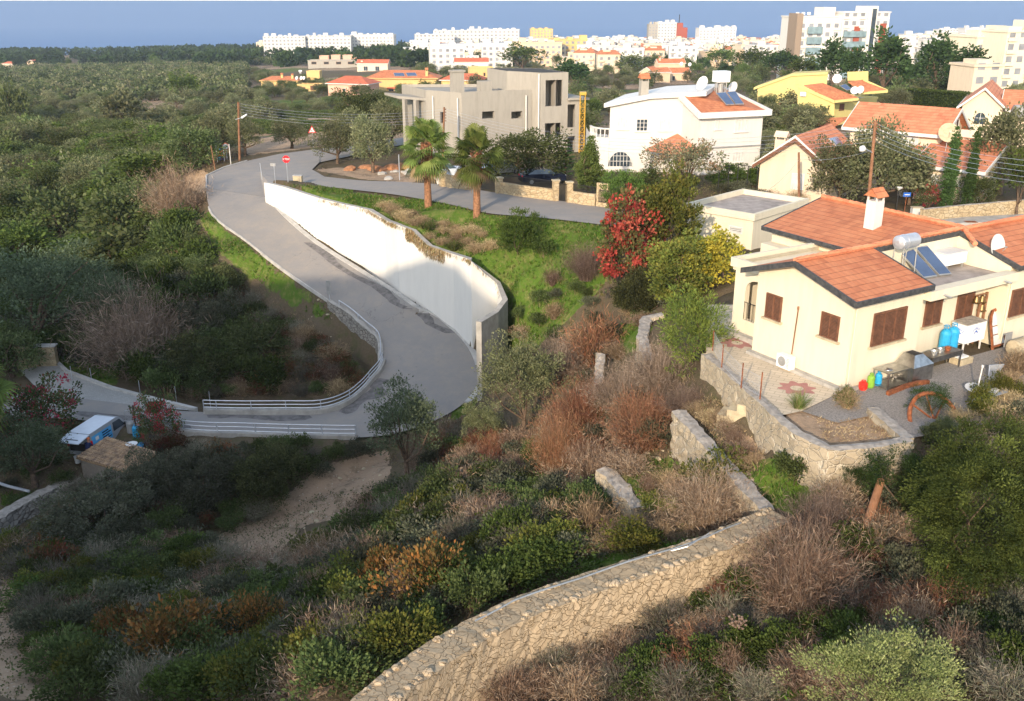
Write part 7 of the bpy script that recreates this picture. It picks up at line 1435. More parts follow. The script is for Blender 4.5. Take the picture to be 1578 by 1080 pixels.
o=s.build('far_town',['white','pcream','peach','farglass','tile']); o['kind']='stuff'; o['label']='packed far houses of the coastal town'; print('mass',len(x))
# trees standing before the white shore blocks
scatter([(400,84),(640,80),(900,82),(905,98),(800,96),(640,96),(400,96)],60,['pine','pineB','folD'],(7,12),(8,12),'pine_tree','dark tree before the white apartment blocks','tree','trees before the white apartment blocks',8,31,one=True)
# dry grass hanging over the white wall
R=np.random.RandomState(44); BB=[];DDr=[]
wt=[Vector((b.x,b.y,z)) for b,z in wall_base]; fr_=offs(wt,-.04)
for i in range(10,len(wt)-3):
    m=int(6+150*max(0,vnoise(np.array([i*1.7]),np.array([3.]),2.2,8)[0]+.2)+(330 if 27<i<34 else 0)); t=R.rand(m,1); a_,b_=np.array(fr_[i]),np.array(fr_[i+1]); p=a_+t*(b_-a_); p[:,2]+=.08-R.rand(m)**2*(.9 if 27<i<34 else .22); nrm=np.array(fr_[i]-wt[i]); nrm/=np.linalg.norm(nrm); BB.append(p); DDr.append(nrm*.35+R.normal(size=(m,3))*.25+[0,0,-1.])
BB=np.concatenate(BB); v=leafq(BB,np.concatenate(DDr),.34,.06,np.array(ST+[(.30,.18,.09),(.16,.15,.06)])[R.randint(0,5,len(BB))]*R.uniform(.6,1.1,(len(BB),1)),R); o=npmesh('hanging_grass',v[0],v[1],['dry'],col=v[2]); o['kind']='stuff'; o['label']='dry grass hanging over the white wall'
scatter([(868,232),(900,236),(925,200),(965,165),(965,120),(890,118),(880,140)],34,['olive','folD','shM','fol'],(3.,5.),(4.5,6.5),'garden_tree','grey green tree between the yellow mast and the white villa','tree','trees between the mast and the villa',2.8,43)
scatter([(1175,300),(1165,235),(1110,215),(1260,190),(1300,205),(1240,210)],14,['olive','shM','fol'],(2.,3.6),(3,5),'garden_tree','garden tree between the white villa and the gabled house','tree','trees between the villa and the gabled house',2.4,44)
groundcover('undergrowth','low weeds around the hut and on the terraces',[[(0,690),(110,700),(130,740),(300,690),(560,700),(440,760),(330,860),(100,800),(0,850)],[(950,720),(1060,700),(1180,790),(1000,860),(900,870),(900,780)],[(1270,740),(1400,690),(1578,640),(1578,850),(1200,850)],[(950,350),(1060,350),(1100,480),(1000,490),(960,420)],[(860,235),(1165,215),(1165,320),(1060,300),(940,310)]],11,4,.25,.03,[(.10,.11,.045),(.15,.14,.07),(.20,.16,.09),(.09,.10,.04)],62,leafy=True)
groundcover('dry_grass','tall straw on the gully slope',[[(290,430),(370,460),(430,500),(500,532),(560,590),(560,605),(300,615),(260,560)]],16,4,.42,.02,ST+[(.22,.17,.13),(.14,.13,.07)],52,'dry',lean=.8)
groundcover('dry_grass','dry straw in the planter bed',[[(1205,640),(1240,636),(1290,652),(1345,640),(1385,676),(1345,680),(1280,684),(1240,662)],[(1050,600),(1120,620),(1180,700),(1150,740),(1080,660)]],60,4,.16,.01,ST+[(.20,.14,.10)],51,'dry',lean=1.)
# haze
def haze():
    s=MB(); s.box(Fr((0,0,0),90),-2700,2700,-200,3400,-118,60); o=s.build('haze','white'); m=bpy.data.materials.new('haze_air'); m.use_nodes=True; nt=m.node_tree; nt.nodes.clear(); out=_n(nt,'ShaderNodeOutputMaterial'); v=_n(nt,'ShaderNodeVolumePrincipled'); v.inputs['Color'].default_value=(.75,.85,1,1); v.inputs['Density'].default_value=.0001; v.inputs['Anisotropy'].default_value=.2
    nt.links.new(v.outputs[0],out.inputs['Volume']); o.data.materials.clear(); o.data.materials.append(m); o['kind']='stuff'; o['label']='pale blue haze'
# ================================================================ street furniture and loose things
def cyl(s,p,r,hh,n=12,ax=(0,0,1)): return s.lathe(p,[(r*.98,0),(r,0),(r,hh),(r*.98,hh)],n,Vector(ax))
def vtop(p,x,y): return D(x,y,p.y).z
def post(xb,yb,yt,r=.035,mat='galv',xt=None):
    p=G(xb,yb); zt=vtop(p,xb,yt); s=MB(); q=D(xt if xt else xb,yt,p.y); s.tube([p-U(.3),Vector((q.x if xt else p.x,p.y,zt))],r,8); return p,Vector((q.x if xt else p.x,p.y,zt)),s
Nf=Vector((0,-1,.0))
def disc(s,c,R,n=24,th=.02,d=Nf,rot=0.,thn=None):
    d=Vector(d).normalized(); X=Vector((1,0,0)); X=(X-d*X.dot(d)).normalized(); Y=d.cross(X)*-1
    if Y.z<0: Y=-Y
    pts=[c+X*R*math.cos(rot+2*math.pi*k/n)+Y*R*math.sin(rot+2*math.pi*k/n) for k in range(n)]
    b=[p-d*th for p in pts]; s.poly(pts); s.poly(b[::-1])
    for k in range(n): s.poly([b[k],b[(k+1)%n],pts[(k+1)%n],pts[k]])
    return X,Y
def lettering(par,text,c,X,Y,size,mat,arc=0.,name='lettering'):
    nrm=X.cross(Y).normalized(); V=[];Fc=[]; n=len(text); adv=size*.74
    for i,ch in enumerate(text):
        if ch==' ': continue
        cu=bpy.data.curves.new('t','FONT'); cu.body=ch; cu.size=size; cu.align_x='CENTER'; cu.align_y='CENTER'; cu.offset=.012*size
        o=bpy.data.objects.new('t',cu); COL.objects.link(o); me=o.to_mesh(); k=i-(n-1)/2
        if arc: a=k*adv/arc; org=c+X*arc*math.sin(a)+Y*arc*(math.cos(a)-1); ca,sa=math.cos(-a),math.sin(-a)
        else: org=c+X*k*adv; ca,sa=1,0
        b=len(V); V+=[org+X*(v.co.x*ca-v.co.y*sa)+Y*(v.co.x*sa+v.co.y*ca) for v in me.vertices]; Fc+=[tuple(b+j for j in p.vertices) for p in me.polygons]; o.to_mesh_clear(); bpy.data.objects.remove(o)
    w=wloc(par); me=bpy.data.meshes.new(name); me.from_pydata([tuple(v-w) for v in V],[],Fc); me.materials.append(M[mat]); o=bpy.data.objects.new(name,me); COL.objects.link(o); o.parent=par; o['_w']=tuple(w); return o
XX1,ZZ1=Vector((1,0,0)),Vector((0,0,1))
# stop sign
p,t_,s=post(444,281,243.5); t=thing('stop_sign','red octagonal STOP sign on a thin grey post at the junction','road sign',p); s.build('post','galv',t); c=t_+Vector((0,-.06,-.1)); s=MB(); disc(s,c,.37,8,.02,rot=math.pi/8); s.build('plate','red',t); s=MB(); 
lettering(t,'STOP',c+Vector((0,-.012,0)),XX1,ZZ1,.24,'signwhite')
# warning triangle
p,t_,s=post(483,228,199); t=thing('warning_sign','white warning triangle with a red border beside the round olive','road sign',p); s.build('post','galv',t); c=t_+Vector((0,-.06,-.15)); s=MB(); disc(s,c,.62,3,.02,rot=math.pi/2); s.build('plate','red',t); s=MB(); disc(s,c+Vector((0,-.012,0)),.42,3,.005,rot=math.pi/2); s.build('face','signwhite',t); s=MB(); s.poly([c+Vector((a,-.02,b)) for a,b in ((-.03,-.17),(.03,-.17),(.03,.1),(-.03,.1))]); s.build('symbol','iron',t)
# posts on the wall head
p,t_,s=post(405,281,251,xt=400.5); tag(s.build('leaning_post','galv'),'bare leaning metal post left of the stop sign','post')
p,t_,s=post(424.5,283,252); t=thing('sign_post','metal post with a small dark sign seen edge on, left of the stop sign','road sign',p); s.build('post','galv',t); s=MB(); s.bx(t_+Vector((-.1,0,-.25)),.5,.05,.28); s.build('plate','tank',t)
pr=P(508,465,-24.05); t=thing('road_sign','grey back of a rectangular road sign at the top of the rubble wall','road sign',pr); zt=D(508,433,pr.y).z; s=MB(); s.tube([pr-U(.2),Vector((pr.x,pr.y,zt))],.04,8); s.build('post','galv',t); s=MB(); s.bx(Vector((pr.x,pr.y-.05,zt-1.15)),.34,.04,1.2); s.build('plate','tank',t)
# notice board
p=G(337,250); t=thing('notice_board','purple and orange notice board on two posts beside the outer road edge','sign board',p); z0,z1=D(337,247,p.y).z,D(337,225,p.y).z; x0,x1=D(335,240,p.y).x,D(344.5,240,p.y).x
for x in (x0-.06,x1+.06): s=MB(); s.tube([Vector((x,p.y,p.z-.3)),Vector((x,p.y,z1+.1))],.05,6); s.build('post','trim',t)
s=MB(); s.bx(Vector(((x0+x1)/2,p.y,z0)),x1-x0,.06,z1-z0); s.build('panel','purple',t); s=MB(); s.bx(Vector(((x0+x1)/2,p.y-.04,z0+(z1-z0)*.3)),(x1-x0)*.9,.02,(z1-z0)*.4); s.build('orange_field','signorange',t)
s=MB(); cc_=Vector(((x0+x1)/2,p.y-.05,0)); 
for k in range(3): s.poly([cc_+Vector((a,0,z0+(z1-z0)*b)) for a,b in ((-.12*(k+1)/2,.82-k*.04),(.12*(k+1)/2,.82-k*.04),(.12*(k+1)/2,.84-k*.04),(-.12*(k+1)/2,.84-k*.04))])
s.poly([cc_+Vector((-.25,0,z0+.1)),cc_+Vector((-.02,0,z0+.1)),cc_+Vector((-.02,0,z0+.45)),cc_+Vector((-.25,0,z0+.45))]); s.build('emblem','lblue',t)
p,t_,s=post(350,246,224,.05,'trim'); t=thing('traffic_mirror','round traffic mirror with a reddish rim between two white posts','traffic mirror',p); s.build('post','trim',t); s=MB(); disc(s,t_+Vector((0,-.08,-.1)),.42,20,.06); s.build('rim','signorange',t); s=MB(); disc(s,t_+Vector((0,-.1,-.1)),.34,20,.02); s.build('mirror','dish',t)
p,t_,s=post(356,254,222,.05,'trim'); tag(s.build('post','trim'),'plain white post just right of the traffic mirror','post')
p,t_,s=post(332,262,224,.07,'woodpole',xt=325); tag(s.build('leaning_pole','woodpole'),'short leaning wooden pole at the outer road edge','pole')
# utility poles
def upole(xb,yb,xt,yt,label,arms=5,r=.13,p=None):
    p=p or G(xb,yb); q=D(xt,yt,p.y); q=Vector((q.x,p.y,q.z)); t=thing('utility_pole',label,'utility pole',p); s=MB(); s.tube([p-U(.5),q],r*1.15,10,True,r*.8); s.build('pole','woodpole',t)
    ins=[]
    for k in range(arms):
        c=q-U(.25+.32*k); s=MB(); s.lathe(c+Vector((.16,-.05,-.06)),[(.04,0),(.07,.05),(.04,.1),(.07,.14)],8); s.tube([c,c+Vector((.16,-.05,0))],.02,4); s.build('insulator','wood',t); ins.append(c+Vector((.17,-.05,.06)))
    return t,p,q,ins
t1,p1_,q1_,i1=upole(369,247,367,157,'tall brown wooden pole with a street lamp left of the junction')
s=MB(); c=D(369,184,p1_.y); s.tube([Vector((p1_.x,p1_.y,c.z)),c+Vector((.4,-.2,.25))],.04,6); s.build('lamp_arm','galv',t1); s=MB(); s.tube([c+Vector((.35,-.2,.22)),c+Vector((1.0,-.3,.62))],.13,8,True,.09); s.build('lamp_head','signwhite',t1)
t2_,p2_,q2_,i2=upole(682,250,684.5,165,'slim brown wooden pole in front of the unfinished concrete house')
pb=P(1322,352,-16.4); t3,p3_,q3_,i3=upole(0,0,1349,187,'tall brown wooden pole with a lamp beside the broad olive at right',p=Vector((P(1336,340,-16.5).x,P(1336,340,-16.5).y,-16.5)))
s=MB(); c=D(1344,235,p3_.y-.1); c2=D(1331,228,p3_.y-.9); s.tube([c,c2],.035,6); s.build('lamp_arm','galv',t3); s=MB(); s.lathe(c2+Vector((-.05,0,-.12)),[(.05,.3),(.2,.25),(.26,.05),(.22,-.06),(.05,-.12)][::-1],14,Vector((-.5,-.2,.9))); s.build('lamp_head','dish',t3)
s=MB(); s.tube([q3_+Vector((.5*math.sin(a)+.05,0,-.5+.5*math.cos(a))) for a in [math.pi*k/9*1.15 for k in range(10)]],.02,4); s.build('cable_loop','iron',t3)
p=P(1232,322,-16.6); q=D(1231,235,p.y); s=MB(); s.tube([p-U(.3),Vector((q.x,p.y,q.z))],.12,8,True,.09); tag(s.build('wooden_post','woodpole'),'shorter grey wooden pole in front of the gabled house wall','pole')
p=G(659,304); q=D(658,250,p.y); s=MB(); s.tube([p-U(.3),Vector((q.x,p.y,q.z))],.09,8); tag(s.build('wooden_post','woodpole'),'short dark wooden post behind the left fan palm','pole')
p,t_,s=post(616,278,238,.05); tag(s.build('metal_post','galv'),'thin pale metal post at the roadside near the rubble heap','post')
def wires(A_,B_,sag,label,n=14,r=.012):
    s=MB()
    for a,b in zip(A_,B_): s.tube([a.lerp(b,k/n)-U(sag*4*(k/n)*(1-k/n)) for k in range(n+1)],r,3,False)
    return tag(s.build('overhead_wires','galv'),label,'wires')
wires(i1,i2,.9,'overhead wires from the lamp pole to the pole by the concrete house',r=.013); wires(i2,i3,2.2,'overhead wires crossing in front of the white villa',24,.012); wires(i3,[D(1640,252+k*9,40) for k in range(5)],.5,'overhead wires from the tall right pole to the right edge',r=.009)
wires([D(1231,246,P(1232,322,-16.6).y)]*2,[D(1172,300,60),D(1349,230,p3_.y)],.3,'two service wires at the shorter grey pole',r=.012)
# utility cabinet
p=P(460,287,-17.75); t=thing('utility_cabinet','cream utility cabinet standing on the grass at the head of the white wall','cabinet',p); s=MB(); s.bx(p-U(.1),.85,.5,1.15,-.1); s.build('cabinet_body','block',t); s=MB(); s.bx(p+U(1.05),.93,.58,.06,-.1); s.build('cabinet_lid','kerb',t); s=MB(); s.bx(p+Vector((0,-.26,.15)),.6,.02,.8,-.1); s.build('cabinet_door','block',t)
# yellow lattice mast
p=P(896,235,-18.2); zt=D(897,146,p.y).z; t=thing('lattice_mast','yellow lattice hoist mast beside the unfinished concrete house','mast',p)
cs=[(-.3,-.3),(.3,-.3),(.3,.3),(-.3,.3)]
for a,b in cs: s=MB(); s.tube([p+Vector((a,b,0)),Vector((p.x+a,p.y+b,zt))],.055,4); s.build('chord','ymetal',t)
s=MB(); z=p.z+.2; k=0
while z<zt-.8:
    for i in range(4): a,b=cs[i],cs[(i+1)%4]; s.tube([Vector((p.x+a[0],p.y+a[1],z)),Vector((p.x+b[0],p.y+b[1],z+.75))],.03,3,False); s.tube([Vector((p.x+a[0],p.y+a[1],z)),Vector((p.x+b[0],p.y+b[1],z))],.03,3,False)
    z+=.75
s.build('lattice','ymetal',t); s=MB(); s.bx(Vector((p.x,p.y,zt)),.8,.8,.35); s.build('head','ymetal',t)
# roadside garden walls of the villas
def zr(x,y): return gz(P(x,y,-17).x,P(x,y,-17).y)
def gwall(pts,hgt,label,name='garden_wall'):
    pp=[P(x,y,-17.) for x,y in pts]; pp=[Vector((q.x,q.y,-17.+hgt)) for q in pp]; return stonewall(name,label,pp,.34,hgt+.5,'stone_gate','stone_gate',.015,.5)
def pier(par,x,y,hgt,sz=.5):
    q=P(x,y,-17.); s=MB(); s.bx(Vector((q.x,q.y,-17.4)),sz,sz,hgt+.4,.3); o=s.build('pier','stone_gate',par); s=MB(); s.bx(Vector((q.x,q.y,-17+hgt)),sz+.12,sz+.12,.1,.3); s.build('pier_cap','block',par)
g1=gwall([(679,284),(697,288),(722,291)],1.1,'low stone garden wall with a white pier behind the fan palms'); pier(g1,683,285,1.25,.6); pier(g1,720,291,1.2,.6)
s=MB(); q=P(677,283,-17); s.tube([q,q+Vector((-1.6,.5,3.4))],.2,8); tag(s.build('leaning_pillar','white'),'leaning whitewashed pillar behind the left fan palm','pillar')
g2=gwall([(770,297),(800,302),(856,309)],1.0,'long stone garden wall with iron fence in front of the parked dark car'); pier(g2,769,297,1.35,.6); pier(g2,856,309,1.75,.5)
g3=gwall([(877,311),(900,315),(918,317)],1.0,'short stone garden wall with an iron fence under the conical conifer'); pier(g3,877,311,1.7,.5)
g4=gwall([(920,317),(938,319.5)],2.0,'high stone wall panel with a barred window beside the green shrub'); 
def ironfence(a,b,z0,z1,label,n,name='iron_fence'):
    A_,B_=P(*a,-17.),P(*b,-17.); t=thing(name,label,'fence' if name!='iron_gate' else 'gate',Vector((A_.x,A_.y,-17+z0))); s=MB()
    for k in range(n+1): q=A_.lerp(B_,k/n); s.tube([q+U(z0),q+U(z1)],.015,4)
    s.build('bars','iron',t); s=MB()
    for zz_ in (z0+.08,z1-.05): s.tube([A_+U(zz_),B_+U(zz_)],.025,4)
    s.build('rails','iron',t)
ironfence((772,296.5),(855,308),1.02,1.7,'black iron railing on the long garden wall in front of the dark car',60); ironfence((879,310.5),(918,316),1.02,1.6,'black iron railing on the short garden wall under the conifer',30)
ironfence((860,309.5),(874,311.5),.05,1.6,'black iron garden gate between two stone piers',10,'iron_gate'); ironfence((922,318.4),(936,320.4),.4,1.5,'black barred panel set in the high stone wall',10)
ironfence((740,290),(766,296),.05,1.3,'black iron driveway gate behind the right fan palm',20,'iron_gate')
# green wire fence right of the villa
ff=[G(1106,300),G(1135,294),G(1165,300)]; t=thing('wire_fence','black wire mesh fence with posts in front of the green hedges','fence',ff[1])
for q in ff+[ff[0].lerp(ff[1],.5),ff[1].lerp(ff[2],.5)]: s=MB(); s.tube([q,q+U(2.4)],.04,5); s.build('post','iron',t)
s=MB(); s.tube([q+U(2.35) for q in ff],.03,4); s.tube([q+U(1.2) for q in ff],.015,4); s.build('rail','iron',t)
# cars
def car(p,az,label,paint,Ls=4.3,W=1.75,Hh=1.45,kind='car',group=None):
    fr=Fr(p,az); t=thing('parked_'+kind,label,kind,p,group); k=Ls/4.3; z=Hh/1.45
    prof=[(0,.35),(0,.75),(.15,.92),(1.0,1.0),(1.55,1.38),(2.1,1.45),(3.0,1.42),(3.8,1.05),(4.15,1.0),(4.3,.8),(4.3,.35)]
    low=[(0,.3),(0,.75),(.15,.92),(1.0,1.0),(3.8,1.03),(4.15,1.0),(4.3,.8),(4.3,.3)]
    def ext(s,pr,v0,v1,tp=0.):
        a=[fr.w(x*k,v0+(tp if y>1.1 else 0),y*z) for x,y in pr]; b=[fr.w(x*k,v1-(tp if y>1.1 else 0),y*z) for x,y in pr]; n=len(pr)
        for i in range(n): s.poly([a[i],a[(i+1)%n],b[(i+1)%n],b[i]],True)
        s.poly(a,True); s.poly(b)
    s=MB(); ext(s,low,-W/2,W/2); s.build('body',paint,t); s=MB(); ext(s,[(1.02,.98),(1.55,1.38),(2.1,1.45),(3.0,1.42),(3.78,1.02)],-W/2+.05,W/2-.05,.16); s.build('cabin','glass',t)
    s=MB(); s.poly([fr.w(x*k,v,zz*z+.012) for x,v,zz in ((1.6,-W/2+.22,1.385),(3.0,-W/2+.22,1.42),(3.0,W/2-.22,1.42),(1.6,W/2-.22,1.385))]); s.build('roof',paint,t)
    for x in (.8,3.45):
        for v in (-W/2-.01,W/2+.01-.2):
            s=MB(); s.lathe(fr.w(x*k,v,.32),[(.31,0),(.33,.03),(.33,.17),(.31,.2)],16,Vector((*fr.v,0))); w_=s.build('wheel','black',t); s=MB(); s.lathe(fr.w(x*k,v-.01,.32),[(.2,0),(.2,.22)],10,Vector((*fr.v,0))); s.build('rim','silver',w_)
    for v in (-W/2+.3,W/2-.3):
        s=MB(); s.box(fr,-.02,.02,v-.18,v+.18,.68*z,.82*z); s.build('headlight','signwhite',t); s=MB(); s.box(fr,4.28*k,4.33*k,v-.16,v+.16,.75*z,.92*z); s.build('tail_light','red',t)
    return t
def on(x,y,z): q=P(x,y,z); return Vector((q.x,q.y,gz(q.x,q.y)+.02))
car(on(868,284,-17.2),255,'dark navy hatchback parked behind the railing in the shade of the big olive','navy'); car(on(800,268,-17.4),240,'silver car half hidden behind the big olive and the right palm','silver'); car(on(716,272,-17.3),250,'pale car partly hidden between the two palms','vanw')
# earth and rubble heap by the road
def lumps(name,cx,cy,n,sp,sz,mat,label,cat,seed,parts=True):
    r=random.Random(seed); c=G(cx,cy); t=thing(name,label,cat,c)
    for i in range(n):
        x=c.x+r.gauss(0,sp[0]); y=c.y+r.gauss(0,sp[1]); s=MB(); q=r.uniform(*sz); s.lathe((x,y,gz(x,y)-q*.2),[(q*r.uniform(.8,1.2),0),(q*r.uniform(.9,1.2),q*.35),(q*.7,q*.7),(q*.15,q*.85)],7,Vector((r.uniform(-.4,.4),r.uniform(-.4,.4),1))); s.build('lump' if parts else name,mat,t)
M['earth']=pm('orange_earth',(.42,.20,.10),.25,3,.95,bm=.5)
lumps('earth_heap',590,262,10,(1.5,1.2),(.5,1.2),'earth','heap of orange earth behind the leaning olive','heap',1); lumps('rubble_heap',620,268,16,(1.8,1.2),(.2,.5),'conc2','heap of broken concrete rubble beside the road','heap',2)
r=random.Random(8); s0=None
for i in range(90):   # stones of the clearing and slopes
    x,y=r.choice([(430,800),(480,790),(360,850),(700,735),(680,745),(560,740),(120,930),(60,900),(640,450) if 0 else (520,470),(500,480),(990,700)]); g=G(x+r.gauss(0,26),y+r.gauss(0,16)); 
    j=np.searchsorted(GY,g.y)-1; ii=np.searchsorted(GX,g.x)-1
    if rm[j,ii]: continue
    if s0 is None or i<6: s=MB(); s.lathe((0,0,-.05),[(.13*r.uniform(.8,1.2),0),(.15,.06),(.1,.14),(.03,.17)],6,Vector((r.uniform(-.3,.3),r.uniform(-.3,.3),1))); o=s.build('stone','block'); s0=o
    else: o=s0.copy(); COL.objects.link(o)
    o.location=g; o.rotation_euler=(0,0,r.uniform(0,6)); q=r.uniform(.35,1.5); o.scale=(q,q*r.uniform(.5,.9),q*.5); tag(o,'loose pale stone lying on the bare slope','stone','loose stones on the slopes')
# ---------------------------------------------------------------- right background street things
p=P(1380,330,-16.5); t=thing('garden_lamp','dark garden lamp with a white shade behind the cream house chimney','lamp',p); zt=D(1379,292,p.y).z; s=MB(); s.tube([p,Vector((p.x,p.y,zt))],.04,6); s.build('post','iron',t); s=MB(); s.lathe(Vector((p.x,p.y,zt-.05)),[(.06,0),(.28,.2),(.3,.24),(.1,.3)],12); s.build('lamp_shade','signwhite',t)
p=P(1393,330,-16.5); t=thing('street_name_sign','small blue street name sign on a thin brown post','sign',p); zt=D(1393,298,p.y).z; s=MB(); s.tube([p,Vector((p.x,p.y,zt))],.03,6); s.build('post','rust',t); s=MB(); s.bx(Vector((p.x,p.y-.05,zt-.25)),.6,.03,.34); s.build('plate','blue',t); s=MB()
s.bx(Vector((p.x,p.y-.075,zt-.11)),.4,.01,.05); s.build('marking','signwhite',t)
p=P(1411,334,-16.5); t=thing('meter_box','small white meter box above the roof ridge of the cream house','box',p); s=MB(); s.bx(p,.8,.5,.75); s.build('box','white',t); s=MB(); s.bx(p+U(.75),.88,.58,.05); s.build('lid','block',t)
gw=[P(1418,343,-16.5),P(1460,338,-16.5),P(1545,330,-16.5),P(1640,322,-16.5)]; stonewall('roadside_wall','low yellowish stone wall along the street at the right edge',[q+U(1.05) for q in gw],.35,1.5,'stone_gate','cap',.02,.5)
kerb('pavement',[P(1425,348,-16.5),P(1500,345,-16.5),P(1640,338,-16.5)],1.9,.12,'conc2','pale pavement along the street at the right edge',side=1); s=MB(); s.bx(P(1505,346,-16.38)+Vector((0,1.,0)),.9,.6,.01); struct(s.build('manhole_cover','rust'))
# ---------------------------------------------------------------- yard clutter beside the cream house
def gas(x,y,r_,hh,mat,label,group=None,z=0.):
    q_=h.onz(x,y,z); c=h.w(*((h.onv(x,y,-.3)[0],-.3,0) if x<1400 else (q_[0],min(q_[1],.72),0))); t=thing('gas_bottle',label,'gas bottle',c,group); s=MB(); s.lathe(c,[(r_*.8,0),(r_*.85,.04),(r_,.08),(r_,hh*.78),(r_*.8,hh*.88),(r_*.4,hh*.94),(.04,hh*.95)],16); s.build('bottle_body',mat,t); s=MB(); s.tube([c+Vector((r_*.45*math.cos(a),r_*.45*math.sin(a),hh*1.06)) for a in [2*math.pi*k/10 for k in range(11)]],.018,4); 
    for a in (0,2.1,4.2): s.tube([c+Vector((r_*.45*math.cos(a),r_*.45*math.sin(a),hh*.9)),c+Vector((r_*.45*math.cos(a),r_*.45*math.sin(a),hh*1.06))],.018,4)
    s.build('collar',mat,t); return t
gas(1331,588,.19,.40,'redgas','small round red gas bottle at the house wall'); gas(1342.5,585,.16,.62,'greengas','green gas bottle between the red one and the steel table'); gas(1354,583,.15,.62,'bluegas','small blue gas bottle half behind the steel table')
gas(1437,540.5,.26,1.36,'bluegas','left of the two tall blue gas bottles beside the white box'); gas(1453,538.5,.26,1.36,'bluegas','right of the two tall blue gas bottles beside the white box')
def hz_(x,y,z=0.): return h.onz(x,y,z)
def table(u0,u1,v0,v1,hh,label,shelf=True,lip=.0,name='steel_table'):
    t=thing(name,label,'table',h.w((u0+u1)/2,(v0+v1)/2,0)); s=MB(); s.box(h,u0,u1,v0,v1,hh-.05,hh); 
    if lip: s.box(h,u0,u1,v0-.02,v0,hh-lip,hh+.02)
    s.build('tabletop','steel',t)
    for u in (u0+.04,u1-.04):
        for v in (v0+.04,v1-.04): s=MB(); s.box(h,u-.025,u+.025,v-.025,v+.025,0,hh-.05); s.build('leg','steel',t)
    if shelf: s=MB(); s.box(h,u0+.02,u1-.02,v0+.02,v1-.02,.1,.12); s.build('shelf','steel',t)
    return t
a=hz_(1368,603); b=hz_(1401,592); a2=hz_(1348,597)
tu0,tv0=a[0],a[1]; 
table(tu0-.05,tu0+1.35,tv0,tv0+.85,.82,'stainless steel work table with a plate on top at the house wall'); 
c=h.w(tu0+.35,tv0+.4,.82); t=thing('dome_cover','round steel lid lying on the work table','lid',c); s=MB(); s.lathe(c,[(.2,0),(.19,.02),(.1,.06),(.02,.09)],18); s.build('lid','steel',t)
# extractor hood and cabinet
u0=tu0+1.5; v0=tv0-.05; t=thing('extractor_hood','large dented stainless extractor hood standing on the gravel','hood',h.w(u0+.7,v0+.5,0)); s=MB(); s.box(h,u0,u0+1.35,v0,v0+1.,0,.75); s.build('cabinet','steel',t)
s=MB(); B4=[h.w(u0,v0,.752),h.w(u0+1.35,v0,.752),h.w(u0+1.35,v0+1.,.752),h.w(u0,v0+1.,.752)]; T4=[h.w(u0+.35,v0+.3,1.2),h.w(u0+.9,v0+.3,1.2),h.w(u0+.9,v0+.85,1.2),h.w(u0+.35,v0+.85,1.2)]; s.hexa(B4,T4); s.build('canopy','steel',t); s=MB(); s.poly([p_+U(.01)+(sum(T4,Vector())/4-p_)*.12 for p_ in T4]); s.build('flue_opening','void',t)
u1_=u0+1.6; table(u1_,u1_+2.1,v0+.25,v0+1.0,.85,'long stainless sink table covered with pans next to the hood',False,.22,'sink_table')
for k,(du,dv,rr,lab) in enumerate(((.6,.4,.17,'dented aluminium funnel pan on the sink table'),(1.1,.45,.14,'shallow steel pan ring on the sink table'),(1.5,.35,.15,'small rusty pan at the right of the sink table'))):
    c=h.w(u1_+du,v0+.25+dv,.85); t=thing('pan',lab,'pan',c); s=MB(); s.lathe(c,[(rr*.7,0),(rr,.12),(rr*1.05,.13),(rr*.9,.12),(rr*.65,.02),(.01,.02)],14); s.build('pan_body','rust' if k==2 else 'alu',t)
c=h.w(u1_+2.45,v0+.5,0); t=thing('concrete_block','low pale block with a white tray on it near the sink table','block',c); s=MB(); s.box(h,u1_+2.2,u1_+3.1,v0+.3,v0+.9,0,.3); s.build('block','block',t); c=h.w(u1_+2.6,v0+.6,.3); t=thing('tray','white plastic tray lying on the pale block','tray',c); s=MB(); s.box(h,u1_+2.3,u1_+2.9,v0+.42,v0+.8,.3,.37); s.build('tray_body','signwhite',t)
# white box with lettering
bn=h.onz(1486,530,.52); c0_=h.w(bn[0],bn[1],.5); t=thing('cold_box','large white box lettered YUNUS with a blue dolphin, beside the tall blue bottles','box',h.w(bn[0]+.7,bn[1]+.5,0))
u0,v0=bn[0],bn[1]; bl_=1.5; bw=.8; s=MB(); s.box(h,u0,u0+bl_,v0,v0+bw,.5,1.42); s.build('box_body','signwhite',t)
s=MB(); s.box(h,u0-.02,u0+bl_+.02,v0-.02,v0+bw+.02,1.42,1.46); 
for k in range(5): s.box(h,u0+.1+k*.28,u0+.18+k*.28,v0,v0+bw,1.462,1.475)
s.build('lid','cap',t)
for du in (.1,bl_-.1):
    for dv in (.1,bw-.1): s=MB(); s.box(h,u0+du-.03,u0+du+.03,v0+dv-.03,v0+dv+.03,0,.5); s.build('leg','trim',t)
hu,hv=Vector((*h.u,0)),Vector((*h.v,0))
for c,X in ((h.w(u0+bl_*.5,v0-.012,1.17),hu),(h.w(u0-.012,v0+bw*.5,1.17),-hv)):
    lettering(t,'YUNUS',c,X,ZZ1,.17,'blue',.34); s=MB(); d_=[(-.17,-.02),(-.08,.07),(0,.1),(.03,.15),(.06,.09),(.13,.03),(.2,-.07),(.13,-.04),(.05,.0),(-.03,.02),(-.1,-.02),(-.15,-.1),(-.16,-.06)]
    n_=X.cross(ZZ1); s.poly([c+X*a*.9+ZZ1*(b*.9-.2)+n_*0 for a,b in d_]); s.build('dolphin_emblem','blue',t)
    lettering(t,'II IIII II',c-ZZ1*.42,X,ZZ1,.07,'blue',name='small_marks')
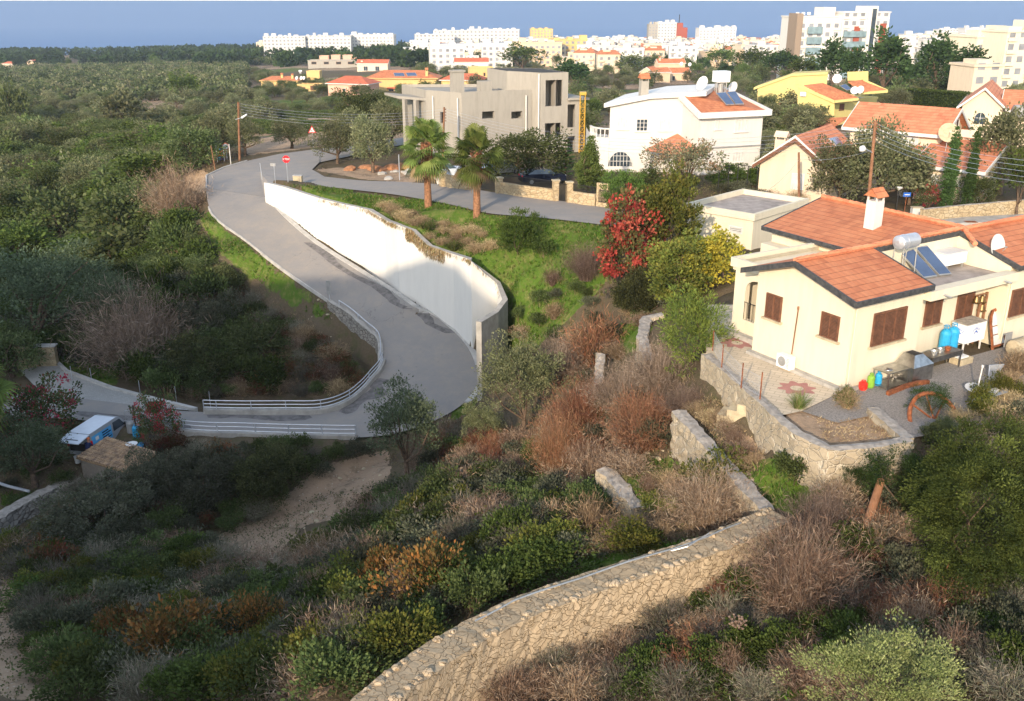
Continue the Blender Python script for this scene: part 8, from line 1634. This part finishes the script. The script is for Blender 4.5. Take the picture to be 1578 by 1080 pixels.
# bell stand
c=h.w(u0+1.9,v0+.7,0); t=thing('bell_stand','wooden stand carrying four bronze bells against the house wall','bell stand',c)
for du in (0.,.55): s=MB(); s.tube([h.w(u0+1.75+du,v0+.72,0),h.w(u0+1.85+du*.8,v0+.72,2.55 if du else 2.1)],.07,5); s.build('upright','woodpole',t)
s=MB(); s.tube([h.w(u0+1.45,v0+.72,2.5),h.w(u0+2.75,v0+.72,2.5)],.04,5); s.build('crossbar','woodpole',t); M['bronze']=pm('bronze',(.20,.13,.06),.2,5,.4,.7)
for du,z in ((1.5,2.45),(1.95,2.4),(2.6,2.5),(2.05,1.95)):
    s=MB(); s.lathe(h.w(u0+du,v0+.72,z-.3),[(.24,0),(.17,.05),(.13,.2),(.09,.3),(.03,.36)],14); s.build('bell','bronze',t)
# arched wooden frame
c=h.w(u0+2.6,v0-.2,0); t=thing('arched_frame','tall arched wooden door frame with grey panes leaning behind the white box','frame',c)
def fpt(a,z): return h.w(u0+1.75+a,v0-.35+z*.3,z)
s=MB(); out=[fpt(0,0),fpt(.95,0),fpt(.78,1.2),fpt(.62,1.75)]; 
for a,b in ((fpt(.06,0),fpt(.12,1.25)),(fpt(1.15,0),fpt(.75,1.5)),(fpt(0,.12),fpt(1.15,.12))): s.tube([a,b],.07,4)
s.tube([fpt(.12,1.25),fpt(.2,1.55),fpt(.38,1.78),fpt(.58,1.82),fpt(.75,1.5)],.07,4); s.build('frame','rust',t); s=MB()
for z in (.65,1.05): s.tube([fpt(.1,z),fpt(1.0-.2*z,z)],.03,4)
s.build('crossbar','wood',t); s=MB(); s.poly([fpt(.1,.15),fpt(1.08,.15),fpt(.74,1.45),fpt(.5,1.72),fpt(.25,1.55),fpt(.14,1.2)]); s.build('pane','dish',t)
# cream tank at the right edge
q=h.onz(1561,537,.42); c=h.w(*q); t=thing('fuel_tank','cream horizontal steel tank lying at the right end of the house wall','tank',c-U(.4)); s=MB(); s.lathe(c,[(.1,-.06),(.35,-.02),(.4,.03),(.4,1.7),(.35,1.75)],20,hu); s.build('drum','block',t); s=MB(); s.box(h,q[0]+.2,q[0]+1.4,q[1]-.3,q[1]+.3,0,.1); s.build('cradle','rust',t); s=MB(); s.box(h,q[0]+.1,q[0]+.6,q[1]+.5,q[1]+.54,.3,1.); s.build('backboard','tank',t)
# scrap
def scrap(name,label,cat,pts,r_,mat,closed=False):
    q=[h.w(*hz_(x,y,z)) for x,y,z in pts]; s=MB(); s.tube(q+([q[0]] if closed else []),r_,6); o=s.build(name,mat); return tag(o,label,cat)
q=[h.w(*hz_(x,y,.1)) for x,y in ((1368,606),(1395,595),(1413,590),(1431,588))]; s=MB()
for a,b in zip(q[:-1],q[1:]): beam(s,a+U(.08),b+U(.08),.16,.18)
tag(s.build('rusty_beam','rust'),'bent rusty iron beam lying in front of the steel hood','beam')
t=thing('scrap_grille','grey metal frame with dark mesh lying on the gravel at right','frame',h.w(*hz_(1530,580))); q=[h.w(*hz_(x,y,z)) for x,y,z in ((1523,583,.05),(1532,587,.05),(1547,561,.5),(1525,563,.5))]; s=MB(); s.tube(q+[q[0]],.03,5); s.build('frame','galv',t); s=MB(); s.poly(q); s.build('mesh','tank',t)
dish(h.w(*hz_(1508,599,.35)),(.05,-.1,1),.55,'white satellite dish lying face up on scrap with its mast upright',.3,arm=False); s=MB(); q=h.w(*hz_(1506,600,.35)); s.tube([q,q+Vector((.05,0,1.0))],.03,6); s.lathe(q+Vector((.05,0,1.)),[(.05,0),(.05,.1)],8); tag(s.build('dish_arm','trim'),'thin upright mast of the dish lying on the scrap','mast')
for i,(x,y,x2,y2,lab) in enumerate(((1503,622,1518,604,'left white scrap pipe with a dark open end'),(1524,618,1534,602,'right white scrap pipe with a dark open end'))):
    a,b=h.w(*hz_(x,y,.2)),h.w(*hz_(x2,y2,.25)); t=thing('scrap_pipe',lab,'pipe',a); s=MB(); s.tube([a,b],.17,12); s.build('pipe','trim',t); s=MB(); s.lathe(a,[(.13,-.008),(.001,-.008)],12,b-a); s.build('opening','void',t)
q=[h.w(*hz_(x,y,.15)) for x,y in ((1530,606),(1552,598),(1552,612),(1532,622))]; s=MB(); s.slab([p_+U(.12*i) for i,p_ in enumerate(q)],.03); tag(s.build('scrap_sheet','galv'),'bent pale metal sheet at the right end of the scrap','sheet')
# rusty wheel
c=h.w(*hz_(1440,648,-.1)); t=thing('rusty_wheel','large rusty spoked iron wheel half hidden in the bushes','wheel',c-U(.3)); ax=Vector((.25,-.75,.6)).normalized(); X=ax.cross(ZZ1).normalized(); Y=ax.cross(X)
R_=1.15; s=MB(); s.tube([c+(X*math.cos(a)+Y*math.sin(a))*R_ for a in [2*math.pi*k/32 for k in range(33)]],.09,6,False); s.build('rim','rust',t); s=MB()
for k in range(8): a=2*math.pi*k/8; s.tube([c,c+(X*math.cos(a)+Y*math.sin(a))*R_],.04,4,False)
s.build('spokes','rust',t); s=MB(); s.lathe(c-ax*.12,[(.16,0),(.16,.24)],10,ax); s.build('hub','rust',t)
# fallen trunk and dry umbel
a,b=G(1312,882),G(1348,806); s=MB(); s.tube([a+U(.05),a.lerp(b,.5)+U(.7),b+U(1.7)],[.15,.17,.13],10); tag(s.build('fallen_trunk','woodpole',smooth=True,merge=True),'leaning dead tree trunk with reddish bark left of the huge green tree','trunk')
c=G(1130,1026); t=thing('dry_umbel','single dry umbel plant on a thin pale stem in the foreground','plant',c); hgt=1.35; s=MB(); s.tube([c,c+Vector((.02,0,hgt))],.022,5); s.build('stem','block',t); s=MB(); r=random.Random(4)
for k in range(26): a=r.uniform(0,6.28); e=c+Vector((math.cos(a)*r.uniform(.08,.28),math.sin(a)*r.uniform(.08,.28),hgt+r.uniform(-.05,.25))); s.tube([c+Vector((.02,0,hgt-.15)),e],.008,3,False); s.lathe(e,[(.035,0),(.05,.02),(.02,.045)],5)
s.build('flower_head','twig',t)
# ---------------------------------------------------------------- tiled hut, van and worker
zl,zh_=-28.95,-28.35; q=[P(117,705,zl),P(204,730.5,zl),P(241,697.5,zh_),P(165,674,zh_)]
t=thing('tiled_hut','small rendered stone hut with an old mottled clay tile roof beside the van','hut',P(170,745,-31.)); s=MB(); ctr=sum(q,Vector())/4; w=[p_+(ctr-p_)*.1 for p_ in q]; w=[Vector((p_.x,p_.y,p_.z)) for p_ in w]
for i in range(4): a,b=w[i],w[(i+1)%4]; s.poly([Vector((a.x,a.y,-31.4)),Vector((b.x,b.y,-31.4)),b-U(.1),a-U(.1)])
M['hutwall']=stonemat('hut_rubble_render',[(.20,.18,.15),(.28,.25,.21),(.24,.21,.18),(.34,.30,.25)],4.5,(.24,.22,.19),.03,.5); s.build('wall','hutwall',t)
s=MB(); s.slab([p_-U(.02) for p_ in q],.08); s.build('roof_deck','tile_old',t)
M['tiles_var']=pm('mottled_clay',(.46,.31,.18),.3,2.6,.9,bm=.4,c2=(.16,.11,.08)); s=MB(); N=19; r=random.Random(6)
for i in range(N):
    a=q[0].lerp(q[1],(i+.5)/N); b=q[3].lerp(q[2],(i+.5)/N); m=7
    for k in range(m): x0=a.lerp(b,k/m); x1=a.lerp(b,(k+1.06)/m); s.tube([x0+U(.05+r.uniform(0,.02)),x1+U(.02)],.115,6,True,.095)
s.build('roof_tiles','tiles_var',t)
c=P(203,684.5,-28.1); t=thing('round_tray','round white tray lying on the top edge of the hut roof','tray',c); s=MB(); s.lathe(P(203,685,-28.33),[(.3,0),(.38,.06),(.39,.08),(.34,.06),(.01,.03)],20); s.build('tray_body','signwhite',t)
zv=-29.75; zr_=zv+1.92; A=P(139,671,zr_); B=P(171,649.5,zr_); d=(B-A).normalized(); az=math.degrees(math.atan2(d.x,d.y)); fr=Fr(Vector((A.x,A.y,zv)),az); LV=4.75; WV=1.85
t=thing('delivery_van','silver blue panel van with raised tailgate and sky blue side panel beside the hut','van',fr.w(2,1,0))
prof=[(0,.35),(0,1.2),(.05,1.88),(.25,1.95),(3.0,1.93),(3.35,1.85),(3.95,1.2),(4.6,1.02),(4.75,.75),(4.75,.35)]
s=MB(); a=[fr.w(x,0.,z) for x,z in prof]; b=[fr.w(x,WV,z) for x,z in prof]; a=[fr.w(x,.0+(.1 if z>1.3 else 0),z) for x,z in prof]; b=[fr.w(x,WV-(.1 if z>1.3 else 0),z) for x,z in prof]
for i in range(1,len(prof)): s.poly([a[i],a[(i+1)%len(prof)],b[(i+1)%len(prof)],b[i]],True)
s.poly(a,True); s.poly(b); s.poly([fr.w(.02,.06,.35),fr.w(.02,.06,.6),fr.w(.02,WV-.06,.6),fr.w(.02,WV-.06,.35)]); s.build('body',['vang'],t)
s=MB(); s.poly([fr.w(x,v,z) for x,v,z in ((.06,.12,1.965),(3.0,.12,1.945),(3.0,WV-.12,1.945),(.06,WV-.12,1.965))]); s.build('roof_skin','vanw',t)
def side(pts,o=-.012,lean=.1): return [fr.w(x,o+(lean*(z-1.0)/.9 if z>1.0 else 0),z) for x,z in pts]
s=MB(); s.poly(side([(.2,.85),(2.3,.8),(2.3,1.68),(.15,1.72)],-.02),True); s.build('side_panel','lblue',t)
s=MB(); s.poly(side([(2.45,1.12),(3.75,1.12),(3.3,1.72),(2.5,1.74)],-.02),True); s.poly([fr.w(3.42,.25,1.83),fr.w(3.93,.12,1.27),fr.w(3.93,WV-.12,1.27),fr.w(3.42,WV-.25,1.83)],True); s.build('window','glass',t)
s=MB(); s.box(fr,.03,.6,.1,WV-.1,.62,1.8); s.build('cargo_opening','void',t)
s=MB()
for k in range(4):
    s.poly(side([(1.25,.98+k*.17),(2.15-.2*(k%2),.97+k*.17),(2.15-.2*(k%2),1.05+k*.17),(1.25,1.06+k*.17)],-.035),True)
s.build('panel_lettering','navy',t); s=MB(); s.poly(side([(.5,1.3),(.85,1.3),(.85,1.55),(.5,1.55)],-.035),True); s.build('panel_emblem','signwhite',t)
for x in (.85,3.95):
    for v in (-.02,WV-.2): s=MB(); s.lathe(fr.w(x,v,.34),[(.32,0),(.35,.03),(.35,.2),(.32,.23)],16,Vector((*fr.v,0))); w_=s.build('wheel','black',t); s=MB(); s.lathe(fr.w(x,v-.01,.34),[(.2,0),(.2,.25)],10,Vector((*fr.v,0))); s.build('rim','silver',w_)
s=MB(); s.slab([fr.w(.05,.12,1.93),fr.w(.05,WV-.12,1.93),fr.w(-1.1,WV-.15,1.78),fr.w(-1.1,.15,1.78)],.06); tg=s.build('tailgate','vanw',t); s=MB(); s.box(fr,-.75,-.68,.45,1.4,1.835,1.85); s.build('plate_recess','black',tg)
for x,v,z in ((.0,-.0,1.0),(.0,WV,1.0)): s=MB(); s.box(fr,-.02,.06,v-.06,v+.06,.9,1.5); s.build('tail_light','red',t)
s=MB(); s.box(fr,3.6,3.75,-.22,-.02,1.15,1.3); s.build('wing_mirror','black',t)
c=fr.w(-.35,1.0,0); tt=thing('paint_bucket','white bucket standing under the raised tailgate of the van','bucket',fr.w(-.45,.95,.0)); s=MB(); s.lathe(fr.w(-.45,.95,.0),[(.17,0),(.21,.5),(.22,.5),(.2,.49)],14); s.build('bucket_body','dish',tt)
# worker leaning at the back of the van
import bmesh
def person(name,label,base,az,J,E,RAD,cloth,hair='rust'):
    fr=Fr(base,az); t=thing('person',label,'person',base); me=bpy.data.meshes.new('body'); me.from_pydata([tuple(fr.w(*q)-base) for q in J],E,[]); ob=bpy.data.objects.new('body',me); COL.objects.link(ob); ob.parent=t; ob['_w']=tuple(base)
    m=ob.modifiers.new('s','SKIN'); 
    for v,rr in zip(me.skin_vertices[0].data,RAD): v.radius=(rr,rr)
    me.skin_vertices[0].data[0].use_root=True; ob.modifiers.new('u','SUBSURF').levels=1; ob.modifiers['u'].render_levels=1
    dg=bpy.context.evaluated_depsgraph_get(); ev=ob.evaluated_get(dg); nm=bpy.data.meshes.new_from_object(ev); ob.modifiers.clear(); ob.data=nm
    nm.materials.clear(); nm.materials.append(M[cloth]); nm.materials.append(M['skin']); nm.polygons.foreach_set('use_smooth',[True]*len(nm.polygons))
    return t,fr,ob
J=[(0,0,.95),(.02,0,1.15),(.12,0,1.38),(.2,0,1.5),(.26,0,1.62),(.28,0,1.72),(.13,.19,1.4),(.3,.24,1.18),(.5,.2,1.1),(.6,.18,1.1),(.13,-.19,1.4),(.3,-.24,1.18),(.5,-.2,1.1),(.6,-.18,1.1),(0,.1,.88),(.06,.12,.48),(0,.12,.08),(.14,.13,.04),(0,-.1,.88),(-.04,-.12,.48),(-.06,-.12,.08),(.08,-.13,.04)]
E=[(0,1),(1,2),(2,3),(3,4),(4,5),(2,6),(6,7),(7,8),(8,9),(2,10),(10,11),(11,12),(12,13),(0,14),(14,15),(15,16),(16,17),(0,18),(18,19),(19,20),(20,21)]
RD=[.15,.14,.15,.06,.1,.085,.07,.05,.038,.03,.07,.05,.038,.03,.1,.065,.045,.04,.1,.065,.045,.04]
zb_=zv+.0; pb_=fr.w(-.35,.1,0); tp,fp_,ob=person('person','worker in dark navy clothes with an orange cap leaning into the back of the van',pb_,az-10,J,E,RD,'navycloth')
mi=[]; 
for pl_ in ob.data.polygons:
    cz=pl_.center.z; hx=Vector((pl_.center.x,pl_.center.y,0)).dot(Vector((*fp_.u,0))); mi.append(1 if (cz>1.5 or hx>.5) else 0)
ob.data.polygons.foreach_set('material_index',mi)
s=MB(); s.lathe(fp_.w(.27,0,1.68),[(.115,0),(.12,.04),(.1,.1),(.05,.14),(.005,.15)],14); s.build('cap','signorange',tp)
s=MB()
for v in (.17,-.17):
    for k in range(5):
        b=fp_.w(.6,v-.035+.0175*k,1.1); L_=(.06,.075,.08,.075,.055)[k]; s.tube([b,b+Vector((*fp_.u,0))*L_*.6-U(.01),b+Vector((*fp_.u,0))*L_-U(.03)],[.009,.008,.007],5)
s.build('fingers','skin',tp)
# gas bottles and rubbish behind the hut, gate
r=random.Random(12)
for i,(x,y,m_,lab) in enumerate(((219,690,'bluegas','large blue gas bottle in the heap behind the hut'),(212,676,'bluegas','small blue bottle at the back of the heap behind the hut'),(228,688,'navy','dark blue drum in the heap behind the hut'),(216,700,'bluegas','blue bottle nearest the hut roof'),(205,672,'tank','grey drum at the left of the heap behind the hut'),(236,682,'iron','black drum at the right of the heap behind the hut'))):
    c=on(x,y+9,-29.6); t=thing('drum',lab,'drum',c); s=MB(); q_=.22 if i%2 else .28; s.lathe(c,[(q_*.9,0),(q_,.06),(q_,.75),(q_*.7,.88),(.05,.92)],14); s.build('drum_body',m_,t); s=MB(); s.tube([c+Vector((q_*.4*math.cos(a),q_*.4*math.sin(a),.97)) for a in [6.283*k/8 for k in range(9)]],.015,4); s.build('collar',m_,t)
for a,b,lab in ((114,116.5,'black iron gate post left of the van'),(211,214,'black iron gate post right of the van')):
    for x in (a,): p=on(x,668,-29.2); s=MB(); s.tube([p,p+U(1.6)],.05,6); s.lathe(p+U(1.6),[(.05,0),(.08,.05),(.03,.12)],8); tag(s.build('gate_post','iron'),lab,'post')
p=on(196,664,-29.1); q=on(208,664,-29.1); t=thing('mesh_gate','open wire mesh gate beside the front of the van','gate',p); s=MB(); s.tube([p,p+U(1.2),q+U(1.35),q],.025,5); s.build('frame','galv',t); s=MB()
for k in range(1,8): a=p.lerp(q,k/8); s.tube([a,a+U(1.2)],.006,3,False)
s.build('mesh','galv',t)
# fence posts along the driveway
for i,(x,y) in enumerate(((112,588),(142,590),(217,612),(272,618),(324,622),(82,560))):
    p=on(x,y,-29.2); s=MB(); s.tube([p,p+U(1.3)],.03,5); tag(s.build('fence_post','galv'),'thin grey fence post along the driveway and road edge','post','fence posts along the driveway')
haze()
